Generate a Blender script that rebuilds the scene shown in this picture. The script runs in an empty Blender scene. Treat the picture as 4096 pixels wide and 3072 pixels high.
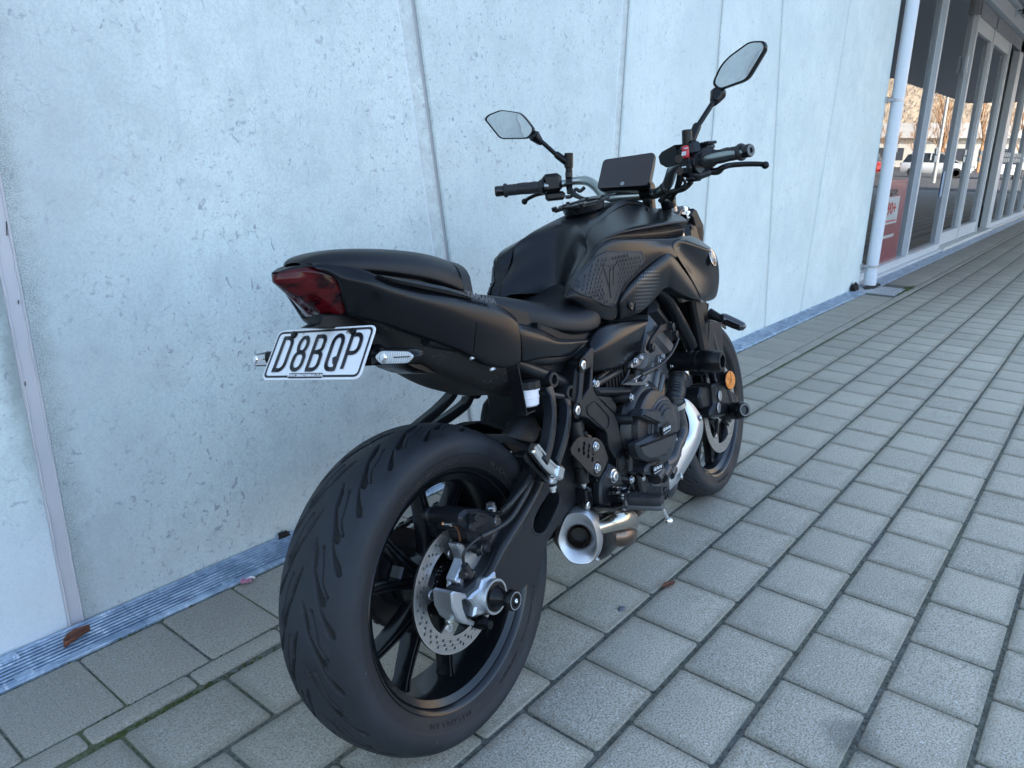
import bpy, bmesh, math, random
import numpy as np
from mathutils import Vector, Matrix
R=math.radians; PI=math.pi
scn=bpy.context.scene; COL=scn.collection
random.seed(7)
# ------------------------------------------------------------------ camera
cd=bpy.data.cameras.new('camera'); cam=bpy.data.objects.new('camera',cd); COL.objects.link(cam)
cd.sensor_fit='HORIZONTAL'; cd.sensor_width=36; cd.lens=26.689; cd.clip_start=.05; cd.clip_end=3000
_r=((0.62613230,-0.77955652,0.01581063),(-0.21804787,-0.19453032,-0.95635406),(0.74860769,0.59535669,-0.29178236))
_m=Matrix.Identity(4)
for i in range(3):
    _m[i][0]=_r[0][i]; _m[i][1]=-_r[1][i]; _m[i][2]=-_r[2][i]
_m.translation=Vector((-1.2911432,-0.80342995,1.12369174))
cam.matrix_world=_m; scn.camera=cam
# ------------------------------------------------------------------ light
SUN_EL=R(27); SUN_AZ=R(-24)
w=bpy.data.worlds.new('World'); scn.world=w; w.use_nodes=True
nt=w.node_tree; bg=nt.nodes['Background']; sky=nt.nodes.new('ShaderNodeTexSky')
sky.sky_type='NISHITA'; sky.sun_disc=False; sky.sun_elevation=SUN_EL; sky.sun_rotation=SUN_AZ
sky.altitude=100; sky.air_density=1.0; sky.dust_density=2.2; sky.ozone_density=.6
nt.links.new(sky.outputs[0],bg.inputs[0]); bg.inputs[1].default_value=.12
sd=bpy.data.lights.new('sun','SUN'); sun=bpy.data.objects.new('sun',sd); COL.objects.link(sun)
sd.energy=4.0; sd.angle=R(.5); sd.color=(1,.93,.82)
_d=Vector((math.sin(SUN_AZ)*math.cos(SUN_EL),math.cos(SUN_AZ)*math.cos(SUN_EL),math.sin(SUN_EL)))
sun.rotation_euler=_d.to_track_quat('Z','Y').to_euler()
vs=scn.view_settings; vs.view_transform='Standard'; vs.look='None'; vs.gamma=1; vs.use_curve_mapping=False
vs.exposure=2.54
scn.render.engine='CYCLES'
# ------------------------------------------------------------------ helpers
def tag(o,label=None,cat=None,group=None,kind=None):
    if label: o['label']=label
    if cat: o['category']=cat
    if group: o['group']=group
    if kind: o['kind']=kind
    return o
def empty(name,loc=(0,0,0),label=None,cat=None,group=None,kind=None):
    o=bpy.data.objects.new(name,None); COL.objects.link(o); o.location=loc; o.empty_display_size=.1
    return tag(o,label,cat,group,kind)
def mkobj(name,me,parent=None,mat=None,smooth=None):
    o=bpy.data.objects.new(name,me); COL.objects.link(o)
    if parent is not None: o.parent=parent
    if mat is not None:
        for m in (mat if isinstance(mat,(list,tuple)) else [mat]): me.materials.append(m)
    if smooth is not None: shade(me,smooth)
    return o
def shade(me,ang=35):
    me.polygons.foreach_set('use_smooth',[True]*len(me.polygons))
    if ang<180:
        bm=bmesh.new(); bm.from_mesh(me); a=R(ang)
        for e in bm.edges:
            if len(e.link_faces)!=2 or e.calc_face_angle(0)>a: e.smooth=False
        bm.to_mesh(me); bm.free()
class MB:
    "collects shapes, linked as one mesh"
    def __init__(s): s.v=[];s.f=[];s.m=[];s.cr=[]
    def add(s,v,f,m=0):
        b=len(s.v); s.v+= [tuple(p) for p in v]; s.f+=[tuple(b+i for i in q) for q in f]; s.m+=[m]*len(f); return s
    def box(s,c,d,rot=None,m=0,bev=0,taper=1.0):
        x,y,z=[k/2 for k in d]; P=[]
        if bev<=0:
            P=[(sx*x,sy*y,sz*z) for sz in(-1,1) for sx,sy in((-1,-1),(1,-1),(1,1),(-1,1))]
            P=[(a*(taper if c_>0 else 1),b*(taper if c_>0 else 1),c_) for a,b,c_ in P]
            F=[(3,2,1,0),(4,5,6,7)]+[(i,(i+1)%4,4+(i+1)%4,4+i) for i in range(4)]
        else:
            b=min(bev,x*.98,y*.98,z*.98); rings=[]
            for (zz,ins) in((-z,b),(-z+b,0),(z-b,0),(z,b)):
                X=x-ins;Y=y-ins; t=b if ins==0 else b*.5
                rg=[]
                for sx,sy in((-1,-1),(1,-1),(1,1),(-1,1)):
                    a=(sx*X,sy*(Y-t),zz); bb=(sx*(X-t),sy*Y,zz)
                    rg+= [a,bb] if (sx*sy<0) else [bb,a]
                rings.append(rg)
            # order fix: go round
            rings=[[rg[i] for i in _ordr(rg)] for rg in rings]
            P=[p for rg in rings for p in rg]; n=8
            F=[tuple(range(n-1,-1,-1)),tuple(range(3*n,4*n))]
            for k in range(3):
                for i in range(n): F.append((k*n+i,k*n+(i+1)%n,(k+1)*n+(i+1)%n,(k+1)*n+i))
        M=Matrix.Translation(Vector(c)) @ (rot.to_4x4() if rot is not None else Matrix.Identity(4))
        return s.add([M@Vector(p) for p in P],F,m)
    def lathe(s,prof,c,axis=(0,1,0),n=40,m=0,ref=None,closed=False,sx=1,sy=1):
        "prof: (along axis, radius)"
        a=Vector(axis).normalized(); u=Vector(ref) if ref else (Vector((0,0,1)) if abs(a.z)<.9 else Vector((1,0,0)))
        u=(u-a*u.dot(a)).normalized(); w_=a.cross(u); c=Vector(c); V=[];F=[]
        for (h,r) in prof:
            for i in range(n):
                t=2*PI*i/n; V.append(c+a*h+(u*math.cos(t)*sx+w_*math.sin(t)*sy)*r)
        k=len(prof)
        for j in range(k-1 if not closed else k):
            for i in range(n):
                j2=(j+1)%k; F.append((j*n+i,j*n+(i+1)%n,j2*n+(i+1)%n,j2*n+i))
        if not closed:
            if prof[0][1]>1e-5: F.append(tuple(range(n-1,-1,-1)))
            if prof[-1][1]>1e-5: F.append(tuple((k-1)*n+i for i in range(n)))
        return s.add(V,F,m)
    def cyl(s,p,q,r,r2=None,n=20,m=0,bev=0):
        p=Vector(p);q=Vector(q);L=(q-p).length; r2=r if r2 is None else r2
        pr=[(0,r),(L,r2)] if bev<=0 else [(0,max(r-bev,1e-4)),(bev,r),(L-bev,r2),(L,max(r2-bev,1e-4))]
        return s.lathe(pr,p,(q-p),n,m)
    def tube(s,pts,r,n=12,m=0,sub=6,cap=True,flat=1.0,up=None):
        pts,rr=spline(pts,r,sub); V=[];F=[]; N=len(pts); T=[(pts[min(i+1,N-1)]-pts[max(i-1,0)]).normalized() for i in range(N)]
        u=Vector(up) if up else (Vector((0,0,1)) if abs(T[0].z)<.9 else Vector((1,0,0)))
        for i in range(N):
            u=(u-T[i]*u.dot(T[i])).normalized(); w_=T[i].cross(u)
            for k in range(n):
                t=2*PI*k/n; V.append(pts[i]+(u*math.cos(t)*flat+w_*math.sin(t))*rr[i])
        for i in range(N-1):
            for k in range(n): F.append((i*n+k,i*n+(k+1)%n,(i+1)*n+(k+1)%n,(i+1)*n+k))
        if cap: F.append(tuple(range(n-1,-1,-1))); F.append(tuple((N-1)*n+k for k in range(n)))
        return s.add(V,F,m)
    def loft(s,rings,m=0,cap=True,closed=True):
        n=len(rings[0]); V=[p for r in rings for p in r];F=[]
        for j in range(len(rings)-1):
            for i in range(n if closed else n-1): F.append((j*n+i,j*n+(i+1)%n,(j+1)*n+(i+1)%n,(j+1)*n+i))
        if cap and closed: F.append(tuple(range(n-1,-1,-1))); F.append(tuple((len(rings)-1)*n+i for i in range(n)))
        return s.add(V,F,m)
    def prism(s,out,y0,y1,bev=0.0,m=0,ax='y'):
        "outline in the xz plane run from y0 to y1, rim bevelled"
        P=[Vector((p[0],p[-1])) for p in out]; n=len(P)
        A=sum(P[i].x*P[(i+1)%n].y-P[(i+1)%n].x*P[i].y for i in range(n))
        if A<0: P=P[::-1]
        ins=[]
        for i in range(n):
            a=(P[i]-P[i-1]).normalized(); b=(P[(i+1)%n]-P[i]).normalized()
            na=Vector((-a.y,a.x)); nb=Vector((-b.y,b.x)); q=(na+nb); q=q/max(q.length_squared/2,.35) ; ins.append(q)
        def ring(y,d): return [(P[i].x+ins[i].x*d,y,P[i].y+ins[i].y*d) for i in range(n)]
        sg=1 if y1>y0 else -1
        if bev>0: rs=[ring(y0,bev),ring(y0+sg*bev,0),ring(y1-sg*bev,0),ring(y1,bev)]
        else: rs=[ring(y0,0),ring(y1,0)]
        return s.loft(rs,m)
    def bolt(s,p,ax,r=.006,h=.005,m=0,m2=None,n=16):
        "cap bolt with a socket"
        m2=m if m2 is None else m2
        s.lathe([(0,r*1.25),(.001,r*1.25),(.001,r),(h-.001,r),(h,r*.85),(h,r*.5)],p,ax,n,m)
        s.lathe([(h,r*.5),(h-.003,r*.48),(h-.003,0)],p,ax,6,m2); return s
    def mesh(s,name='m'):
        me=bpy.data.meshes.new(name); me.from_pydata(s.v,[],s.f); me.update()
        me.polygons.foreach_set('material_index',s.m)
        return me
    def build(s,name,mat,parent=None,ang=35,fix=True,bev=0,sub=0):
        me=s.mesh(name)
        if fix:
            bm=bmesh.new(); bm.from_mesh(me); bmesh.ops.recalc_face_normals(bm,faces=bm.faces); bm.to_mesh(me); bm.free()
        o=mkobj(name,me,parent,mat,ang)
        if bev: 
            b=o.modifiers.new('b','BEVEL'); b.width=bev; b.segments=2; b.limit_method='ANGLE'; b.angle_limit=R(35)
        if sub: 
            b=o.modifiers.new('s','SUBSURF'); b.levels=b.render_levels=sub
        return o
def _ordr(rg):
    c=[sum(p[i] for p in rg)/8 for i in range(2)]
    return sorted(range(8),key=lambda i:math.atan2(rg[i][1]-c[1],rg[i][0]-c[0]))
def spline(pts,r,sub):
    P=[Vector(p) for p in pts]; n=len(P); rr=list(r) if isinstance(r,(list,tuple)) else [r]*n
    if sub<=1 or n<3: return P,rr
    o=[];ro=[]
    for i in range(n-1):
        p0=P[max(i-1,0)];p1=P[i];p2=P[i+1];p3=P[min(i+2,n-1)]
        for k in range(sub):
            t=k/sub; o.append(.5*((2*p1)+(p2-p0)*t+(2*p0-5*p1+4*p2-p3)*t*t+(3*p1-p0-3*p2+p3)*t**3)); ro.append(rr[i]*(1-t)+rr[i+1]*t)
    o.append(P[-1]); ro.append(rr[-1]); return o,ro
def smoothloop(pts,sub=4):
    P=[Vector(p) for p in pts]; n=len(P); o=[]
    for i in range(n):
        p0,p1,p2,p3=P[i-1],P[i],P[(i+1)%n],P[(i+2)%n]
        for k in range(sub):
            t=k/sub; o.append(.5*((2*p1)+(p2-p0)*t+(2*p0-5*p1+4*p2-p3)*t*t+(3*p1-p0-3*p2+p3)*t**3))
    return o
def rounded(pts,r,seg=4):
    "2-D polygon with its corners rounded"
    P=[Vector((p[0],p[-1])) for p in pts]; n=len(P); o=[]
    for i in range(n):
        a=P[i-1]-P[i]; b=P[(i+1)%n]-P[i]; la,lb=a.length,b.length; d=min(r,la*.45,lb*.45)
        s=P[i]+a*(d/la); e=P[i]+b*(d/lb)
        for k in range(seg+1):
            t=k/seg; q=s*(1-t)**2+P[i]*2*t*(1-t)+e*t*t; o.append((q.x,q.y))
    return o
def circle2(cx,cz,r,n=16,ph=0): return [(cx+r*math.cos(2*PI*i/n+ph),cz+r*math.sin(2*PI*i/n+ph)) for i in range(n)]
def flat(name,loops,thick,mat,parent,M=None,bevel=0,ang=35):
    "plate with holes: loops of 2-D points (first the outline), M places its xy plane"
    cu=bpy.data.curves.new(name,'CURVE'); cu.dimensions='2D'; cu.fill_mode='BOTH'; cu.extrude=thick/2
    for lp in loops:
        sp=cu.splines.new('POLY'); sp.points.add(len(lp)-1); sp.use_cyclic_u=True
        for i,p in enumerate(lp): sp.points[i].co=(p[0],p[-1],0,1)
    ob=bpy.data.objects.new(name,cu); me=bpy.data.meshes.new_from_object(ob); bpy.data.objects.remove(ob); bpy.data.curves.remove(cu)
    me.materials.clear(); 
    bm=bmesh.new(); bm.from_mesh(me); bmesh.ops.remove_doubles(bm,verts=bm.verts,dist=1e-6); bmesh.ops.dissolve_limit(bm,angle_limit=R(1),verts=[],edges=[e for e in bm.edges if len(e.link_faces)==2 and e.calc_face_angle(1)<.001]); bmesh.ops.recalc_face_normals(bm,faces=bm.faces); bm.to_mesh(me); bm.free()
    if M is not None: me.transform(M)
    o=mkobj(name,me,parent,mat,ang)
    if bevel:
        b=o.modifiers.new('b','BEVEL'); b.width=bevel; b.segments=3; b.limit_method='ANGLE'; b.angle_limit=R(50); b.harden_normals=False
    return o
def sideM(y): # xy plane -> local xz plane at lateral y
    return Matrix(((1,0,0,0),(0,0,-1,y),(0,1,0,0),(0,0,0,1)))
def frameM(o,x,y):
    x=Vector(x).normalized(); y=Vector(y); y=(y-x*y.dot(x)).normalized(); z=x.cross(y)
    return Matrix(((x.x,y.x,z.x,o[0]),(x.y,y.y,z.y,o[1]),(x.z,y.z,z.z,o[2]),(0,0,0,1)))
def text(name,s,size,mat,parent,M,depth=.0004,shear=0,bold=.0,sx=1,space=1):
    cu=bpy.data.curves.new(name,'FONT'); cu.body=s; cu.size=size; cu.extrude=depth; cu.shear=shear; cu.offset=bold; cu.align_x='CENTER'; cu.align_y='CENTER'; cu.space_character=space; cu.resolution_u=2
    ob=bpy.data.objects.new(name,cu); me=bpy.data.meshes.new_from_object(ob); bpy.data.objects.remove(ob); bpy.data.curves.remove(cu); me.materials.clear()
    me.transform(M@Matrix.Diagonal((sx,1,1,1))); return mkobj(name,me,parent,mat)
def grid(name,rows,mat,parent,sub=2,crease_r={},crease_c={},ang=180,mirror=False,thick=0,closed=False,off=-1,uv=None):
    "surface through control rows, smoothed; creased rows and columns stay sharp"
    if mirror and all(abs(r[0][1])>1e-6 for r in rows) and min(abs(p[1]) for r in rows for p in r)>.0016:
        o=grid(name,rows,mat,parent,sub,crease_r,crease_c,ang,False,thick,closed,off)
        grid(name,[[(p[0],-p[1],p[2]) for p in r][::-1] for r in rows],mat,parent,sub,crease_r,{len(rows[0])-1-k:v for k,v in crease_c.items()},ang,False,thick,closed,off); return o
    me=bpy.data.meshes.new(name); n=len(rows[0]); k=len(rows); V=[p for r in rows for p in r]; F=[]
    for j in range(k-1):
        for i in range(n if closed else n-1): F.append((j*n+i,j*n+(i+1)%n,(j+1)*n+(i+1)%n,(j+1)*n+i))
    me.from_pydata(V,[],F); me.update()
    if crease_r or crease_c:
        at=me.attributes.new('crease_edge','FLOAT','EDGE')
        for e in me.edges:
            a,b=sorted(e.vertices); ja,ia=divmod(a,n); jb,ib=divmod(b,n)
            if ja==jb and ja in crease_r: at.data[e.index].value=crease_r[ja]
            if ia==ib and ia in crease_c: at.data[e.index].value=crease_c[ia]
    o=mkobj(name,me,parent,mat,180)
    if mirror: q=o.modifiers.new('m','MIRROR'); q.use_axis=(False,True,False); q.merge_threshold=.0015
    if thick: q=o.modifiers.new('t','SOLIDIFY'); q.thickness=thick; q.offset=off
    if sub: q=o.modifiers.new('s','SUBSURF'); q.levels=q.render_levels=sub
    return o
# ------------------------------------------------------------------ materials
MATS={}
def mat(name,col,rough=.5,metal=0,coat=0,spec=.5,bump=0,bscale=300,var=0,vscale=8,**k):
    m=bpy.data.materials.new(name); m.use_nodes=True; nt=m.node_tree; b=nt.nodes['Principled BSDF']
    b.inputs['Base Color'].default_value=(*col,1); b.inputs['Roughness'].default_value=rough; b.inputs['Metallic'].default_value=metal
    b.inputs['Coat Weight'].default_value=coat; b.inputs['Specular IOR Level'].default_value=spec
    for kk,vv in k.items(): b.inputs[kk.replace('_',' ')].default_value=vv
    tc=nt.nodes.new('ShaderNodeTexCoord')
    if bump:
        t=nt.nodes.new('ShaderNodeTexNoise'); t.inputs['Scale'].default_value=bscale; t.inputs['Detail'].default_value=3
        bp=nt.nodes.new('ShaderNodeBump'); bp.inputs['Strength'].default_value=bump; bp.inputs['Distance'].default_value=.002
        nt.links.new(tc.outputs['Object'],t.inputs['Vector']); nt.links.new(t.outputs['Fac'],bp.inputs['Height']); nt.links.new(bp.outputs[0],b.inputs['Normal'])
    if var:
        t=nt.nodes.new('ShaderNodeTexNoise'); t.inputs['Scale'].default_value=vscale; t.inputs['Detail'].default_value=5
        nt.links.new(tc.outputs['Object'],t.inputs['Vector'])
        mx=nt.nodes.new('ShaderNodeMix'); mx.data_type='RGBA'; mx.inputs[6].default_value=(*[c*(1-var) for c in col],1); mx.inputs[7].default_value=(*[min(1,c*(1+var)) for c in col],1)
        nt.links.new(t.outputs['Fac'],mx.inputs[0]); nt.links.new(mx.outputs[2],b.inputs['Base Color'])
        mr=nt.nodes.new('ShaderNodeMapRange'); mr.inputs[1].default_value=.3; mr.inputs[2].default_value=.7; mr.inputs[3].default_value=max(0,rough-.08); mr.inputs[4].default_value=rough+.08
        nt.links.new(t.outputs['Fac'],mr.inputs[0]); nt.links.new(mr.outputs[0],b.inputs['Roughness'])
    MATS[name]=m; return m
def N(nt,t,**k):
    n=nt.nodes.new(t)
    for a,b in k.items():
        if a.startswith('i'): n.inputs[int(a[1:])].default_value=b
        else: setattr(n,a,b)
    return n
class NB:
    "small node builder"
    def __init__(s,m): s.m=m; s.nt=m.node_tree; s.b=s.nt.nodes.get('Principled BSDF'); s.tc=s.nt.nodes.new('ShaderNodeTexCoord')
    def L(s,a,b): s.nt.links.new(a,b)
    def noise(s,scale,detail=4,rough=.5,vec=None,sc=None,dist=0):
        n=N(s.nt,'ShaderNodeTexNoise'); n.inputs['Scale'].default_value=scale; n.inputs['Detail'].default_value=detail; n.inputs['Roughness'].default_value=rough; n.inputs['Distortion'].default_value=dist
        v=vec or s.tc.outputs['Object']
        if sc:
            mp=N(s.nt,'ShaderNodeMapping'); mp.inputs['Scale'].default_value=sc; s.L(v,mp.inputs[0]); v=mp.outputs[0]
        s.L(v,n.inputs['Vector']); return n.outputs['Fac']
    def ramp(s,f,a,b,lo=0,hi=1):
        n=N(s.nt,'ShaderNodeMapRange'); n.inputs[1].default_value=a; n.inputs[2].default_value=b; n.inputs[3].default_value=lo; n.inputs[4].default_value=hi
        n.interpolation_type='SMOOTHSTEP'; s.L(f,n.inputs[0]); return n.outputs[0]
    def mix(s,f,a,b):
        n=N(s.nt,'ShaderNodeMix'); n.data_type='RGBA'
        for i,v in ((0,f),(6,a),(7,b)):
            if hasattr(v,'links') or hasattr(v,'is_linked'): s.L(v,n.inputs[i])
            else: n.inputs[i].default_value=v if i==0 else (*v,1)
        return n.outputs[2]
    def math(s,op,a,b=None,c=None):
        n=N(s.nt,'ShaderNodeMath'); n.operation=op
        for i,v in enumerate((a,b,c)):
            if v is None: continue
            if hasattr(v,'is_linked'): s.L(v,n.inputs[i])
            else: n.inputs[i].default_value=v
        return n.outputs[0]
    def xyz(s,v=None):
        n=N(s.nt,'ShaderNodeSeparateXYZ'); s.L(v or s.tc.outputs['Object'],n.inputs[0]); return n.outputs
    def attr(s,name):
        n=N(s.nt,'ShaderNodeAttribute'); n.attribute_name=name; return n.outputs
    def bump(s,h,strength=.5,dist=.002):
        n=N(s.nt,'ShaderNodeBump'); n.inputs['Strength'].default_value=strength; n.inputs['Distance'].default_value=dist; s.L(h,n.inputs['Height'])
        s.L(n.outputs[0],s.b.inputs['Normal'])
    def color(s,c): s.L(c,s.b.inputs['Base Color'])
    def rough(s,c): s.L(c,s.b.inputs['Roughness'])
# ------------------------------------------------------------------ ground
JX=.228; RY=.1907
def m_paver():
    m=mat('paver_concrete',(.19,.19,.19),.66); n=NB(m)
    t=n.attr('tint')['Fac'] if False else n.attr('tint')[2]
    big=n.noise(1.3,3); f1=n.noise(240,2,.6); f2=n.noise(70,3,.6)
    c=n.mix(t,(.41,.358,.262),(.55,.485,.36))
    c=n.mix(n.ramp(big,.3,.7,0,.35),c,(.34,.305,.23))
    c=n.mix(n.ramp(f1,.42,.66,0,.7),c,(.56,.545,.50))
    c=n.mix(n.ramp(f1,.50,.36,0,.65),c,(.13,.125,.115))
    vo=N(n.nt,'ShaderNodeTexVoronoi'); vo.inputs['Scale'].default_value=75; n.L(n.tc.outputs['Object'],vo.inputs['Vector'])
    c=n.mix(n.math('MULTIPLY',n.math('LESS_THAN',vo.outputs['Distance'],.17),n.ramp(f2,.5,.58,0,.9)),c,(.72,.72,.68))
    wy_=n.xyz(); c=n.mix(n.math('MULTIPLY',n.ramp(wy_[1],-.45,.85,0,.70),n.ramp(n.noise(2.6,4),.25,.6,.75,1)),c,n.mix(f1,(.12,.105,.085),(.28,.25,.205)))  # darker towards the wall: dirt near the drain plus shade painted into the colour
    # dirt worked in along the edges of each paver
    M_=n.math; yr=M_('DIVIDE',wy_[1],RY); row=M_('FLOOR',yr); fy=M_('SUBTRACT',yr,row); ph_=M_('SUBTRACT',.5,M_('MULTIPLY',M_('FLOORED_MODULO',row,2.0),.5))
    xr_=M_('SUBTRACT',M_('DIVIDE',wy_[0],JX),ph_); fx=M_('SUBTRACT',xr_,M_('FLOOR',xr_))
    ex=M_('MULTIPLY',M_('MINIMUM',fx,M_('SUBTRACT',1.0,fx)),JX); ey=M_('MULTIPLY',M_('MINIMUM',fy,M_('SUBTRACT',1.0,fy)),RY); ee=M_('ADD',M_('MINIMUM',ex,ey),M_('MULTIPLY',M_('SUBTRACT',n.noise(28,4,.6),.5),.03))
    em=M_('MULTIPLY',n.ramp(ee,.032,.004,0,.5),n.ramp(wy_[1],.60,.56,0,1)); c=n.mix(em,c,(.15,.14,.10))
    c=n.mix(n.ramp(n.noise(7,5,.65),.52,.72,0,.30),c,(.21,.185,.14))
    st=n.xyz(); dx=n.math('SUBTRACT',st[0],.135); dy=n.math('SUBTRACT',st[1],-.56)
    d=n.math('SQRT',n.math('ADD',n.math('MULTIPLY',dx,dx),n.math('MULTIPLY',dy,dy)))
    d=n.math('ADD',d,n.math('MULTIPLY',n.math('SUBTRACT',f2,.5),.05))
    c=n.mix(n.ramp(d,.03,.075,.45,0),c,(.05,.05,.05))
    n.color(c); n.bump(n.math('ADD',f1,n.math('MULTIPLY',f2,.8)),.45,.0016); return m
def m_joint():
    m=mat('joint_sand',(.05,.05,.045),.95); n=NB(m)
    a=n.noise(3.2,3); b=n.noise(90,4,.7); x=n.xyz()
    c=n.mix(n.ramp(b,.35,.65),(.055,.055,.048),(.16,.16,.14))
    # moss thrives near the drain
    near=n.ramp(x[1],.15,.75,0,1)
    c=n.mix(n.math('MULTIPLY',n.ramp(a,.42,.62),n.math('ADD',n.math('MULTIPLY',near,.5),.15)),c,n.mix(b,(.035,.05,.009),(.13,.15,.022)))
    n.color(c); n.bump(b,.8,.004); return m
def paving():
    V=[];F=[];T=[]; rnd=random.Random(3)
    def tile(x0,x1,y0,y1,g=.0035,gy=.0055):
        if x1-x0<.02: return
        x0+=g+rnd.uniform(-.0012,.0012); x1-=g+rnd.uniform(-.0012,.0012); y0+=gy+rnd.uniform(-.001,.001); y1-=gy+rnd.uniform(-.001,.001)
        h=rnd.uniform(-.0012,.0012); sl=rnd.uniform(-.0012,.0012); sm=rnd.uniform(-.0012,.0012)
        b=.004; base=len(V); cor=.006
        def ring(i,z):
            X0,X1,Y0,Y1=x0+i,x1-i,y0+i,y1-i; c=cor
            return [(X0+c,Y0,z),(X1-c,Y0,z),(X1,Y0+c,z),(X1,Y1-c,z),(X1-c,Y1,z),(X0+c,Y1,z),(X0,Y1-c,z),(X0,Y0+c,z)]
        for (i,z) in((0,-.03),(0,-b*.8),(b*.35,-b*.25),(b,0)):
            for p in ring(i,z):
                u=(p[0]-x0)/(x1-x0)-.5; v_=(p[1]-y0)/(y1-y0)-.5
                V.append((p[0],p[1],p[2]+(h+sl*u+sm*v_ if z>-.02 else 0)))
        for k in range(3):
            for i in range(8): F.append((base+k*8+i,base+k*8+(i+1)%8,base+k*8+8+(i+1)%8,base+k*8+8+i))
        F.append(tuple(base+24+i for i in range(8))); T.extend([rnd.random()]*32)
    for r in range(-42,3):
        ph=0 if r%2 else .5
        k0=int(-2.5/JX)-2 if r>-8 else -12
        for k in range(k0,int(32/JX)):
            tile((k+ph)*JX,(k+ph+1)*JX,r*RY,(r+1)*RY)
    e0,e1,e2=.584,.645,.884
    for k in range(-14,150): tile((k+.35)*JX-.020+.005,(k+1.35)*JX-.015,3*RY+.012,e1,.003,.003)
    x=-.556-.195*10
    while x<32:
        if not(5.62<x<6.35): tile(x,x+.195,e1,e2,.003,.003)
        x+=.195
    me=bpy.data.meshes.new('paving'); me.from_pydata(V,[],F); me.update()
    at=me.attributes.new('tint','FLOAT','POINT'); at.data.foreach_set('value',np.array(T,dtype=np.float32))
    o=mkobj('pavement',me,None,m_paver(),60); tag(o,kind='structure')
    b=MB(); b.box((14.5,-3.5,-.0495),(35,9.06,.09)); j=b.build('pavement_bed',m_joint()); tag(j,kind='structure')
    n=240; V=[];F=[]
paving()

# asphalt beyond the paving, with kerb
m_asph=mat('asphalt',(.055,.055,.058),.85); _n=NB(m_asph); _f=_n.noise(120,3); _n.color(_n.mix(_n.ramp(_f,.35,.65),(.035,.035,.037),(.085,.085,.088))); _n.bump(_f,.5,.004)
b=MB(); b.box((20,-158.05,-.17),(700,300,.1)); b.box((-190,0,-.17),(380-5.5,17,.1)); b.box((231,-3,-.17),(398,10.2,.1)); o=b.build('road',m_asph); tag(o,kind='structure')
b=MB(); b.box((8,-8.13,-.03),(48,.15,.12),bev=.01); b.box((32.1,-3.6,-.03),(.15,9.1,.12),bev=.01); o=b.build('kerb',mat('kerb_concrete',(.3,.3,.29),.8,var=.2)); tag(o,kind='structure')
b=MB(); b.box((-9.6,-3.5,-.06),(13.2,9.06,.1)); o=b.build('footpath',mat('footpath_concrete',(.15,.15,.148),.85,var=.2)); tag(o,kind='structure')
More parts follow.
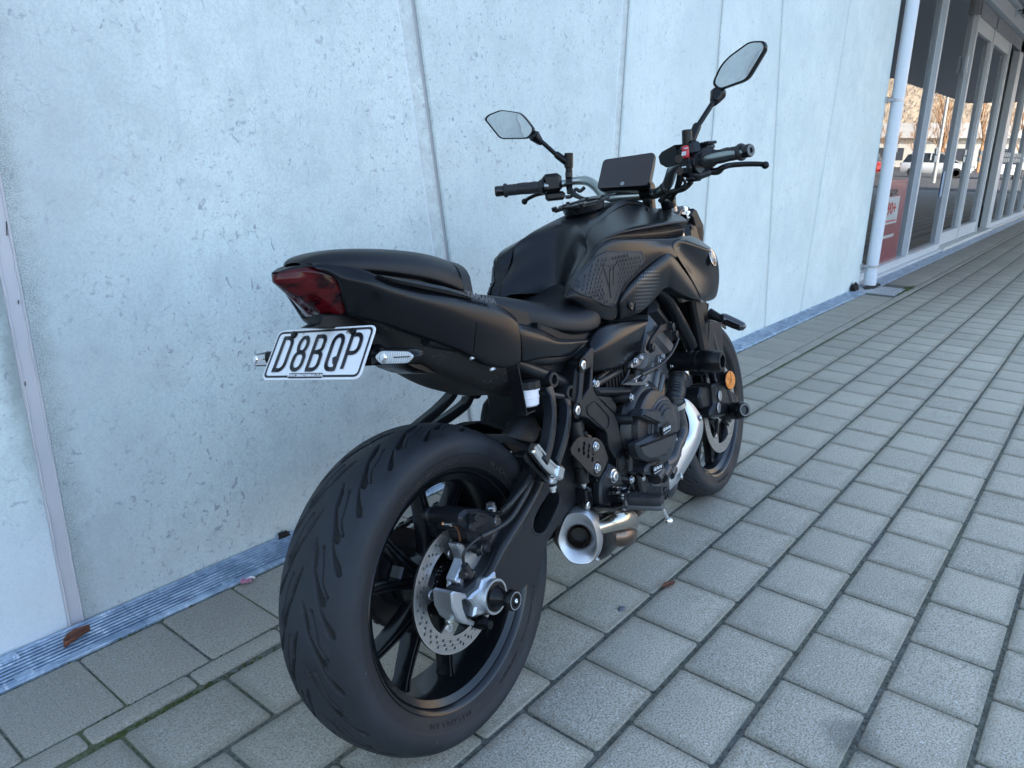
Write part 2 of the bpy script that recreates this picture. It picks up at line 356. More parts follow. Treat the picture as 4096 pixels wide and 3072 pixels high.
# ------------------------------------------------------------------ concrete panel wall
SEAM=[(-.693,-.012),(.791+.0,-.1830),(1.717,.0253),(2.715,-.0223),(3.802,-.1608),(4.514,.104)]   # x at z=0, slope
SEAMW=[.030,.017,.016,.018,.016,.015]
WY=1.026; WTOP=6.2
def m_wall(i,xl,sl,xr,sr):
    m=mat('concrete_panel_%d'%i,(.62,.64,.66),.78); n=NB(m)
    X=n.xyz(); x,z=X[0],X[2]
    big=n.noise(1.1+.2*i,4,.55); med=n.noise(9,6,.65); fine=n.noise(170,2,.6); str_=n.noise(6,5,.6,sc=(7,1,.55)); cl=n.noise(2.6,3)
    c=n.mix(n.ramp(big,.32,.7),(.64,.725,.70),(.735,.815,.78))
    c=n.mix(n.ramp(med,.44,.66,0,.42 if i<3 else .22),c,(.54,.59,.575))
    c=n.mix(n.ramp(fine,.42,.62,0,.26 if i<3 else .14),c,(.41,.45,.45))
    vs_=n.noise(38,5,.75,dist=.6)
    # small pits and hairline crazing
    g=n.math('MULTIPLY',n.ramp(vs_,.57,.65),n.ramp(cl,.38,.60,.22 if i<3 else .08,.9 if i<3 else .5))
    c=n.mix(g,c,(.33,.37,.40))
    pv=n.noise(80,3,.55,sc=(1.0,1,.5),dist=.8); c=n.mix(n.math('MULTIPLY',n.ramp(pv,.63,.69,0,.75 if i<3 else .4),n.ramp(n.noise(3.3,2),.42,.6)),c,(.26,.29,.32))
    vo=N(n.nt,'ShaderNodeTexVoronoi'); vo.feature='DISTANCE_TO_EDGE'; vo.inputs['Scale'].default_value=11; mp=N(n.nt,'ShaderNodeMix'); mp.data_type='RGBA'; mp.blend_type='ADD'; mp.inputs[0].default_value=.25
    n.L(n.tc.outputs['Object'],mp.inputs[6]); nn=N(n.nt,'ShaderNodeTexNoise'); nn.inputs['Scale'].default_value=22; nn.inputs['Detail'].default_value=6; n.L(n.tc.outputs['Object'],nn.inputs['Vector']); n.L(nn.outputs['Color'],mp.inputs[7]); n.L(mp.outputs[2],vo.inputs['Vector'])
    crk=n.math('MULTIPLY',n.ramp(vo.outputs['Distance'],.012,.002),n.ramp(n.noise(4.2,3),.55,.64)); crk=n.math('MULTIPLY',crk,n.ramp(n.noise(30,2),.45,.6))
    c=n.mix(n.math('MULTIPLY',crk,.8),c,(.16,.17,.18))
    c=n.mix(n.ramp(str_,.5,.75,0,.35),c,(.56,.59,.62))
    # weathering along the panel edges
    def edge(x0,s,sg,w_,amt,colr,nz):
        d=n.math('MULTIPLY',n.math('SUBTRACT',n.math('SUBTRACT',x,n.math('MULTIPLY',z,s)),x0),sg)
        d=n.math('ADD',d,n.math('MULTIPLY',n.math('SUBTRACT',nz,.5),w_*1.5))
        return n.mix(n.ramp(d,w_,0,0,amt),c,colr)
    if i==1:
        c=edge(xl,sl,1,.62,.42,(.40,.425,.44),big); 
        ff=n.noise(420,3,.7); e1=n.math('MULTIPLY',n.ramp(ff,.40,.56),1)
        d=n.math('SUBTRACT',n.math('SUBTRACT',x,n.math('MULTIPLY',z,sl)),xl); d=n.math('ADD',d,n.math('MULTIPLY',n.math('SUBTRACT',n.noise(16,5,.7),.5),.10))
        c=n.mix(n.math('MULTIPLY',n.ramp(d,.07,.0),n.math('MULTIPLY',e1,.62)),c,(.15,.17,.15))
        c=n.mix(n.math('MULTIPLY',n.ramp(d,.25,.05),n.math('MULTIPLY',n.ramp(ff,.5,.65),.4)),c,(.3,.32,.33))
    if i==0:
        d=n.math('SUBTRACT',xr,n.math('SUBTRACT',x,n.math('MULTIPLY',z,sr))); d=n.math('ADD',d,n.math('MULTIPLY',n.math('SUBTRACT',n.noise(14,4,.7),.5),.08))
        c=n.mix(n.math('MULTIPLY',n.ramp(d,.06,.0),n.math('MULTIPLY',n.ramp(z,.1,.7),.75)),c,(.20,.23,.22))
        c=n.mix(n.ramp(z,.45,.2,0,.6),c,(.74,.78,.83))
    if i in(1,2):
        wid=.068 if i==1 else .045
        d=n.math('SUBTRACT',xr,n.math('SUBTRACT',x,n.math('MULTIPLY',z,sr)))
        bf=n.noise(30,6,.75)
        c=n.mix(n.math('MULTIPLY',n.math('LESS_THAN',d,wid),n.ramp(bf,.40,.60,.12,.60)),c,(.50,.53,.52))
        c=n.mix(n.math('MULTIPLY',n.math('LESS_THAN',n.math('ABSOLUTE',n.math('SUBTRACT',d,wid)),.003),.6),c,(.78,.82,.85))
        c=n.mix(n.math('MULTIPLY',n.ramp(d,.03,0),n.ramp(bf,.35,.6,.15,.6)),c,(.38,.39,.36))
    if i>=3: c=edge(xr,sr,-1,.05,.35,(.42,.44,.44),med)
    n.color(c); n.rough(n.ramp(med,.3,.7,.62,.85)); n.bump(n.math('ADD',n.math('MULTIPLY',med,1.2),n.math('MULTIPLY',fine,.5)),.28,.003); return m
wall=empty('concrete_wall',(2,WY,0),'tall pale blue-grey precast concrete panel wall with slanted joints behind the motorcycle','wall')
def wchild(o): o.parent=wall; o.matrix_parent_inverse=Matrix.Identity(4); o.location=(-2,-WY,0); return o
edges=[(-26,0,0)]+[(a,s,w_) for (a,s),w_ in zip(SEAM,SEAMW)]+[(6.055,0,0)]
for i in range(len(edges)-1):
    (xl,sl,wl),(xr,sr,wr)=edges[i],edges[i+1]
    P=[(xl+wl/2,-.03),(xr-wr/2,-.03),(xr-wr/2+sr*WTOP,WTOP),(xl+wl/2+sl*WTOP,WTOP)]
    b=MB(); b.prism(P,WY,WY+.18,.005); o=b.build('wall_panel',m_wall(i,xl+wl/2,sl,xr-wr/2,sr),None,20); wchild(o)
m_seal=mat('sealant',(.56,.545,.56),.5,bump=.2,bscale=40,var=.06); m_seal2=mat('sealant_grey',(.36,.375,.385),.6,var=.15,vscale=12)
for i,((a,s),w_) in enumerate(zip(SEAM,SEAMW)):
    P=[(a-w_/2-.004,-.03),(a+w_/2+.004,-.03),(a+w_/2+.004+s*WTOP,WTOP),(a-w_/2-.004+s*WTOP,WTOP)]
    b=MB(); b.prism(P,WY+(.0012 if i==0 else .008),WY+.15); 
    if i==0:
        rnd=random.Random(5)
        for sd_ in(-1,1):
            pts=[(a+sd_*(w_/2)+s*z+rnd.uniform(-.0012,.0012),WY-.0002,z) for z in np.arange(0,2.6,.03)]
            b.tube(pts,[.0022+rnd.uniform(-.0008,.0008) for _ in pts],6,0,2)
    o=b.build('joint_sealant',m_seal if i==0 else m_seal2,None,60); wchild(o)
    if i==0:
        b=MB(); rnd=random.Random(2)
        for (z,dx) in((.955,.010),(.93,-.010),(.80,.006),(.62,-.011)):
            b.box((a+s*z+dx,WY-.0003,z),(.0009,.003,rnd.uniform(.008,.03)),Matrix.Rotation(.12,3,'Y'))
        o=b.build('sealant_crack',mat('crack_dark',(.03,.03,.03),.9),None); wchild(o)
b=MB(); b.box((-10,WY+6.1,WTOP/2),(32,11.8,WTOP-.1)); o=b.build('wall_core',mat('building_core',(.4,.42,.43),.8),None); wchild(o)
# ------------------------------------------------------------------ slot drain
m_galv=mat('galvanised_steel',(.42,.47,.52),.42,.35); _n=NB(m_galv); _f=_n.noise(14,6,.7,dist=1.2); _c=_n.mix(_n.ramp(_f,.4,.62),(.25,.33,.43),(.46,.56,.66)); _c=_n.mix(_n.ramp(_n.noise(7,6,.75,dist=2),.56,.66,0,.8),_c,(.74,.79,.86)); _n.color(_c); _n.rough(_n.ramp(_f,.3,.7,.3,.55)); _n.bump(_n.noise(120,2),.15,.001)
m_dark=mat('dark_gap',(.012,.012,.012),.9)
def grate(x0):
    b=MB(); y0,y1=.888,1.022; L=.4985
    b.box((x0+L/2,y0+.008,-.006),(L,.016,.018),bev=.002); b.box((x0+L/2,y1-.006,-.006),(L,.012,.018),bev=.002)
    nb=8; p=(y1-.012-(y0+.016))/nb
    for k in range(nb):
        y=y0+.016+p*(k+.5); 
        b.box((x0+L/2,y,-.004),(L,p*.50,.012),bev=.002)
    for k in range(9): b.box((x0+.008+k*(L-.016)/8,(y0+y1)/2,-.012),(.005,y1-y0-.01,.010))
    for x in(x0+.235,):
        for y in (y0+.022,y1-.018):
            b.box((x,y,.0012),(.038,.026,.010),bev=.003,taper=.9); b.cyl((x,y,.0055),(x,y,.0075),.004,n=10)
    return b
g0=empty('drain_grate',(0,.95,0)); grp='slotted galvanised grates along the wall base'
i=0; x=-.586-.499*3
while x<21:
    b=grate(x); o=b.build('drain_grate',m_galv,None,30)
    near='from the left edge of the picture' 
    cats={0:'galvanised slotted drain grate at the left edge of the picture foot of the wall',}
    k=i-2
    lab='galvanised slotted drain grate carrying the curled reddish dead leaf' if k==0 else 'galvanised slotted drain grate at the left edge, %s before the leaf'%('just' if k==-1 else 'two') if k<0 else 'slotted drain grate beside the pink blossom scrap' if k==1 else '%d%s drain grate beyond the one with the dead leaf'%(k,{1:'st',2:'nd',3:'rd'}.get(k%10 if k not in(11,12,13) else 0,'th'))
    tag(o,lab,'drain grate',grp)
    x+=.499; i+=1
bpy.data.objects.remove(g0)
b=MB(); b.box((14.5,.955,-.03),(35,.15,.02)); o=b.build('drain_channel',m_dark); tag(o,kind='structure')
m_plate=mat('sump_cover_metal',(.42,.44,.46),.5,.5,var=.15)
b=MB(); b.box((6.0,.83,.001),(.42,.33,.012),bev=.003)
for ix in range(14):
    for iy in range(9): b.box((5.83+ix*.026,.70+iy*.032,.0085),(.014,.006,.004),Matrix.Rotation(.78 if (ix+iy)%2 else -.78,3,'Z'))
o=b.build('sump_cover',m_plate); tag(o,'square patterned metal sump cover set in the paving below the downpipe','drain cover')
# ------------------------------------------------------------------ downpipe
m_pvc=mat('white_pvc',(.66,.71,.76),.32,var=.04); m_zinc=mat('zinc',(.45,.47,.5),.4,.8)
dp=empty('downpipe',(6.13,.955,0),'white round plastic downpipe with metal clips at the end of the concrete wall','downpipe')
b=MB(); b.cyl((6.13,.955,.03),(6.13,.955,4.5),.052,n=40); o=b.build('pipe',m_pvc,dp); o.location=(-6.13,-.955,0)
b=MB(); b.cyl((6.13,.955,.02),(6.13,.955,.13),.056,n=40,bev=.003); o=b.build('pipe_collar',m_pvc,dp); o.location=(-6.13,-.955,0)
for z in(.19,1.60):
    b=MB(); b.lathe([(-.012,.052),(-.012,.0555),(.012,.0555),(.012,.052)],(6.13,.955,z),(0,0,1),32); b.box((6.08,1.0,z),(.018,.06,.022)); b.box((6.04,1.022,z),(.07,.012,.05),bev=.002)
    o=b.build('pipe_clip',m_zinc,dp); o.location=(-6.13,-.955,0)
# dirt at the foot
m_dirt=mat('dark_debris',(.018,.016,.014),.95,bump=.8,bscale=90)
def blob(name,c,d,m,seed,lab,cat,sub=2):
    bm=bmesh.new(); bmesh.ops.create_icosphere(bm,subdivisions=sub+1,radius=1); rnd=random.Random(seed)
    for v in bm.verts:
        k=1+rnd.uniform(-.22,.22); v.co=Vector((v.co.x*d[0]*k+c[0],v.co.y*d[1]*k+c[1],v.co.z*d[2]*k+c[2]))
    me=bpy.data.meshes.new(name); bm.to_mesh(me); bm.free(); o=mkobj(name,me,None,m,60); tag(o,lab,cat); return o
blob('debris_clump',(5.83,1.0,.02),(.07,.03,.05),m_dirt,4,'clump of black debris heaped beside the foot of the white downpipe','debris')
blob('debris_clump',(6.12,.93,.008),(.2,.05,.012),m_dirt,5,'flat patch of dark dirt under the white downpipe','debris')
blob('dirt_lump',(-.105,1.012,.006),(.020,.010,.013),m_dirt,8,'small dark lump of dirt at the wall foot left of the rear tyre','debris')
# moss tufts
m_moss=mat('moss',(.055,.065,.013),.95,bump=.8,bscale=200,var=.65,vscale=25)
def moss():
    rnd=random.Random(9); b=MB()
    def tuft(x,y,r):
        n=6; P=[(x+r*math.cos(k*2*PI/n)*rnd.uniform(.6,1.2),y+r*.6*math.sin(k*2*PI/n)*rnd.uniform(.6,1.2),-.004) for k in range(n)]
        b.add(P+[(x,y,-.004+r*rnd.uniform(.3,.9))],[(k,(k+1)%n,n) for k in range(n)])
    for _ in range(1500):
        x=-1.2+rnd.random()**1.6*9
        if math.sin(x*7.3)+math.sin(x*17.1+1)+rnd.uniform(-1,1)<-.1: continue
        tuft(x,.576+rnd.gauss(0,.0035),rnd.uniform(.002,.007))
        if rnd.random()<.5: tuft(x,.645+rnd.gauss(0,.002),rnd.uniform(.002,.005))
    for _ in range(900): tuft(-1+rnd.random()*7,.883+rnd.gauss(0,.002),rnd.uniform(.0015,.004) if rnd.random()<.9 else .008)
    for _ in range(260): tuft(6.2+rnd.gauss(0,.12),.66+rnd.gauss(0,.015),rnd.uniform(.006,.02))
    for _ in range(160): tuft(rnd.uniform(3.6,5.5),1.022,rnd.uniform(.004,.012))
    o=b.build('moss',m_moss,None,60); tag(o,kind='stuff')
moss()
# leaf, blossom
m_leaf=mat('dead_leaf',(.16,.055,.028),.7,var=.35,vscale=60,bump=.5,bscale=80)
def leaf(c,s,rz,lab,m=m_leaf,curl=.012,cat='leaf'):
    V=[];F=[];nu,nv=11,7
    for i in range(nu):
        u=i/(nu-1); wv=math.sin(PI*u**.8)*.42*(1+.12*math.sin(u*23))
        for j in range(nv):
            v=(j/(nv-1)-.5)*2; V.append((u*s-s/2,v*wv*s*.5,abs(v)**1.5*curl*1.6*s/.08+.25*curl*math.sin(u*PI)+.003))
    for i in range(nu-1):
        for j in range(nv-1): F.append((i*nv+j,(i+1)*nv+j,(i+1)*nv+j+1,i*nv+j+1))
    me=bpy.data.meshes.new('leaf'); me.from_pydata(V,[],F); me.update(); o=mkobj('dead_leaf',me,None,m,180); o.location=c; o.rotation_euler=(0,0,rz)
    q=o.modifiers.new('t','SOLIDIFY'); q.thickness=.0008; tag(o,lab,cat); return o
leaf((-.722,.948,.004),.072,.35,'curled reddish brown dead leaf lying on the drain grate')
leaf((.405,-.012,.001),.05,-.3,'small dark dead leaf lying on the paving to the right of the bike',curl=.004)
leaf((.93,-.86,.001),.016,.5,'tiny orange leaf scrap in a paving joint at the right',mat('orange_leaf',(.45,.2,.05),.7),.002)
m_pink=mat('pink_petal',(.55,.25,.33),.6); m_white=mat('white_petal',(.8,.78,.78),.6)
bl=empty('blossom',(-.318,.872,.002),'crumpled pink and white blossom scrap beside the drain grate','blossom')
for k in range(5):
    o=leaf((0,0,0),.022,k*1.3,None,m_white if k==2 else m_pink,.01,None); o.name='petal'; o.parent=bl; o.location=((k%3-1)*.008,(k//3)*.007-.003,.001*k); o.rotation_euler=(.4*k,0,k*1.3)
blob('pebble',(-.195,.83,.004),(.006,.005,.004),mat('stone',(.3,.31,.33),.7),3,'small grey pebble in the mossy joint near the pink blossom','pebble',1)
blob('pebble',(.226,.03,.002),(.014,.009,.003),mat('stone_dark',(.12,.125,.15),.7),6,'flat bluish pebble in a joint beside the dark leaf','pebble',1)
# ------------------------------------------------------------------ shop front
m_alu=mat('grey_powdercoat',(.55,.58,.60),.38,var=.04); m_alud=mat('grey_frame_dark',(.11,.12,.13),.4,.3)
def m_glassf():
    m=bpy.data.materials.new('shop_glass'); m.use_nodes=True; nt=m.node_tree; nt.nodes.clear()
    o=N(nt,'ShaderNodeOutputMaterial'); mx=N(nt,'ShaderNodeMixShader'); g=N(nt,'ShaderNodeBsdfGlossy'); t=N(nt,'ShaderNodeBsdfTransparent'); f=N(nt,'ShaderNodeFresnel')
    g.inputs['Roughness'].default_value=.006; g.inputs['Color'].default_value=(.95,.97,1,1); t.inputs['Color'].default_value=(.62,.68,.68,1); f.inputs['IOR'].default_value=2.9
    nt.links.new(f.outputs[0],mx.inputs[0]); nt.links.new(t.outputs[0],mx.inputs[1]); nt.links.new(g.outputs[0],mx.inputs[2]); nt.links.new(mx.outputs[0],o.inputs[0]); return m
m_gl=m_glassf()
GY=1.13
sf=empty('shop_front',(12,GY,0),'aluminium framed shop front glazing with a sliding door beyond the white downpipe','shop front')
def S(o): o.parent=sf; o.location=(-12,-GY,0); return o
MU=[(6.10,.06),(8.09,.055),(9.86,.07),(11.16,.05),(12.70,.06),(13.75,.40),(15.4,.06),(16.9,.06),(18.5,.06),(20.4,.06),(22.3,.06)]
for x,w_ in MU:
    b=MB(); b.box((x+w_/2,GY+.0,1.5),(w_,.10,3.0),bev=.004)
    if w_<.1 and x<13: b.box((x-.006,GY+.03,1.5),(.012,.06,3.0))
    S(b.build('mullion',m_alu,None,30))
b=MB(); b.box((7.96,GY,.055),(3.8,.11,.075),bev=.006); b.box((7.96,GY-.03,.012),(3.8,.15,.03),bev=.003); b.box((18.6,GY,.055),(9,.11,.07),bev=.006); b.box((18.6,GY-.02,.012),(9,.13,.03)); S(b.build('bottom_rail',m_alu,None,30))
b=MB(); b.box((11.8,GY-.03,.02),(4,.19,.045),bev=.004); S(b.build('door_threshold',mat('white_sill',(.55,.55,.52),.6,var=.12),None,30))
for k,(x0,x1) in enumerate(((9.93,11.16),(11.21,12.70))):
    dr=MB(); dr.box(((x0+x1)/2,GY-.01,.13),(x1-x0,.05,.16),bev=.003); dr.box(((x0+x1)/2,GY-.01,2.69),(x1-x0,.05,.16),bev=.003)
    dr.box((x0+.03,GY-.01,1.41),(.06,.052,2.4)); dr.box((x1-.03,GY-.01,1.41),(.06,.052,2.4)); S(dr.build('sliding_door',m_alu,None,30))
b=MB(); b.box((12.5,GY-.02,2.85),(5.4,.06,.16)); S(b.build('door_head_panel',mat('head_panel',(.25,.27,.29),.3,.4),None))
b=MB(); b.box((16,GY-.07,3.02),(12.4,.12,.17),bev=.004); b.box((16,GY-.10,3.13),(12.4,.18,.03)); 
for x in(11.9,13.3,14.7,16.1,17.5): b.box((x,GY-.14,3.08),(.06,.03,.14))
S(b.build('header_rail',m_alu,None,30))
b=MB(); b.lathe([(0,.001),(0,.055),(.05,.06),(.075,.045),(.085,.001)],(12.1,GY-.24,3.06),(0,0,1),20); b.box((12.1,GY-.17,3.12),(.03,.12,.03)); S(b.build('door_sensor',mat('sensor_black',(.03,.03,.035),.3),None,30))
xs=[(6.16,8.09),(8.145,9.86),(9.99,11.10),(11.27,12.64),(14.15,15.4),(15.46,16.9),(16.96,18.5),(18.56,20.4),(20.46,22.3)]
for x0,x1 in xs:
    b=MB(); z0=.09 if not(9.9<x0<12) else .21; z1=2.95 if not(9.9<x0<12) else 2.61
    b.box(((x0+x1)/2,GY+.008,(z0+z1)/2),(x1-x0,.006,z1-z0)); S(b.build('glass_pane',m_gl,None))
# white manifestation squares on the glass
m_man=mat('frosted_square',(.68,.66,.62),.6); b=MB()
rnd=random.Random(1)
for x0,x1 in xs:
    x=x0+.04
    while x+.2<x1:
        for z in(1.13,1.22):
            if (int(x*10))%3!=1 or x0>14: b.box((x+.1+(.03 if z>1.2 else 0),GY-.0005,z),(.17,.001,.072))
        x+=.74 if x0<14 else .24
S(b.build('glass_marking',m_man,None))
# interior behind the glass
m_in=mat('interior_dark',(.30,.32,.32),.8,var=.3,vscale=1.5); 
b=MB(); b.box((15,GY+5,1.5),(19,.1,3.4)); b.box((15,GY+2.55,-.03),(19,5,.05)); b.box((15,GY+2.55,3.25),(19,5,.05)); b.box((24.5,GY+2.5,1.5),(.1,5,3.4)); b.box((6.25,GY+2.7,1.5),(.1,4.6,3.4))
o=b.build('shop_interior',m_in,None); S(o)
m_red=mat('red_banner',(.22,.05,.06),.25); m_wh=mat('banner_white',(.42,.45,.45),.3); m_tx=mat('banner_text',(.35,.03,.035),.6)
bn=empty('window_poster',(7.4,GY+.1,.0),'red poster with a white 90+ panel on the first shop window beside the downpipe','poster')
def BN(o): o.parent=bn; o.location=(-7.4,-GY-.1,0); return o
b=MB(); b.box((7.32,GY-.0005,.50),(.98,.002,.84)); BN(b.build('banner_sheet',m_red,None))
b=MB(); b.box((7.28,GY-.003,.62),(.56,.002,.27)); b.box((7.28,GY-.003,.36),(.50,.002,.03)); BN(b.build('banner_panel',m_wh,None))
Mx=Matrix(((1,0,0,7.28),(0,0,-1,GY-.0055),(0,1,0,.635),(0,0,0,1)))
BN(text('banner_lettering','90+',.17,m_tx,None,Mx,.0008,bold=.004,sx=1.3))
BN(text('banner_heading','MEGA',.09,mat('banner_dark',(.1,.1,.1),.6),None,Mx@Matrix.Translation((0,.16,0)),.0008,bold=.003,sx=1.3))
b=MB(); b.box((7.28,GY-.0045,.515),(.46,.002,.015)); BN(b.build('banner_rule',m_tx,None))
b=MB(); b.box((9.66,GY-.002,.83),(.10,.004,.30)); o=b.build('hours_sticker',mat('sticker_blue',(.25,.38,.55),.5),None); tag(o,'narrow pale blue sticker on the glass beside the sliding door','sticker')
b=MB(); b.box((9.68,GY-.03,2.22),(.05,.03,.16),bev=.003); b.box((9.68,GY-.035,2.13),(.06,.035,.025)); o=b.build('door_contact',mat('contact_grey',(.5,.54,.58),.4),None,30); tag(o,'small white door contact box high on the frame beside the sliding door','door switch')
# canopy over the entrance
cn=empty('canopy',(14,0,3.1),'grey flat canopy over the shop entrance at the top right','canopy')
b=MB(); b.box((20,-.75,3.32),(27,3.9,.28),bev=.01); o=b.build('canopy_slab',mat('canopy_soffit',(.58,.58,.60),.6,var=.05),cn); o.location=(-14,0,-3.1)
b=MB(); b.box((20,WY+.4,4.75),(28,.5,2.6)); b.box((20,WY+6.5,3.2),(28,11,5.9)); o=b.build('upper_wall',MATS['building_core'],None); o.parent=sf; o.location=(-12,-GY,0)

# ------------------------------------------------------------------ across the road (seen in the glass and mirrors)
m_hill=mat('dry_hill',(.30,.23,.15),.95); _n=NB(m_hill); _f=_n.noise(.02,8,.65); _g=_n.noise(.15,5,.7); _c=_n.mix(_n.ramp(_f,.35,.65),(.30,.235,.165),(.48,.39,.29)); _c=_n.mix(_n.ramp(_g,.5,.62,0,.6),_c,(.28,.22,.17)); _n.color(_c); _n.bump(_g,1,3)
def hill():
    V=[];F=[];nx,ny=150,18; rnd=random.Random(4); ph=[rnd.uniform(0,6) for _ in range(8)]
    for j in range(ny):
        t=j/(ny-1)
        for i in range(nx):
            a=R(-176+173*i/(nx-1)); s_=i*.9; h=(92 if i>118 else 34+58*max(0,min(1,(i-96)/22)))+(16 if i>110 else 6)*math.sin(s_/11+ph[0])+9*math.sin(s_/4.3+ph[1])+4*math.sin(s_/1.7+ph[2])
            r=185+t*230+9*math.sin(s_/6+ph[3]); z=h*math.sin(min(1,t*1.1)*PI/2)**1.1+rnd.uniform(-1.3,1.3)*t-1.5
            V.append((r*math.cos(a),r*math.sin(a),z))
    for j in range(ny-1):
        for i in range(nx-1): F.append((j*nx+i,j*nx+i+1,(j+1)*nx+i+1,(j+1)*nx+i))
    me=bpy.data.meshes.new('hill'); me.from_pydata(V,[],F); me.update(); o=mkobj('hill',me,None,m_hill,180); tag(o,kind='structure')
hill()
m_bark=mat('bare_twigs',(.30,.17,.09),.9)
def tree_mesh(seed,H):
    rnd=random.Random(seed); t=MB(); c=MB()
    def br(b,p,d,L,r,lv):
        q=p+d*L; b.cyl(p,q,r,r*.65,n=5 if lv else 7)
        if lv>=4 : return
        for k in range(4 if lv<3 else 3):
            a=rnd.uniform(0,6.28); s_=rnd.uniform(.25,.6); nd=(d+Vector((math.cos(a)*s_,math.sin(a)*s_,rnd.uniform(0,.35)))).normalized()
            br(c,p+d*L*rnd.uniform(.45,1),nd,L*rnd.uniform(.5,.72),r*.55,lv+1)
    br(t,Vector((0,0,-.3)),Vector((0,0,1)),H*.42,H*.018,0); return t,c
tm=[tree_mesh(s,7) for s in(1,2)]
tm=[(a.mesh('trunk'),b_.mesh('crown')) for a,b_ in tm]
for a,b_ in tm: a.materials.append(m_bark); b_.materials.append(m_bark)
for k in range(16):
    x=(84+random.uniform(0,26)) if k<14 else 10+k*3; y=(3-k*2.3) if k<14 else -52-random.uniform(0,12); a,b_=tm[k%2]; s=random.uniform(.9,1.5)
    e=empty('bare_tree',(x,y,-.1),'bare winter tree with orange twigs across the car park','tree','bare trees across the road'); e.scale=(s,s,s); e.rotation_euler=(0,0,k)
    mkobj('trunk',a,e); mkobj('crown',b_,e)
# cars
def car(loc,rz,paint,lab):
    e=empty('parked_car',loc,lab,'car','cars parked across the road'); e.rotation_euler=(0,0,rz)
    m_t=MATS.get('car_tyre') or mat('car_tyre',(.02,.02,.02),.8); m_g=MATS.get('car_glass') or mat('car_glass',(.02,.025,.03),.05); m_r=MATS.get('car_rim') or mat('car_rim',(.5,.5,.52),.3,.9)
    L=4.6;W=.92
    st=[(-2.3,.55,.35,.8),(-2.25,.95,.32,.88),(-2.1,1.05,.30,.9),(-.9,1.08,.28,.92),(.9,1.05,.28,.92),(1.5,.98,.30,.9),(2.1,.85,.32,.86),(2.28,.62,.36,.78)]
    rows=[]
    for x,top,bot,wd in st: rows.append([(x,-wd*.9,bot),(x,-wd,bot+.15),(x,-wd,top-.14),(x,-wd*.88,top),(x,0,top+.02),(x,wd*.88,top),(x,wd,top-.14),(x,wd,bot+.15),(x,wd*.9,bot)])
    b=MB(); b.loft(rows); b.build('body',paint,e,40)
    rows=[]
    for x,top,wd in ((-2.15,1.05,.82),(-1.9,1.55,.74),(-1.0,1.68,.72),(.2,1.66,.72),(1.35,1.04,.8)): rows.append([(x,-.86 if top>1.1 else -wd,1.03),(x,-wd,top-.06),(x,-wd*.9,top),(x,wd*.9,top),(x,wd,top-.06),(x,.86 if top>1.1 else wd,1.03)])
    b=MB(); b.loft(rows); b.build('cabin_glass',m_g,e,40)
    b=MB(); b.box((-.75,0,1.675),(1.9,1.34,.05),bev=.02)
    for s_ in(-1,1):
        for x in(-1.35,-.35): b.box((x,s_*.80,1.35),(.09,.05,.66))
    b.build('roof',paint,e,40)
    for x in(-1.4,1.4):
        for s_ in(-1,1):
            b=MB(); b.lathe([(-.11,.2),(-.11,.32),(-.08,.345),(.08,.345),(.11,.32),(.11,.2)],(x,s_*.84,.345),(0,1,0),28); wv=b.build('wheel',m_t,e)
            b=MB(); b.lathe([(-.105,.0),(-.105,.21),(.105,.21),(.105,0)],(x,s_*.845,.345),(0,1,0),24); b.build('rim',m_r,wv)
    b=MB(); 
    for s_ in(-1,1): b.box((-2.27,s_*.68,.88),(.08,.24,.16),bev=.02)
    b.build('tail_lamps',MATS.get('car_lamp') or mat('car_lamp',(.35,.01,.01),.2),e)
    b=MB()
    for s_ in(-1,1): b.box((2.2,s_*.62,.75),(.1,.34,.14),bev=.03)
    b.build('head_lamps',m_r,e)
cars=[((62,-8.6,-.12),PI/2,(.55,.58,.60),'silver estate car parked broadside beyond the end of the paving'),((59,-13.9,-.12),-PI/2,(.35,.03,.03),'red hatchback parked left of the silver estate car'),((63,-4.6,-.12),PI,(.72,.72,.72),'white car parked nose-on right of the silver estate car'),((66,-1.6,-.12),PI,(.05,.06,.07),'black car parked farthest right beyond the paving'),((58,-19.6,-.12),-PI/2,(.7,.7,.7),'white hatchback parked farthest left beyond the paving')]
for i,(l,r,c,t) in enumerate(cars): car(l,r,mat('car_paint_%d'%i,c,.25,.2,coat=.6),t)
sl=empty('street_lamp',(47,-5.9,-.12),'grey steel street lamp with a flat head across the road','street lamp')
m_ga=mat('lamp_steel',(.35,.36,.36),.5,.6)
b=MB(); b.cyl((0,0,0),(0,0,5.3),.11,.07,n=14); b.build('pole',m_ga,sl)
b=MB(); b.tube([(0,0,5.2),(0,-.1,5.5),(0,-.5,5.6)],.05,8); b.build('arm',m_ga,sl)
b=MB(); b.box((0,-.85,5.62),(.3,.8,.08),bev=.02); b.build('lamp_head',m_ga,sl)
bd=empty('low_building',(122,-30,0),'low pale warehouse beyond the bare trees','building')
m_wb=mat('warehouse_wall',(.55,.53,.48),.8); m_rf=mat('warehouse_roof',(.5,.5,.5),.6)
b=MB(); b.box((0,0,2.4),(90,14,4.8)); b.build('wall',m_wb,bd); b=MB(); b.prism([(-46,4.8),(46,4.8),(44,7.2),(-44,7.2)],-8,8); b.build('roof',m_rf,bd)
b=MB()
for k in range(16): b.box((-40+k*5.2,7.05,2.2),(2.6,.1,2))
b.build('window_band',mat('wh_glass',(.05,.06,.08),.1),bd)

bd.rotation_euler=(0,0,PI/2); bd.scale=(.5,.6,.8)

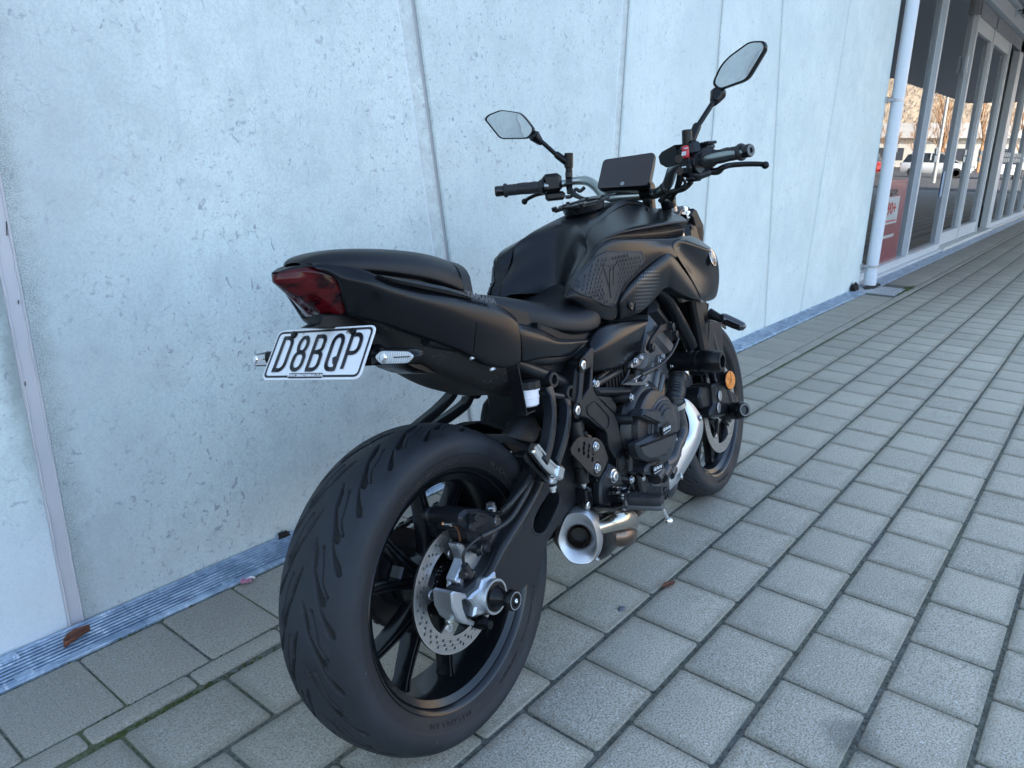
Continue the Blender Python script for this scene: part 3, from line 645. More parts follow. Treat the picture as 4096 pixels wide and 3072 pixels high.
# ================================================================== MOTORCYCLE
# local frame: x forward, y to the bike's left, z up; origin on the ground under the rear axle
bike=empty('motorcycle',(0,0,0),'matte black naked motorcycle with white D8BQP plate, leaning beside the wall','motorcycle')
_bm=Matrix(((0.99807710,-0.06096731,-0.01118525,-0.3534092),(0.06198486,0.98169259,0.18010426,0.0823247),(0,-0.18045125,0.98358393,0),(0,0,0,1)))
bike.matrix_world=_bm
M_paint=mat('matte_black_paint',(.0045,.0055,.0075),.25,spec=.27,bump=.02,bscale=900)
M_panel=mat('satin_grey_black_paint',(.008,.009,.011),.28,.08,spec=.3)
M_plas=mat('black_plastic',(.006,.0065,.0075),.46,spec=.26,bump=.12,bscale=1400)
M_plas2=mat('smooth_black_plastic',(.005,.0055,.0065),.26,spec=.27)
M_gloss=mat('gloss_black',(.008,.008,.009),.12)
M_cast=mat('black_cast_metal',(.018,.020,.023),.33,.25,spec=.36,bump=.10,bscale=700)
M_eng=mat('engine_grey_cast',(.11,.115,.12),.42,.4,bump=.25,bscale=500,var=.1,vscale=20)
M_alu=mat('cast_aluminium',(.52,.55,.58),.38,.9,bump=.15,bscale=600)
M_steel=mat('brushed_steel',(.50,.51,.52),.28,.95,bump=.05,bscale=300)
M_bolt=mat('zinc_bolt',(.70,.72,.74),.25,.95)
M_chrome=mat('chrome',(.80,.80,.80),.10,1)
M_sock=mat('socket_dark',(.02,.02,.02),.6)
M_rub=mat('black_rubber',(.014,.015,.017),.6,bump=.1,bscale=600)
M_hose=mat('hose_rubber',(.012,.013,.014),.42)
M_seat=mat('seat_vinyl',(.0065,.007,.009),.40,bump=.2,bscale=1100,spec=.30)
M_white=mat('lettering_white',(.7,.72,.74),.5)
M_grey=mat('lettering_grey',(.07,.072,.075),.5)
# brake disc steel: fine rings
M_disc=mat('disc_steel',(.42,.41,.40),.30,.95); _n=NB(M_disc); _x=_n.xyz(); _d=_n.math('SQRT',_n.math('ADD',_n.math('MULTIPLY',_x[0],_x[0]),_n.math('MULTIPLY',_x[2],_x[2])))
_w=N(_n.nt,'ShaderNodeTexNoise'); _w.noise_dimensions='1D'; _w.inputs['Scale'].default_value=900; _n.L(_d,_w.inputs['W']); _n.color(_n.mix(_n.ramp(_w.outputs['Fac'],.35,.65),(.36,.35,.34),(.62,.61,.60))); _n.rough(_n.ramp(_w.outputs['Fac'],.3,.7,.22,.38))
def m_tyre():
    m=mat('tyre_rubber',(.018,.019,.021),.62,spec=.38); n=NB(m)
    g=n.attr('groove')[2]; big=n.noise(9,5,.6); fine=n.noise(160,3,.7); dust=n.noise(45,6,.75)
    c=n.mix(n.ramp(big,.3,.7),(.0105,.0125,.016),(.021,.025,.031))
    c=n.mix(n.math('MULTIPLY',n.ramp(dust,.60,.70,0,.22),n.ramp(big,.40,.65)),c,(.16,.16,.155))
    c=n.mix(n.ramp(n.noise(120,2,.5),.74,.78,0,.3),c,(.28,.28,.27))
    side=n.attr('side')[2]; c=n.mix(n.math('MULTIPLY',side,.75),c,(.012,.0118,.013))
    c=n.mix(g,c,(.002,.002,.0022)); n.color(c); n.rough(n.ramp(big,.3,.7,.55,.74)); n.bump(fine,.12,.0008); return m
M_tyre=m_tyre()
def seg_d(S,T,a,b,period=None):
    ax,ay=a;bx,by=b; dx,dy=bx-ax,by-ay; L2=dx*dx+dy*dy
    u=np.clip(((S-ax)*dx+(T-ay)*dy)/L2,0,1); return np.hypot(S-ax-u*dx,T-ay-u*dy),u
def tyre(name,prof,Rr,npitch,nseg,parent,grooves,band):
    "prof: half profile (y,r) from bead to crown"
    full=prof+[(-y,r) for y,r in prof[::-1][1:]]
    pts,_=spline([(y,r,0) for y,r in full],0,6)
    # resample to even arc length
    P=np.array([(p.x,p.y) for p in pts]); d=np.r_[0,np.cumsum(np.hypot(*np.diff(P,axis=0).T))]; K=150
    s=np.linspace(0,d[-1],K); Y=np.interp(s,d,P[:,0]); RR=np.interp(s,d,P[:,1]); T=-(s-d[-1]/2)   # T<0 : left(+y)
    T=-T if Y[0]<0 else T
    t_=s-d[-1]/2     # runs from +y (left) side negative ... right side positive
    th=np.linspace(0,2*PI,nseg,endpoint=False); circ=2*PI*Rr; pitch=circ/npitch
    TH,TT=np.meshgrid(th,t_,indexing='ij'); RG=np.tile(RR,(nseg,1)); YG=np.tile(Y,(nseg,1))
    S=(TH/(2*PI)*circ)
    G=np.zeros_like(S)
    for side in(1,-1):
        Sm=np.mod(S+(0 if side>0 else pitch*.5),pitch)
        for (pa,wa) in grooves:
            for sh in(-2,-1,0,1):
                for q in range(len(pa)-1):
                    dd,u=seg_d(Sm,TT*side,(pa[q][0]+sh*pitch,pa[q][1]),(pa[q+1][0]+sh*pitch,pa[q+1][1]))
                    w_=wa[q]*(1-u)+wa[q+1]*u
                    G=np.maximum(G,np.clip((w_-dd)/.0011+.5,0,1))
    # band step on the side wall
    NRr=np.gradient(RG[0]);NYy=np.gradient(YG[0]); nl=np.hypot(NRr,NYy); nr=-NYy/nl*1; ny=NRr/nl
    if (nr[K//2])<0: nr,ny=-nr,-ny
    dep=-.0048*G; 
    sidem=((RR<band)).astype(float); sideband=np.clip((band-RR)/.0012+.5,0,1); dep=dep-.0009*sideband[None,:]
    for rr0 in(.2415,): dep+= .0007*np.exp(-((RR-rr0)/.0008)**2)[None,:]
    RG=RG+dep*nr[None,:]; YG=YG+dep*ny[None,:]
    V=np.stack([RG*np.cos(TH),YG,RG*np.sin(TH)],-1).reshape(-1,3)
    i=np.arange(nseg)[:,None]; j=np.arange(K-1)[None,:]; i2=(i+1)%nseg
    F=np.stack([i*K+j,i*K+j+1,i2*K+j+1,i2*K+j],-1).reshape(-1,4)
    me=bpy.data.meshes.new(name); me.vertices.add(len(V)); me.vertices.foreach_set('co',V.ravel().astype(np.float32))
    me.loops.add(F.size); me.loops.foreach_set('vertex_index',F.ravel().astype(np.int32)); me.polygons.add(len(F))
    me.polygons.foreach_set('loop_start',np.arange(0,F.size,4,dtype=np.int32)); me.polygons.foreach_set('loop_total',np.full(len(F),4,dtype=np.int32))
    me.update(calc_edges=True); me.validate()
    a=me.attributes.new('groove','FLOAT','POINT'); a.data.foreach_set('value',(G*.9).ravel().astype(np.float32))
    a=me.attributes.new('side','FLOAT','POINT'); a.data.foreach_set('value',np.tile(sideband,nseg).astype(np.float32))
    return mkobj(name,me,parent,M_tyre,180)
def P2(x): return x
def wheel_part(name,loc,rot=None):
    e=bpy.data.objects.new(name,None); COL.objects.link(e); e.parent=bike; e.location=loc
    if rot is not None: e.rotation_euler=rot
    return e
def arc_text(s,r,y,a0,size,parent,m,depth=.0005,sx=1,gap=1.0,up=1):
    "letters standing on a side wall circle; angle runs clockwise seen from the right"
    b=[]; a=a0
    for ch in s:
        if ch==' ': a+=up*size*.55*gap/r; continue
        c=Vector((math.cos(a)*r,y,math.sin(a)*r)); rad=Vector((math.cos(a),0,math.sin(a)))*up; tan=Vector((math.sin(a),0,-math.cos(a)))*up
        # seen from -y: x right, z up
        o=text('lettering',ch,size,m,parent,frameM(c,tan,rad),depth,sx=sx); b.append(o); a-=up*size*.78*gap*sx/r
    if len(b)>1:
        bm=bmesh.new()
        for o in b: bm.from_mesh(o.data)
        me=bpy.data.meshes.new('lettering'); bm.to_mesh(me); bm.free(); me.materials.append(m)
        for o in b: bpy.data.objects.remove(o)
        return mkobj('sidewall_lettering',me,parent)
    return b[0]
M_let=mat('sidewall_lettering',(.030,.029,.032),.5)
# --- rear wheel
rw=wheel_part('rear_wheel',(0,0,.315))
g_r=[([(-.056,.006),(-.034,.015),(-.012,.021),(.002,.024),(.018,.034),(.038,.046),(.046,.050)],[.0012,.0046,.0040,.0012,.0030,.0060,.0046]),
     ([(-.002,.026),(.020,.035),(.040,.041),(.053,.044),(.070,.053),(.090,.065),(.098,.069)],[.0012,.0044,.0036,.0012,.0028,.0058,.0044]),
     ([(-.044,.028),(-.020,.037),(.012,.043),(.034,.056)],[.0012,.0012,.0012,.0012]),([(-.044,.028),(-.0439,.028)],[.0028,.0028]),([(.034,.056),(.0341,.056)],[.0030,.0030])]
RP=[(.066,.222),(.075,.231),(.0835,.246),(.0885,.262),(.0905,.276),(.087,.287),(.076,.2985),(.058,.3065),(.034,.3125),(0,.3150)]
tyre('tyre',RP,.315,19,1300,rw,g_r,.2595)
arc_text('ROAD 5',.247,-.0848,R(7),.013,rw,M_let); arc_text('2CT+',.247,-.0848,R(-7),.015,rw,M_let)
arc_text('MADE IN THAILAND',.2485,-.0848,R(-36),.0065,rw,M_let,gap=1.1); arc_text('DOT  W87D  03KX  0224',.248,-.0848,R(-58),.008,rw,M_let,gap=1.1)
arc_text('MICHELIN',.247,-.0848,R(-24),.008,rw,M_let); arc_text('MICHELIN',.246,-.0846,R(-98),.019,rw,M_let); arc_text('MICHELIN',.246,-.0846,R(55),.019,rw,M_let); arc_text('RADIAL TUBELESS  180/55 ZR17 M/C (73W)',.2475,-.0848,R(118),.0075,rw,M_let,gap=1.05)
M_rim=mat('rim_black',(.008,.009,.011),.20,.35,spec=.6)
M_rimedge=mat('rim_edge',(.025,.026,.03),.18,.7)
def rim(parent,hw,inner,lip=.232):
    b=MB()
    pr=[(-hw,.2285),(-hw-.0012,.2315),(-hw+.0022,.2345),(-hw+.008,.2325),(-hw+.014,.222),
        (-hw+.02,.214),(hw-.02,.214),(hw-.014,.222),(hw-.008,.2325),(hw-.0022,.2345),(hw+.0012,.2315),(hw,.2285),
        (hw-.006,.2215),(hw-.010,.2195),(hw-.018,.2075),(hw-.030,.203),(.012,inner),(-.012,inner),(-hw+.030,.203),(-hw+.018,.2075),(-hw+.010,.2195),(-hw+.006,.2215)]
    b.lathe(pr,(0,0,0),n=128,closed=True); return b.build('rim',M_rim,parent,28)
rr=rim(rw,.0755,.1985)
def spokes(parent,n,r0,r1,half,w0,w1,d0,d1,yoff,phase,curve=0):
    for k in range(n):
        for s_ in(-1,1):
            a0=phase+2*PI*k/n+s_*.17; a1=phase+2*PI*k/n+s_*half; b=MB(); rings=[]
            for j in range(9):
                t=j/8; r=r0+(r1-r0)*t; a=a0+(a1-a0)*t; w_=w0+(w1-w0)*t+(.007 if j==8 else 0)+(.004 if j==0 else 0); d=d0+(d1-d0)*t+(.006 if j==8 else 0); yc=yoff*(1-t)
                c=Vector((math.cos(a)*r,yc,math.sin(a)*r)); tg=Vector((-math.sin(a),0,math.cos(a)))
                rg=[]
                for (u,v_) in((-.5,-.34),(-.5,.34),(-.36,.5),(-.14,.5),(-.10,.36),(.10,.36),(.14,.5),(.36,.5),(.5,.34),(.5,-.34),(.36,-.5),(.14,-.5),(.10,-.36),(-.10,-.36),(-.14,-.5),(-.36,-.5)): rg.append(c+tg*u*w_+Vector((0,v_*d,0)))
                rings.append(rg)
            b.loft(rings); b.build('spoke',M_rim,parent,30)
spokes(rr,5,.045,.2015,.30,.024,.0145,.046,.034,0,R(72))
b=MB(); b.lathe([(-.052,.022),(-.052,.047),(-.035,.055),(-.02,.062),(.02,.062),(.04,.055),(.06,.05),(.06,.02)],(0,0,0),n=48)
for k in range(5):
    a=R(72)+2*PI*k/5; b.box((math.cos(a)*.075,0,math.sin(a)*.075),(.055,.03,.030),Matrix.Rotation(-a,3,'Y'),bev=.004)
b.build('hub',M_rim,rw,35)
def disc(parent,y,Ro,Ri,lug_r,nb,hr,nrow,npat,th,boltr,lw=.03,name='brake_disc'):
    out=circle2(0,0,Ro,120); inner=[]
    for i in range(180):
        a=2*PI*i/180; k=math.cos(nb*(a-R(20))); t=max(0,(k-.45)/.55); t=t*t*(3-2*t); r=Ri*(1-t)+(lug_r-.012)*t; inner.append((r*math.cos(a),r*math.sin(a)))
    holes=[]
    for q in range(npat):
        for w_ in range(nrow):
            a=2*PI*(q+w_*.31)/npat; r=Ri+.007+(Ro-Ri-.013)*(w_+.4)/nrow; holes.append(circle2(r*math.cos(a),r*math.sin(a),hr,8))
    o=flat(name,[out,inner[::-1]]+holes,th,M_disc,parent,sideM(0),0,30); o.location=(0,y,0)
    b=MB()
    for k in range(nb):
        a=R(20)+2*PI*k/nb; c=(math.cos(a)*lug_r,-th/2,math.sin(a)*lug_r); b.lathe([(-.001,boltr),(.0016,boltr),(.002,boltr*.85),(.002,boltr*.42)],c,(0,-1,0),20); b.lathe([(.002,boltr*.42),(-.0005,boltr*.4),(-.0005,0)],c,(0,-1,0),6)
    b.build('disc_bolt',M_bolt,o) if False else None
    me=b.mesh('disc_bolts'); bo=mkobj('disc_bolts',me,parent,M_bolt,35); bo.location=(0,y,0)
    return o
disc(rw,-.071,.1225,.0885,.073,5,.0031,3,28,.0050,.0092)
b=MB(); b.lathe([(-.06,.036),(-.06,.052),(-.064,.052),(-.064,.036)],(0,0,0),n=60); 
for k in range(44):
    a=2*PI*k/44; b.box((math.cos(a)*.0555,-.062,math.sin(a)*.0555),(.007,.004,.0035),Matrix.Rotation(-a,3,'Y'))
b.build('sensor_ring',M_gloss,rw,35)
# sprocket and chain on the left
b=MB(); b.lathe([(.082,.03),(.082,.098),(.088,.098),(.088,.03)],(0,0,0),n=43); b.lathe([(.06,.03),(.06,.06),(.082,.06),(.082,.03)],(0,0,0),n=32); b.build('sprocket',mat('sprocket_steel',(.08,.08,.085),.45,.8),rw,35)
# --- front wheel
STEER=.0268
_ax=Vector((-math.sin(.43),0,math.cos(.43))); _S=Matrix.Rotation(STEER,4,_ax)
fw=wheel_part('front_wheel',(1.40,0,.302)); fw.rotation_mode='QUATERNION'; fw.rotation_quaternion=_S.to_quaternion()
g_f=[([(.0,.004),(.030,.020),(.055,.036)],[.0009,.003,.0042]),([(.03,.04),(.06,.050)],[.0012,.0036]),([(.0,.030),(.03,.036)],[.001,.001])]
FP=[(.046,.222),(.053,.231),(.0575,.246),(.0605,.262),(.0585,.2745),(.049,.286),(.034,.2945),(.018,.2985),(0,.300)]
tyre('tyre',FP,.300,24,800,fw,g_f,.256)
arc_text('MICHELIN',.2475,-.0588,R(-82),.015,fw,M_let)
fr=rim(fw,.0515,.199); 
spokes(fr,5,.04,.2015,.30,.022,.014,.036,.026,0,R(80))
b=MB(); b.lathe([(-.05,.015),(-.05,.036),(-.02,.045),(.02,.045),(.05,.036),(.05,.015)],(0,0,0),n=40); b.build('hub',M_rim,fw,35)
for s_ in(-1,1): disc(fw,s_*.066,.149,.118,.098,5,.0028,3,30,.0045,.008,name='brake_disc')
b=MB()
for s_ in(-1,1):
    for k in range(5):
        a=R(20)+2*PI*k/5; b.tube([(math.cos(a)*.04,s_*.058,math.sin(a)*.04),(math.cos(a)*.07,s_*.064,math.sin(a)*.07),(math.cos(a)*.098,s_*.065,math.sin(a)*.098)],[.010,.007,.008],8)
b.build('disc_carrier',M_cast,fw,40)
b=MB(); b.lathe([(-.058,.03),(-.058,.046),(-.061,.046),(-.061,.03)],(0,0,0),n=48)
for k in range(40):
    a=2*PI*k/40; b.box((math.cos(a)*.049,-.0595,math.sin(a)*.049),(.007,.003,.0034),Matrix.Rotation(-a,3,'Y'))
b.build('sensor_ring',M_steel,fw,35)

# ------------------------------------------------------------------ tank and covers
def mir(p): return (p[0],-p[1],p[2])
def lerp(a,b,t): return tuple(a[i]*(1-t)+b[i]*t for i in range(3))
def off(p,dx=0,dy=0,dz=0): return (p[0]+dx,p[1]+dy,p[2]+dz)
E0=[(0.47,-0.09,0.815),(0.489,-0.098,0.845),(0.53,-0.104,0.872),(0.564,-0.108,0.893),(0.571,-0.108,0.914),(0.575,-0.102,0.94),(0.634,-0.094,0.956),(0.813,-0.07,0.996),(0.908,-0.055,1.01),(1.002,-0.06,0.993)]
SP=[(.612,0,.80),(.618,0,.845),(.632,0,.885),(.648,0,.918),(.662,0,.940),(.682,0,.962),(.712,0,.984),(.850,0,1.006),(.930,0,1.016),(1.02,0,.998)]
rows=[]
for s_,e_ in zip(SP,E0):
    m_=lerp(s_,e_,.45); m2=lerp(s_,e_,.86)
    k=.012
    rows.append([s_,off(m_,.004,-.004,.010),off(m2,.006,.002,.009),e_,off(e_,.02,.008,-.012)])
grid('centre_tank_cover',rows,M_panel,bike,2,crease_c={2:.55,3:1.0},mirror=True)
# fuel ring (quick lock) and mount
cap=(.772,0,1.006)
Mc=frameM((.765,0,1.019),(1,0,.14),(0,1,0))
o=flat('filler_ring',[circle2(0,0,.067,48)+[],circle2(0,0,.040,40)],.005,M_plas,bike,Mc,.001)
b=MB(); b.lathe([(0,.040),(0,.052),(.016,.056)],(.762,0,.998),(-.14,0,1),40); b.lathe([(.0,.0005),(.002,.036),(.0005,.0385)],(.764,0,1.006),(-.14,0,1),40)
b.build('filler_cap',M_gloss,bike,40)
b=MB()
for k in range(6):
    a=R(20)+k*PI/3; p=Mc@Vector((math.cos(a)*.054,math.sin(a)*.054,.0025)); b.bolt(p,(-.14,0,1),.0048,.005,0,0,12)
b.build('filler_ring_bolts',M_plas2,bike)
b=MB(); 
for sg in(-1,1):
    p0=Mc@Vector((-.060,sg*.028,0)); p1=Mc@Vector((-.080,sg*.040,-.002)); b.cyl(p0,p1,.005,n=12); b.cyl(p1,p1+Vector((-.003,0,.010)),.0075,n=14,bev=.001)
b.box(Mc@Vector((.075,0,.001)),(.05,.10,.004),Matrix.Rotation(-.14,3,'Y'),bev=.002)
b.build('ring_tab',M_plas2,bike)
# side cover
T0=[E0[0],E0[1],lerp(E0[2],E0[3],.6),E0[4],E0[5],(0.688,-0.088,0.972),(0.893,-0.062,1.008),(0.995,-0.075,0.988),(1.028,-0.115,0.969),(1.025,-0.155,0.952)]
T1=[(0.458,-0.1,0.813),(0.479,-0.112,0.843),(0.521,-0.122,0.872),(0.537,-0.132,0.893),(0.546,-0.142,0.913),(0.594,-0.155,0.931),(0.671,-0.167,0.937),(0.777,-0.177,0.937),(0.884,-0.184,0.939),(0.984,-0.188,0.935)]
T2=[(0.457,-0.101,0.812),(0.478,-0.113,0.842),(0.519,-0.124,0.87),(0.535,-0.134,0.891),(0.546,-0.143,0.91),(0.598,-0.154,0.926),(0.712,-0.148,0.921),(0.85,-0.14,0.916),(0.969,-0.136,0.914),(1.046,-0.15,0.917)]
T3=[(0.456,-0.102,0.811),(0.475,-0.116,0.84),(0.514,-0.128,0.867),(0.53,-0.138,0.887),(0.538,-0.148,0.905),(0.583,-0.163,0.92),(0.66,-0.174,0.916),(0.764,-0.18,0.906),(0.867,-0.184,0.899),(0.938,-0.186,0.896)]
T4=[(0.453,-0.106,0.81),(0.469,-0.126,0.827),(0.506,-0.138,0.844),(0.527,-0.146,0.862),(0.547,-0.154,0.876),(0.597,-0.166,0.891),(0.657,-0.176,0.892),(0.745,-0.183,0.888),(0.833,-0.19,0.885),(0.914,-0.192,0.883)]
T5=[(0.455,-0.108,0.805),(0.478,-0.134,0.796),(0.523,-0.146,0.787),(0.57,-0.15,0.786),(0.605,-0.155,0.802),(0.641,-0.166,0.826),(0.695,-0.176,0.85),(0.768,-0.185,0.87),(0.831,-0.192,0.875),(0.882,-0.196,0.858)]
T6=[(0.474,-0.104,0.797),(0.49,-0.128,0.778),(0.527,-0.138,0.756),(0.573,-0.14,0.734),(0.621,-0.14,0.727),(0.613,-0.15,0.766),(0.624,-0.16,0.801),(0.723,-0.174,0.838),(0.82,-0.19,0.87),(0.862,-0.196,0.849)]
T7=[off(p,.004,.020,-.004) for p in T6]
sc=grid('side_cover',[T0,T1,T2,T3,T4,T5,T6,T7],M_paint,bike,3,crease_r={1:.45,2:.2,3:.5,6:.9},mirror=True)
# front cowl with the badge
U0=[(0.897,-0.17,0.894),(0.958,-0.178,0.895),(1.027,-0.165,0.899),(1.128,-0.15,0.882),(1.186,-0.15,0.859),(1.237,-0.15,0.839)]
U1=[(0.86,-0.188,0.888),(0.898,-0.192,0.891),(0.935,-0.198,0.881),(0.997,-0.202,0.867),(1.06,-0.202,0.853),(1.146,-0.19,0.835)]
U2=[(0.853,-0.192,0.875),(0.906,-0.186,0.863),(0.962,-0.188,0.853),(1.012,-0.194,0.846),(1.068,-0.198,0.832),(1.193,-0.18,0.814)]
U3=[(0.876,-0.192,0.848),(0.934,-0.186,0.829),(0.991,-0.184,0.812),(1.041,-0.186,0.799),(1.094,-0.19,0.788),(1.218,-0.172,0.774)]
U4=[(0.928,-0.194,0.805),(0.971,-0.19,0.788),(1.009,-0.188,0.768),(1.056,-0.188,0.755),(1.11,-0.186,0.744),(1.219,-0.168,0.74)]
U5=[(0.986,-0.195,0.743),(1.007,-0.192,0.735),(1.026,-0.19,0.725),(1.062,-0.186,0.716),(1.123,-0.18,0.71),(1.203,-0.165,0.709)]
U6=[(1.01,-0.192,0.718),(1.025,-0.188,0.715),(1.046,-0.184,0.711),(1.077,-0.18,0.706),(1.139,-0.172,0.701),(1.226,-0.15,0.699)]
grid('front_cowl',[U0,U1,U2,U3,U4,U5,U6],M_paint,bike,3,crease_r={1:.4,5:.3},crease_c={4:.25},mirror=True,thick=.004)
# inner front block joining the cowls
b=MB()
rows=[[(.93,-.10,.985),(.93,.10,.985),(.93,.13,.80),(.93,-.13,.80)],[(1.02,-.09,.955),(1.02,.09,.955),(1.02,.15,.78),(1.02,-.15,.78)],[(1.09,-.07,.86),(1.09,.07,.86),(1.09,.12,.76),(1.09,-.12,.76)]]
b.loft(rows); b.build('air_box',M_plas,bike,30)
# lower intake panel with dotted fade
L0=[(0.633,-0.138,0.73),(0.61,-0.152,0.761),(0.62,-0.162,0.797),(0.718,-0.176,0.835),(0.815,-0.191,0.867),(0.836,-0.195,0.865),(0.859,-0.197,0.847),(0.904,-0.197,0.813),(0.961,-0.197,0.77),(0.996,-0.196,0.73),(1.013,-0.193,0.717)]
L1=[(0.63,-0.141,0.73),(0.613,-0.157,0.757),(0.622,-0.168,0.789),(0.714,-0.182,0.824),(0.796,-0.196,0.852),(0.82,-0.2,0.852),(0.839,-0.201,0.835),(0.882,-0.2,0.803),(0.932,-0.2,0.764),(0.972,-0.198,0.732),(0.991,-0.195,0.721)]
L2=[(0.632,-0.141,0.729),(0.638,-0.158,0.743),(0.673,-0.168,0.762),(0.733,-0.182,0.79),(0.784,-0.194,0.816),(0.82,-0.197,0.821),(0.834,-0.199,0.812),(0.87,-0.198,0.788),(0.913,-0.198,0.76),(0.956,-0.197,0.734),(0.984,-0.194,0.723)]
L3=[(0.646,-0.139,0.727),(0.694,-0.15,0.727),(0.744,-0.158,0.735),(0.787,-0.168,0.758),(0.808,-0.18,0.777),(0.827,-0.184,0.779),(0.84,-0.188,0.773),(0.865,-0.19,0.762),(0.906,-0.192,0.745),(0.948,-0.194,0.732),(0.982,-0.192,0.723)]
L4=[off(p,.0,.03,.0) for p in L3]
grid('intake_panel',[[off(p,0,.02,0) for p in L0],L0,L1,L2,L3,L4],M_panel,bike,3,crease_r={1:.9,4:.9},mirror=True)
# halftone dots on the panel: shiny small diamonds laid on the surface
def surf_pt(rows,u,v):
    k=len(rows)-1;n=len(rows[0])-1; a=min(int(v*k),k-1);c=min(int(u*n),n-1); fv=v*k-a; fu=u*n-c
    return Vector(lerp(lerp(rows[a][c],rows[a][c+1],fu),lerp(rows[a+1][c],rows[a+1][c+1],fu),fv))
def project(pts,objs,sg=-1,lift=.0006):
    "drop side-view points on the panels from outside"
    dg=bpy.context.evaluated_depsgraph_get(); out=[]
    evs=[(o.evaluated_get(dg)) for o in objs]
    for x,z in pts:
        best=None
        for ev in evs:
            ok,loc,nr,_=ev.ray_cast(Vector((x,sg*.5,z)),Vector((0,-sg,0)))
            if ok and (best is None or loc.y*sg>best[0].y*sg): best=(loc.copy(),nr.copy())
        out.append(best)
    return out
M_dot=mat('halftone_grey',(.16,.155,.15),.42,.5)
bpy.context.view_layer.update()
ip=[o for o in bike.children if o.name.startswith('intake_panel')]; scv=[sc]
def halftone():
    b=MB(); c0=(0.717,-0.18,0.787); cx,cz=c0[0],c0[2]
    ax=Vector(((0.766,-0.18,0.813)[0]-(0.68,-0.16,0.755)[0],(0.766,-0.18,0.813)[2]-(0.68,-0.16,0.755)[2])); L=ax.length; ax.normalize(); bx=Vector((-ax.y,ax.x))
    for i in range(-11,12):
        for j in range(-9,10):
            if (i+j)%2: continue
            u=i*.0068;v_=j*.0058; d=(u/.068)**2+(v_/.050)**2
            if d>1: continue
            s_=.0046*(1-d)**.5
            if s_<.0016: continue
            x=cx+ax.x*u+bx.x*v_; z=cz+ax.y*u+bx.y*v_
            pr=project([(x+s_,z),(x,z+s_*.85),(x-s_,z),(x,z-s_*.85)],ip)
            if any(p is None for p in pr): continue
            b.add([p[0]+Vector((0,-.0005,0)) for p in pr],[(0,1,2,3)])
    return b
b=halftone(); b.build('halftone_dots',M_dot,bike,fix=False) if b.v else print('NO DOTS')
# fastener recess
def on(px,objs,extra=0):
    r=project([(px[0],px[2])],objs)[0]; return r[0] if r else Vector(px)
c=on((0.656,-0.16,0.762),ip); b=MB(); b.lathe([(-.001,.0175),(.0015,.0185),(.003,.0165),(.0005,.015),(-.006,.013),(-.006,0)],c,(0,-1,.1),28); b.build('panel_recess',M_plas2,bike,60)
b=MB(); b.bolt(c+Vector((0,.004,0)),(0,-1,.1),.008,.005); b.build('panel_bolt',M_cast,bike)
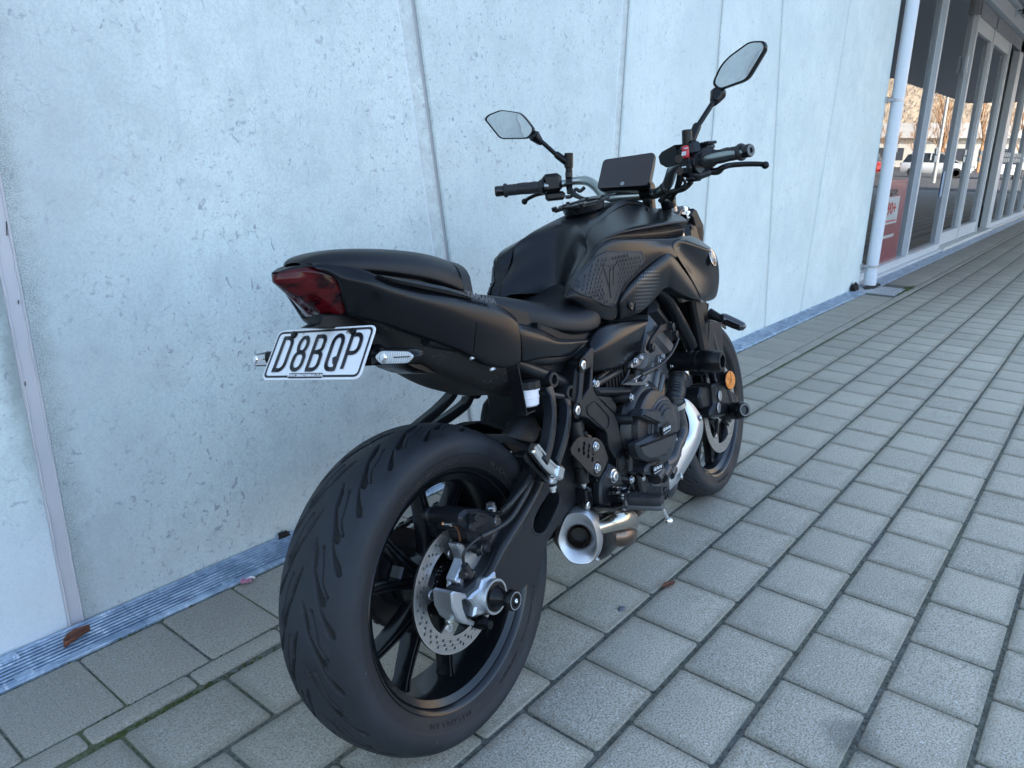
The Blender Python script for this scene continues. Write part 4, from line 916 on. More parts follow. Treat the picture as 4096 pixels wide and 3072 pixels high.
# knee pad with arrow studs
M_pad=mat('knee_pad_rubber',(.018,.019,.022),.52,bump=.1,bscale=900)
def knee_pad(sg):
    out=[(0.461,-0.13,0.83),(0.488,-0.135,0.852),(0.535,-0.145,0.889),(0.566,-0.15,0.897),(0.703,-0.17,0.883),(0.708,-0.175,0.876),(0.717,-0.175,0.856),(0.661,-0.167,0.83),(0.625,-0.16,0.812),(0.604,-0.15,0.77),(0.589,-0.148,0.764),(0.554,-0.148,0.772),(0.473,-0.13,0.813)]
    P=rounded([(p[0],p[2]) for p in out],.009,4)
    cx=sum(p[0] for p in P)/len(P); cz=sum(p[1] for p in P)/len(P)
    # surface mesh: concentric rings projected on the cover
    b=MB(); rings=[]
    for k,(sc_,lift) in enumerate(((1.0,.0),(.985,.0028),(.955,.0034),(.945,.0022),(.8,.0022),(.6,.0022),(.4,.0022),(.2,.0022))):
        pts=[(cx+(p[0]-cx)*sc_,cz+(p[1]-cz)*sc_) for p in P]; pr=project(pts,scv)
        rg=[]; last=None
        for q,(x,z) in zip(pr,pts):
            if q is None: q=(Vector((x,(last.y if last else -.14),z)),Vector((0,-1,0)))
            last=q[0]; rg.append(Vector((x,q[0].y-lift-.0012,z)))
        rings.append(rg)
    n=len(P)
    for r in rings: b.v+= [tuple(v) for v in r]
    for j in range(len(rings)-1):
        for i in range(n): b.f.append((j*n+i,j*n+(i+1)%n,(j+1)*n+(i+1)%n,(j+1)*n+i)); b.m.append(0)
    b.f.append(tuple((len(rings)-1)*n+i for i in range(n))); b.m.append(0)
    # studs
    def inside(x,z,s=.93):
        c_=False; Q=[(cx+(p[0]-cx)*s,cz+(p[1]-cz)*s) for p in P]
        for i in range(n):
            x1,z1=Q[i];x2,z2=Q[i-1]
            if (z1>z)!=(z2>z) and x<(x2-x1)*(z-z1)/(z2-z1)+x1: c_=not c_
        return c_
    lg=[(0.55,-0.15,0.856),(0.566,-0.15,0.798),(0.605,-0.16,0.859)]
    lc=(0.577,-0.152,0.834)
    z=cz-.09; r=0
    while z<cz+.09:
        x=cx-.16+(r%2)*.0055
        while x<cx+.16:
            near=((x-lc[0])/.030)**2+((z-lc[2]+.004)/.050)**2<1
            if inside(x,z) and inside(x+.004,z+.006) and not near:
                pr=project([(x,z)],scv)[0]
                if pr:
                    y=pr[0].y-.0034; h=.0016
                    pts=[(x-.0042,z-.0038),(x,z+.0045),(x+.0042,z-.0038),(x,z-.0018)]
                    b.add([(a,y,c_) for a,c_ in pts]+[(a*.75+x*.25,y-h,c_*.75+z*.25) for a,c_ in pts],[(4,5,6,7),(0,1,5,4),(1,2,6,5),(2,3,7,6),(3,0,4,7)])
            x+=.011
        z+=.0096; r+=1
    # stylised blade mark in the middle: three raised blades
    yl=lc; sh=[]
    def blade(pp):
        pr=[project([(yl[0]+a,yl[2]+c_)],scv)[0] for a,c_ in pp]
        if all(pr):
            V=[(yl[0]+a,q[0].y-.0035,yl[2]+c_) for (a,c_),q in zip(pp,pr)]; m_=len(V)
            V2=[(v[0],v[1]-.0018,v[2]) for v in V]; b.add(V+V2,[tuple(range(m_,2*m_))]+[(i,(i+1)%m_,m_+(i+1)%m_,m_+i) for i in range(m_)])
    blade([(-.027,.034),(-.012,.026),(-.008,.020),(-.008,-.018)]); blade([(.027,.034),(.012,.026),(.008,.020),(.008,-.018)])
    blade([(-.0055,.016),(0,.022),(.0055,.016),(.0045,-.030),(0,-.046),(-.0045,-.030)])
    blade([(-.010,.030),(0,.024),(.010,.030),(0,.0265)])
    if sg>0: b.v=[(v[0],-v[1],v[2]) for v in b.v]; b.f=[f_[::-1] for f_ in b.f]
    b.build('knee_pad',M_pad,bike,30,fix=False)
knee_pad(-1); knee_pad(1)
# badge
fc=[o for o in bike.children if o.name.startswith('front_cowl')]
for sg in(-1,1):
    q=project([((1.1,-0.2,0.825)[0],(1.1,-0.2,0.825)[2])],fc,-1); c=q[0][0] if q[0] else Vector((1.1,-0.2,0.825))
    c=Vector((c.x,sg*(abs(c.y)+.0015),c.z)); ax=Vector((.10,sg*1,.22)).normalized()
    b=MB(); b.lathe([(0,.0265),(.003,.0265),(.004,.0245),(.0028,.0235),(.0028,0)],c,ax,40); b.build('badge',M_gloss,bike,40)
    b=MB(); b.lathe([(.0042,.0262),(.0046,.0252),(.0042,.0238)],c,ax,48,closed=False) ; b.lathe([(.0036,.012),(.0040,.012),(.0040,.0095),(.0036,.0095)],c,ax,30)
    u=Vector((0,0,1))-ax*ax.z; u.normalize(); w2=ax.cross(u)
    for k in range(3):
        a=PI/2+k*2*PI/3; d=u*math.sin(a)+w2*math.cos(a); b.cyl(c+ax*.0035+d*.002,c+ax*.0035+d*.0235,.0014,n=6); b.cyl(c+ax*.004+d*.013,c+ax*.004+d*.019,.0030,.0012,n=6)
    b.build('badge_emblem',M_chrome,bike)
# ------------------------------------------------------------------ seats
rows=[]
# rider seat: rows along x, columns from the centre out and under
RS=[ # x, z centre, half width, z edge, z bottom
 (.22,.852,.075,.838,.800),(.30,.838,.100,.815,.772),(.36,.822,.128,.790,.745),(.42,.806,.142,.770,.730),(.48,.800,.148,.762,.720),(.535,.806,.146,.766,.722),(.58,.822,.122,.782,.738),(.612,.837,.085,.805,.762),(.63,.838,.05,.815,.78)]
rows=[[(x,0,zc),(x,-w_*.45,zc-.002),(x,-w_*.82,ze+.014+.2*(zc-ze)),(x,-w_,ze-.006),(x,-w_*.985,zb+.008),(x,-w_*.88,zb)] for x,zc,w_,ze,zb in RS]
grid('rider_seat',rows,M_seat,bike,3,crease_c={4:.6,5:.8},crease_r={0:.9},mirror=True)
PS=[(-.188,.963,.024,.960,.948),(-.178,.972,.044,.965,.946),(-.14,.978,.070,.966,.936),(-.08,.975,.094,.957,.925),(0,.965,.111,.944,.903),(.06,.954,.116,.930,.888),(.105,.944,.116,.916,.874),(.145,.932,.112,.900,.862),(.168,.915,.108,.882,.854),(.172,.890,.104,.866,.850)]
def psx(x,k): return x-(.038*k*k*max(0,min(1,(x-.0)/.14)))
rows=[[(x,0,zc),(psx(x,.45),-w_*.45,zc-.001),(psx(x,.80),-w_*.80,zc*.55+ze*.45),(psx(x,.98),-w_*.98,ze-.010),(psx(x,.98),-w_*.97,zb+.006),(psx(x,.9),-w_*.85,zb)] for x,zc,w_,ze,zb in PS]
ps=grid('passenger_seat',rows,M_seat,bike,3,crease_c={4:.6,5:.8},crease_r={9:.6},mirror=True)
# strap across the passenger seat
b=MB(); rg=[]
for k in range(25):
    t=-1+2*k/24; y=.1160*t; z=.9530-.030*abs(t)**2.2-.03*abs(t)**12; 
    if abs(t)>.93: z-= (abs(t)-.93)*.75
    x=.146-.036*abs(t)**2; rg.append([(x-.014,y,z-.026),(x-.014,y*1.01,z-.0165),(x+.012,y*1.01,z-.0235),(x+.012,y,z-.036)])
b.loft(rg); b.build('seat_strap',M_seat,bike,40)
# ------------------------------------------------------------------ tail
rowsA=[]  # side panel: from upper edge to lower edge, stations from the lamp forward
A0=[(-0.184,-0.045,0.957),(-0.173,-0.052,0.957),(-0.159,-0.066,0.951),(-0.137,-0.088,0.944),(-0.119,-0.104,0.933),(-0.111,-0.112,0.923),(-0.048,-0.122,0.899),(0.012,-0.132,0.879),(0.069,-0.14,0.865),(0.13,-0.147,0.844),(0.177,-0.15,0.821),(0.198,-0.15,0.803)]
A1=[(-0.188,-0.05,0.951),(-0.175,-0.056,0.949),(-0.16,-0.07,0.936),(-0.153,-0.082,0.929),(-0.131,-0.106,0.919),(-0.112,-0.116,0.911),(-0.043,-0.13,0.881),(0.012,-0.14,0.867),(0.07,-0.146,0.849),(0.127,-0.153,0.827),(0.171,-0.156,0.809),(0.192,-0.156,0.794)]
A2=[(-0.157,-0.062,0.934),(-0.158,-0.066,0.931),(-0.159,-0.072,0.926),(-0.152,-0.083,0.92),(-0.131,-0.106,0.907),(-0.107,-0.119,0.897),(-0.038,-0.133,0.869),(0.013,-0.142,0.848),(0.07,-0.148,0.82),(0.127,-0.155,0.8),(0.172,-0.158,0.783),(0.193,-0.158,0.774)]
A3=[(-0.149,-0.06,0.907),(-0.151,-0.063,0.905),(-0.154,-0.068,0.904),(-0.147,-0.076,0.899),(-0.123,-0.096,0.883),(-0.095,-0.112,0.866),(-0.034,-0.122,0.834),(0.016,-0.132,0.809),(0.072,-0.14,0.785),(0.126,-0.15,0.766),(0.169,-0.156,0.75),(0.192,-0.157,0.742)]
A4=[(-0.139,-0.05,0.871),(-0.141,-0.053,0.87),(-0.143,-0.057,0.869),(-0.14,-0.064,0.865),(-0.115,-0.08,0.851),(-0.085,-0.096,0.837),(-0.02,-0.11,0.803),(0.021,-0.122,0.782),(0.067,-0.132,0.759),(0.108,-0.142,0.721),(0.168,-0.152,0.708),(0.188,-0.155,0.717)]
A5=[off(p,.004,.03,.004) for p in A4]
A00=[off(p,.0,.05,.006) for p in A0]
tp=grid('tail_panel',[A00,A0,A1,A2,A3,A4,A5],M_paint,bike,2,crease_r={1:.7,2:.35,3:.0,5:.9},crease_c={11:.8,2:.3},mirror=True)
# trim spear along the seat base
b=MB()
for sg in(1,-1):
    rg=[]
    for (p,h) in (((-0.115,-0.116,0.924),.002),((-0.09,-0.126,0.912),.006),((-0.037,-0.134,0.895),.008),((0.017,-0.138,0.879),.009),((0.058,-0.142,0.865),.007),((0.077,-0.142,0.858),.003)):
        x,y,z=p; rg.append([(x,sg*y,z+h),(x,sg*(y-.004),z+h*.3),(x,sg*(y-.003),z-h*.4),(x,sg*(y+.01),z-h*.5)])
    b.loft(rg)
b.build('tail_trim',M_plas2,bike,40)
# tail top shelf under the passenger seat
b=MB(); b.loft([[(-.18,-.040,.950),(-.18,.040,.950),(-.16,.040,.90),(-.16,-.040,.90)],[(-.09,-.085,.925),(-.09,.085,.925),(-.09,.085,.87),(-.09,-.085,.87)],[(.10,-.112,.870),(.10,.112,.870),(.1,.115,.76),(.1,-.115,.76)],[(.20,-.105,.832),(.20,.105,.832),(.2,.12,.72),(.2,-.12,.72)],[(.42,-.10,.76),(.42,.10,.76),(.42,.11,.64),(.42,-.11,.64)]])
b.build('tail_core',M_plas,bike,30)
b=MB(); b.loft([[(-.12,-.07,.945),(-.12,.07,.945),(-.12,.07,.90),(-.12,-.07,.90)],[(.0,-.098,.912),(.0,.098,.912),(.0,.095,.86),(.0,-.095,.86)],[(.08,-.098,.882),(.08,.098,.882),(.08,.10,.83),(.08,-.10,.83)],[(.145,-.085,.858),(.145,.085,.858),(.145,.085,.80),(.145,-.085,.80)]]); b.build('seat_pan',M_plas,bike,30)
# tail lamp: central wedge lens running forward on both sides
M_red=mat('tail_lens_red',(.10,.004,.006),.12,spec=.3); _n=NB(M_red); _f=_n.noise(38,3,.6,sc=(1,.5,1.6)); _v=N(_n.nt,'ShaderNodeTexVoronoi'); _v.inputs['Scale'].default_value=48; _n.L(_n.tc.outputs['Object'],_v.inputs['Vector'])
_n.color(_n.mix(_n.ramp(_f,.38,.62),(.014,.0015,.003),(.075,.004,.006)))
_n.bump(_v.outputs['Distance'],.15,.002)
H0=[(-.230,0,.947),(-.222,-.012,.951),(-.205,-.028,.952),(-0.195,-0.038,0.95),(-0.175,-0.052,0.943),(-0.156,-0.061,0.931)]
H1=[(-.232,0,.937),(-.224,-.012,.937),(-0.211,-0.026,0.936),(-0.183,-0.043,0.93),(-0.166,-0.056,0.924),(-0.149,-0.061,0.915)]
H2=[(-0.197,0,0.911),(-0.196,-0.012,0.909),(-0.182,-0.026,0.905),(-0.169,-0.041,0.901),(-0.156,-0.053,0.898),(-0.146,-0.058,0.896)]
H3=[(-0.16,0,0.875),(-0.162,-0.012,0.874),(-0.157,-0.024,0.872),(-0.152,-0.036,0.871),(-0.146,-0.046,0.87),(-0.138,-0.049,0.871)]
H4=[off(p,.03,0,-.006) for p in H3]
grid('tail_lamp',[[off(p,.03,0,.004) for p in H0],H0,H1,H2,H3,H4],M_red,bike,2,crease_r={1:1,2:.5,4:1},crease_c={1:.7,3:.8,4:.7},mirror=True)
# dark top of the lamp housing
b=MB(); b.loft([[(-.224,y,.952) for y in(-.008,.008)]+[(-.220,.010,.944),(-.220,-.010,.944)],[(-.20,y,.9575) for y in(-.022,.022)]+[(-.20,.026,.944),(-.20,-.026,.944)],[(-.15,y,.956) for y in(-.048,.048)]+[(-.15,.052,.93),(-.15,-.052,.93)]]); b.build('lamp_housing',M_plas,bike,30)
b=MB(); b.prism([(-0.181,-0.03,0.876),(-0.122,-0.03,0.867),(-0.075,-0.03,0.843),(-0.035,-0.03,0.827),(-0.041,-0.03,0.816),(-0.157,-0.03,0.848),(-0.209,-0.03,0.859),(-0.192,-0.03,0.863)],-.045,-.015,.003); b.build('plate_hanger',M_plas,bike)
# undertail / inner mudguard
def strip(name,rows,m,**k): return grid(name,rows,m,bike,2,mirror=True,**k)
UA=[(-0.115,-0.04,0.859),(-0.072,-0.062,0.838),(-0.004,-0.08,0.812),(0.046,-0.097,0.778),(0.107,-0.112,0.746),(0.163,-0.12,0.708),(0.223,-0.12,0.685)]
UB=[(-0.091,-0.025,0.847),(-0.068,-0.048,0.827),(-0.018,-0.062,0.786),(0.031,-0.072,0.751),(0.083,-0.082,0.711),(0.148,-0.088,0.67),(0.234,-0.09,0.638)]
UC=[(-0.073,-0.012,0.84),(-0.061,-0.035,0.818),(-0.007,-0.04,0.765),(0.037,-0.045,0.735),(0.087,-0.05,0.709),(0.158,-0.05,0.668),(0.26,-0.05,0.628)]
M_dirty=mat('road_dusted_plastic',(.014,.014,.015),.6); _n=NB(M_dirty); _f=_n.noise(230,3,.7); _g=_n.noise(9,3); _n.color(_n.mix(_n.math('MULTIPLY',_n.ramp(_f,.60,.66),_n.ramp(_g,.45,.6,0,.8)),(.012,.012,.013),(.22,.22,.22)))
strip('undertail',[[(p[0],0,p[2]+.004) for p in UC],UC,UB,UA,[off(p,0,.02,.03) for p in UA]],M_dirty,crease_r={1:.4,3:.6})
# side infill below the rider seat
V0=[(0.197,-0.148,0.795),(0.214,-0.15,0.789),(0.27,-0.15,0.77),(0.305,-0.148,0.754),(0.332,-0.144,0.738),(0.395,-0.142,0.724),(0.478,-0.14,0.709)]
V1=[(0.196,-0.156,0.78),(0.209,-0.158,0.775),(0.255,-0.158,0.756),(0.293,-0.156,0.742),(0.325,-0.152,0.73),(0.389,-0.148,0.717),(0.469,-0.143,0.706)]
V2=[(0.2,-0.155,0.75),(0.21,-0.157,0.745),(0.251,-0.157,0.732),(0.29,-0.155,0.721),(0.33,-0.15,0.713),(0.383,-0.147,0.706),(0.447,-0.143,0.703)]
V3=[(0.203,-0.148,0.714),(0.219,-0.149,0.711),(0.262,-0.149,0.708),(0.305,-0.147,0.702),(0.343,-0.144,0.695),(0.395,-0.14,0.686),(0.433,-0.138,0.696)]
strip('side_infill',[[off(p,0,.04,0) for p in V0],V0,V1,V2,V3,[off(p,0,.05,0) for p in V3]],M_paint,crease_r={1:.8,2:.3,4:.8})
b=MB(); b.prism([(0.311,-0.1,0.776),(0.389,-0.1,0.747),(0.561,-0.1,0.711),(0.568,-0.1,0.684),(0.383,-0.1,0.722),(0.307,-0.1,0.76)],-.125,.125,.004); b.build('seat_base',M_plas,bike)
# frame side cover (grey panel behind the cylinder head)
Q0=[(0.492,-0.13,0.707),(0.523,-0.14,0.726),(0.581,-0.146,0.729),(0.659,-0.148,0.719),(0.787,-0.14,0.704)]
Q1=[(0.48,-0.142,0.693),(0.517,-0.15,0.708),(0.574,-0.155,0.712),(0.643,-0.155,0.708),(0.77,-0.146,0.702)]
Q2=[(0.471,-0.148,0.682),(0.503,-0.157,0.688),(0.56,-0.16,0.69),(0.647,-0.158,0.69),(0.753,-0.148,0.693)]
Q3=[(0.472,-0.146,0.657),(0.502,-0.155,0.653),(0.554,-0.158,0.649),(0.63,-0.155,0.65),(0.714,-0.146,0.662)]
Q4=[(0.482,-0.138,0.633),(0.518,-0.146,0.625),(0.573,-0.148,0.619),(0.618,-0.146,0.616),(0.667,-0.14,0.619)]
strip('frame_side_cover',[[off(p,0,.04,.0) for p in Q0],Q0,Q1,Q2,Q3,Q4,[off(p,0,.05,.0) for p in Q4]],M_paint,crease_r={1:.8,3:.55,5:.9},crease_c={0:.5})
# lettering on the tail
_c=Vector((0.094,-0.148,0.853)); dirx=(Vector((0.134,-0.15,0.839))-Vector((0.057,-0.144,0.866))); upv=Vector((0,.35,1))
text('tail_lettering','YAMAHA',.0155,M_grey,bike,frameM(_c+Vector((0,-.0055,.0035)),dirx,upv),.0006,shear=0,bold=.0006,sx=1.25)

# tail fasteners and seam
for p in ((0.08,-0.126,0.747),(0.124,-0.134,0.716),(-0.023,-0.098,0.813)):
    b=MB(); b.lathe([(-.004,.0065),(.0006,.0065),(.0010,.0055),(.0010,0)],p,(0,-.35,-1),20); b.build('tail_fastener',M_steel if p[0]>0 else M_plas2,bike,40)
b=MB(); q_=project([(p_[0],p_[2]) for p_ in ((0.079,-0.148,0.815),(0.077,-0.148,0.803),(0.075,-0.146,0.787),(0.074,-0.144,0.771),(0.072,-0.142,0.761))],[o for o in bike.children if o.name.startswith('tail_panel')])
if all(q_): b.tube([q[0]+Vector((0,.0004,0)) for q in q_],.0009,6); b.build('panel_seam',mat('seam_black',(.001,.001,.001),1,spec=0),bike,60)

# ------------------------------------------------------------------ swing arm and rear axle
def V2(*pts): return [(p[0],p[2]) for p in pts]
def pbox(b,P,y0,y1,bev=.003,m=0): b.prism(P,y0,y1,bev,m); return b
def plate(name,outer,holes,y0,y1,m,bev=.002,rnd_=0,parent=None,ang=40,seg=3):
    "plate in the side plane between y0 and y1 with real holes"
    lo=[(p[0],p[-1]) for p in outer]
    if rnd_: lo=rounded(lo,rnd_,seg)
    hs=[[(p[0],p[-1]) for p in h] for h in holes]
    return flat(name,[lo]+hs,abs(y1-y0),m,parent if parent is not None else bike,sideM((y0+y1)/2),bev,ang)
SW=[(-0.084,-0.13,0.348),(-0.03,-0.13,0.349),(0.015,-0.13,0.356),(0.061,-0.13,0.388),(0.128,-0.13,0.421),(0.198,-0.13,0.465),(0.242,-0.13,0.502),(0.226,-0.13,0.502),(0.298,-0.13,0.513),(0.385,-0.13,0.507),(0.536,-0.13,0.428),(0.606,-0.13,0.387),(0.597,-0.13,0.349),(0.522,-0.13,0.365),(0.424,-0.13,0.38),(0.367,-0.13,0.369),(0.313,-0.13,0.359),(0.259,-0.13,0.34),(0.207,-0.13,0.318),(0.179,-0.13,0.281),(0.136,-0.13,0.27),(0.065,-0.13,0.263),(0.016,-0.13,0.267),(-0.036,-0.13,0.282),(-0.085,-0.13,0.318)]
HO=[(0.278,-0.13,0.423),(0.287,-0.13,0.398),(0.273,-0.13,0.381),(0.236,-0.13,0.358),(0.214,-0.13,0.351),(0.191,-0.13,0.358),(0.181,-0.13,0.375),(0.193,-0.13,0.395),(0.219,-0.13,0.41),(0.253,-0.13,0.424)]
swr=plate('swing_arm',SW,[[(q.x,q.y) for q in smoothloop([(p[0],p[2],0) for p in HO],3)]],-.136,-.098,M_cast,.011,.018)
# raised rib round the opening
b=MB(); hp=[Vector((p[0],-.131,p[2])) for p in HO]; cc=sum(hp,Vector())/len(hp)
hp=[cc+(p-cc)*1.10 for p in hp]; b.tube([*hp,hp[0],hp[1]],.006,8,0,3,flat=.6,cap=False); b.build('arm_rib',M_cast,bike,60)
b=MB(); b.cyl((.588,-.12,.385),(.588,.12,.385),.03,n=24); b.box((.47,0,.40),(.10,.20,.07),bev=.01); b.build('pivot_tube',M_cast,bike,40)
SWL=[(-.07,.345),(.05,.372),(.16,.385),(.30,.405),(.45,.43),(.56,.43),(.61,.39),(.56,.345),(.40,.335),(.2,.29),(.05,.275),(-.07,.285)]
plate('swing_arm',SWL,[],.098,.13,M_cast,.006,.02)
b=MB(); b.tube([(-0.023,-0.134,0.332),(0.029,-0.137,0.349),(0.072,-0.139,0.38),(0.144,-0.139,0.415),(0.207,-0.137,0.449),(0.268,-0.13,0.485)],[.006,.010,.013,.013,.012,.008],12,flat=1.0); b.build('arm_ridge',M_cast,bike,60)
# axle adjuster
b=MB(); P=[(-0.09,-0.14,0.36),(-0.083,-0.14,0.361),(-0.052,-0.14,0.341),(-0.05,-0.14,0.334),(-0.065,-0.14,0.334),(-0.065,-0.14,0.318),(-0.059,-0.14,0.297),(-0.039,-0.14,0.28),(-0.045,-0.14,0.274),(-0.072,-0.14,0.293),(-0.084,-0.14,0.308),(-0.093,-0.14,0.333)]
b.prism(P,-.142,-.095,.003); b.build('axle_adjuster',M_alu,bike,30)
b=MB(); P=[(-0.057,-0.148,0.334),(-0.044,-0.148,0.338),(-0.022,-0.148,0.339),(-0.011,-0.148,0.351),(0.009,-0.148,0.347),(0.029,-0.148,0.35),(0.03,-0.148,0.332),(0.044,-0.148,0.313),(0.041,-0.148,0.294),(0.026,-0.148,0.278),(0.006,-0.148,0.276),(-0.016,-0.148,0.287),(-0.033,-0.148,0.289),(-0.051,-0.148,0.297),(-0.043,-0.148,0.311),(-0.05,-0.148,0.326)]
b.prism(P,-.150,-.128,.004); b.build('axle_block',M_alu,bike,30)
c0=Vector((0.006,-0.155,0.311)); 
b=MB(); b.lathe([(-.030,.030),(.004,.0335),(.006,.0325),(.006,.029),(.003,.0285),(.003,0)],c0,(0,-1,0),44); b.build('axle_collar',M_alu,bike,40)
b=MB(); b.lathe([(.0,.0275),(.006,.0275),(.007,.022),(.010,.021),(.016,.0175),(.030,.0105),(.034,.0105),(.034,.0165),(.037,.0195),(.047,.0195),(.050,.0175),(.050,.010),(.047,.009),(.047,0)],c0,(0,-1,0),44); b.build('rear_bobbin',M_plas2,bike,40)
b=MB(); b.lathe([(.0503,.0165),(.0508,.0165),(.0508,.0148),(.0503,.0148)],c0,(0,-1,0),40,closed=True); b.lathe([(.047,.0045),(.052,.0045),(.053,.003),(.051,0)],c0,(0,-1,0),14); b.build('bobbin_ring',M_bolt,bike,40)
b=MB(); a0=Vector((-0.054,-0.12,0.302)); a1=Vector((-0.09,-0.12,0.299)); d=(a1-a0).normalized(); b.cyl(a0,a1,.0052,n=14,bev=.001); b.lathe([(0,.0095),(.007,.0095)],a0+d*.004,d,6); b.lathe([(.008,.0088),(.014,.0088)],a0+d*.004,d,6); b.build('adjuster_bolt',mat('passivated_bolt',(.62,.66,.62),.3,.9),bike,30)
b=MB(); b.box((-0.025,-0.138,0.271),(.026,.03,.020),bev=.005); b.lathe([(0,.008),(.02,.008)],(-0.032,-0.15,0.275),(0,-1,0),16); b.build('lower_spool',M_plas2,bike,40)
# rear caliper
b=MB(); P=[(-0.024,-0.1,0.421),(-0.017,-0.1,0.421),(-0.003,-0.1,0.412),(-0.003,-0.1,0.398),(0.058,-0.1,0.38),(0.059,-0.1,0.367),(0.035,-0.1,0.347),(0.012,-0.1,0.344),(-0.001,-0.1,0.343),(-0.025,-0.1,0.34),(-0.042,-0.1,0.349),(-0.044,-0.1,0.359),(-0.031,-0.1,0.37),(-0.013,-0.1,0.386),(-0.018,-0.1,0.401)]
b.prism(rounded([(p[0],p[2]) for p in P],.006,2),-.112,-.086,.003); 
b.prism([(p[0],p[2]) for p in ((-0.042,-0.1,0.356),(-0.017,-0.1,0.336),(-0.03,-0.1,0.318),(-0.051,-0.1,0.333))],-.098,-.088,.002); b.build('caliper_bracket',M_alu,bike,30)
cal=MB(); 
cal.lathe([(0,.030),(.028,.030),(.034,.027),(.036,.024),(.037,0)],(0.082,-0.088,0.389),(0,-1,0),32)
P=[(-0.018,-0.12,0.477),(0.002,-0.12,0.48),(0.048,-0.12,0.463),(0.081,-0.12,0.439),(0.084,-0.12,0.411),(0.07,-0.12,0.391),(0.03,-0.12,0.395),(-0.001,-0.12,0.419),(-0.004,-0.12,0.443),(-0.019,-0.12,0.459)]
cal.prism(rounded([(p[0],p[2]) for p in P],.008,3),-.124,-.040,.006)
cal.prism(rounded([(p[0]*.92,p[2]-.004) for p in P],.006,3),-.040,-.020,.005)
cal.prism([(p[0],p[2]) for p in ((0.009,-0.12,0.469),(0.042,-0.12,0.453),(0.039,-0.12,0.434),(0.012,-0.12,0.438),(-0.001,-0.12,0.458))],-.132,-.118,.003)
cal.lathe([(0,.013),(.05,.013),(.055,.011)],(0.015,-0.085,0.396),(.35,-1,0),20); cal.lathe([(0,.012),(.045,.012),(.048,.009)],(0.003,-0.055,0.444),(0,-1,0),20); cal.lathe([(0,.011),(.03,.011),(.033,.008)],(0.005,-0.1,0.446),(0,-1,0),18)
cal.build('brake_caliper',M_cast,bike,35)
b=MB(); 
for p,ax,r,h in (((0.012,-0.128,0.397),(.35,-1,0),.010,.010),((0.006,-0.13,0.464),(0,-1,0),.0075,.014)): b.bolt(p,ax,r,h)
b.build('caliper_bolts',M_cast,bike,35)
b=MB(); b.bolt((-0.036,-0.113,0.354),(0,-1,0),.0062,.006); b.lathe([(0,.009),(.009,.009),(.010,.006)],(0.112,-0.09,0.44),(0,0,1),6); b.lathe([(-.008,.0115),(0,.0115)],(0.112,-0.09,0.44),(0,0,1),18); b.lathe([(0,.012),(.004,.012)],(0.087,-0.12,0.423),(.3,-1,.1),16)
b.build('caliper_fittings',M_bolt,bike,35)
M_cop=mat('copper_clip',(.55,.26,.13),.35,.9); b=MB()
b.tube([(-0.015,-0.075,0.451),(-0.012,-0.075,0.457),(-0.004,-0.075,0.454),(-0.003,-0.075,0.441)],.0035,8); b.tube([(-0.011,-0.095,0.459),(-0.008,-0.098,0.451),(-0.002,-0.1,0.434),(-0.002,-0.1,0.417)],.0045,8,flat=.5); b.build('pad_clip',M_cop,bike,60)
b=MB(); b.cyl((-0.014,-0.08,0.452),(-0.017,-0.098,0.455),.0035,n=10); b.build('pad_pin',M_steel,bike,40)
b=MB(); b.tube([(0.095,-0.105,0.432),(0.099,-0.12,0.433),(0.105,-0.135,0.445),(0.132,-0.145,0.463),(0.163,-0.15,0.48),(0.193,-0.15,0.501),(0.192,-0.145,0.509),(0.248,-0.12,0.519)],.0062,12); b.build('brake_hose',M_hose,bike,60)
b=MB(); b.tube([(0.101,-0.128,0.439),(0.114,-0.14,0.452)],.0078,12); b.build('hose_sleeve',M_hose,bike,60)
b=MB(); b.tube([(-0.023,-0.122,0.374),(-0.028,-0.124,0.391),(-0.027,-0.128,0.408),(-0.011,-0.135,0.42),(0.01,-0.14,0.425),(0.048,-0.145,0.424),(0.093,-0.15,0.43),(0.132,-0.155,0.454),(0.167,-0.155,0.477),(0.195,-0.15,0.505),(0.239,-0.13,0.513)],[.003,.003,.003,.003,.003,.0045,.0055,.0058,.0058,.0058,.0058],10)
b.tube([(0.011,-0.14,0.425),(0.044,-0.145,0.424)],.0062,10); b.tube([(-0.024,-0.122,0.382),(-0.015,-0.12,0.356)],[.007,.0105],12); b.tube([(-0.033,-0.12,0.365),(-0.006,-0.12,0.357)],.0085,12); b.build('sensor_cable',M_hose,bike,60)
b=MB(); b.box((0.173,-0.152,0.481),(.030,.016,.012),Matrix.Rotation(-.7,3,'Y'),bev=.003); b.build('hose_clip',M_plas2,bike)
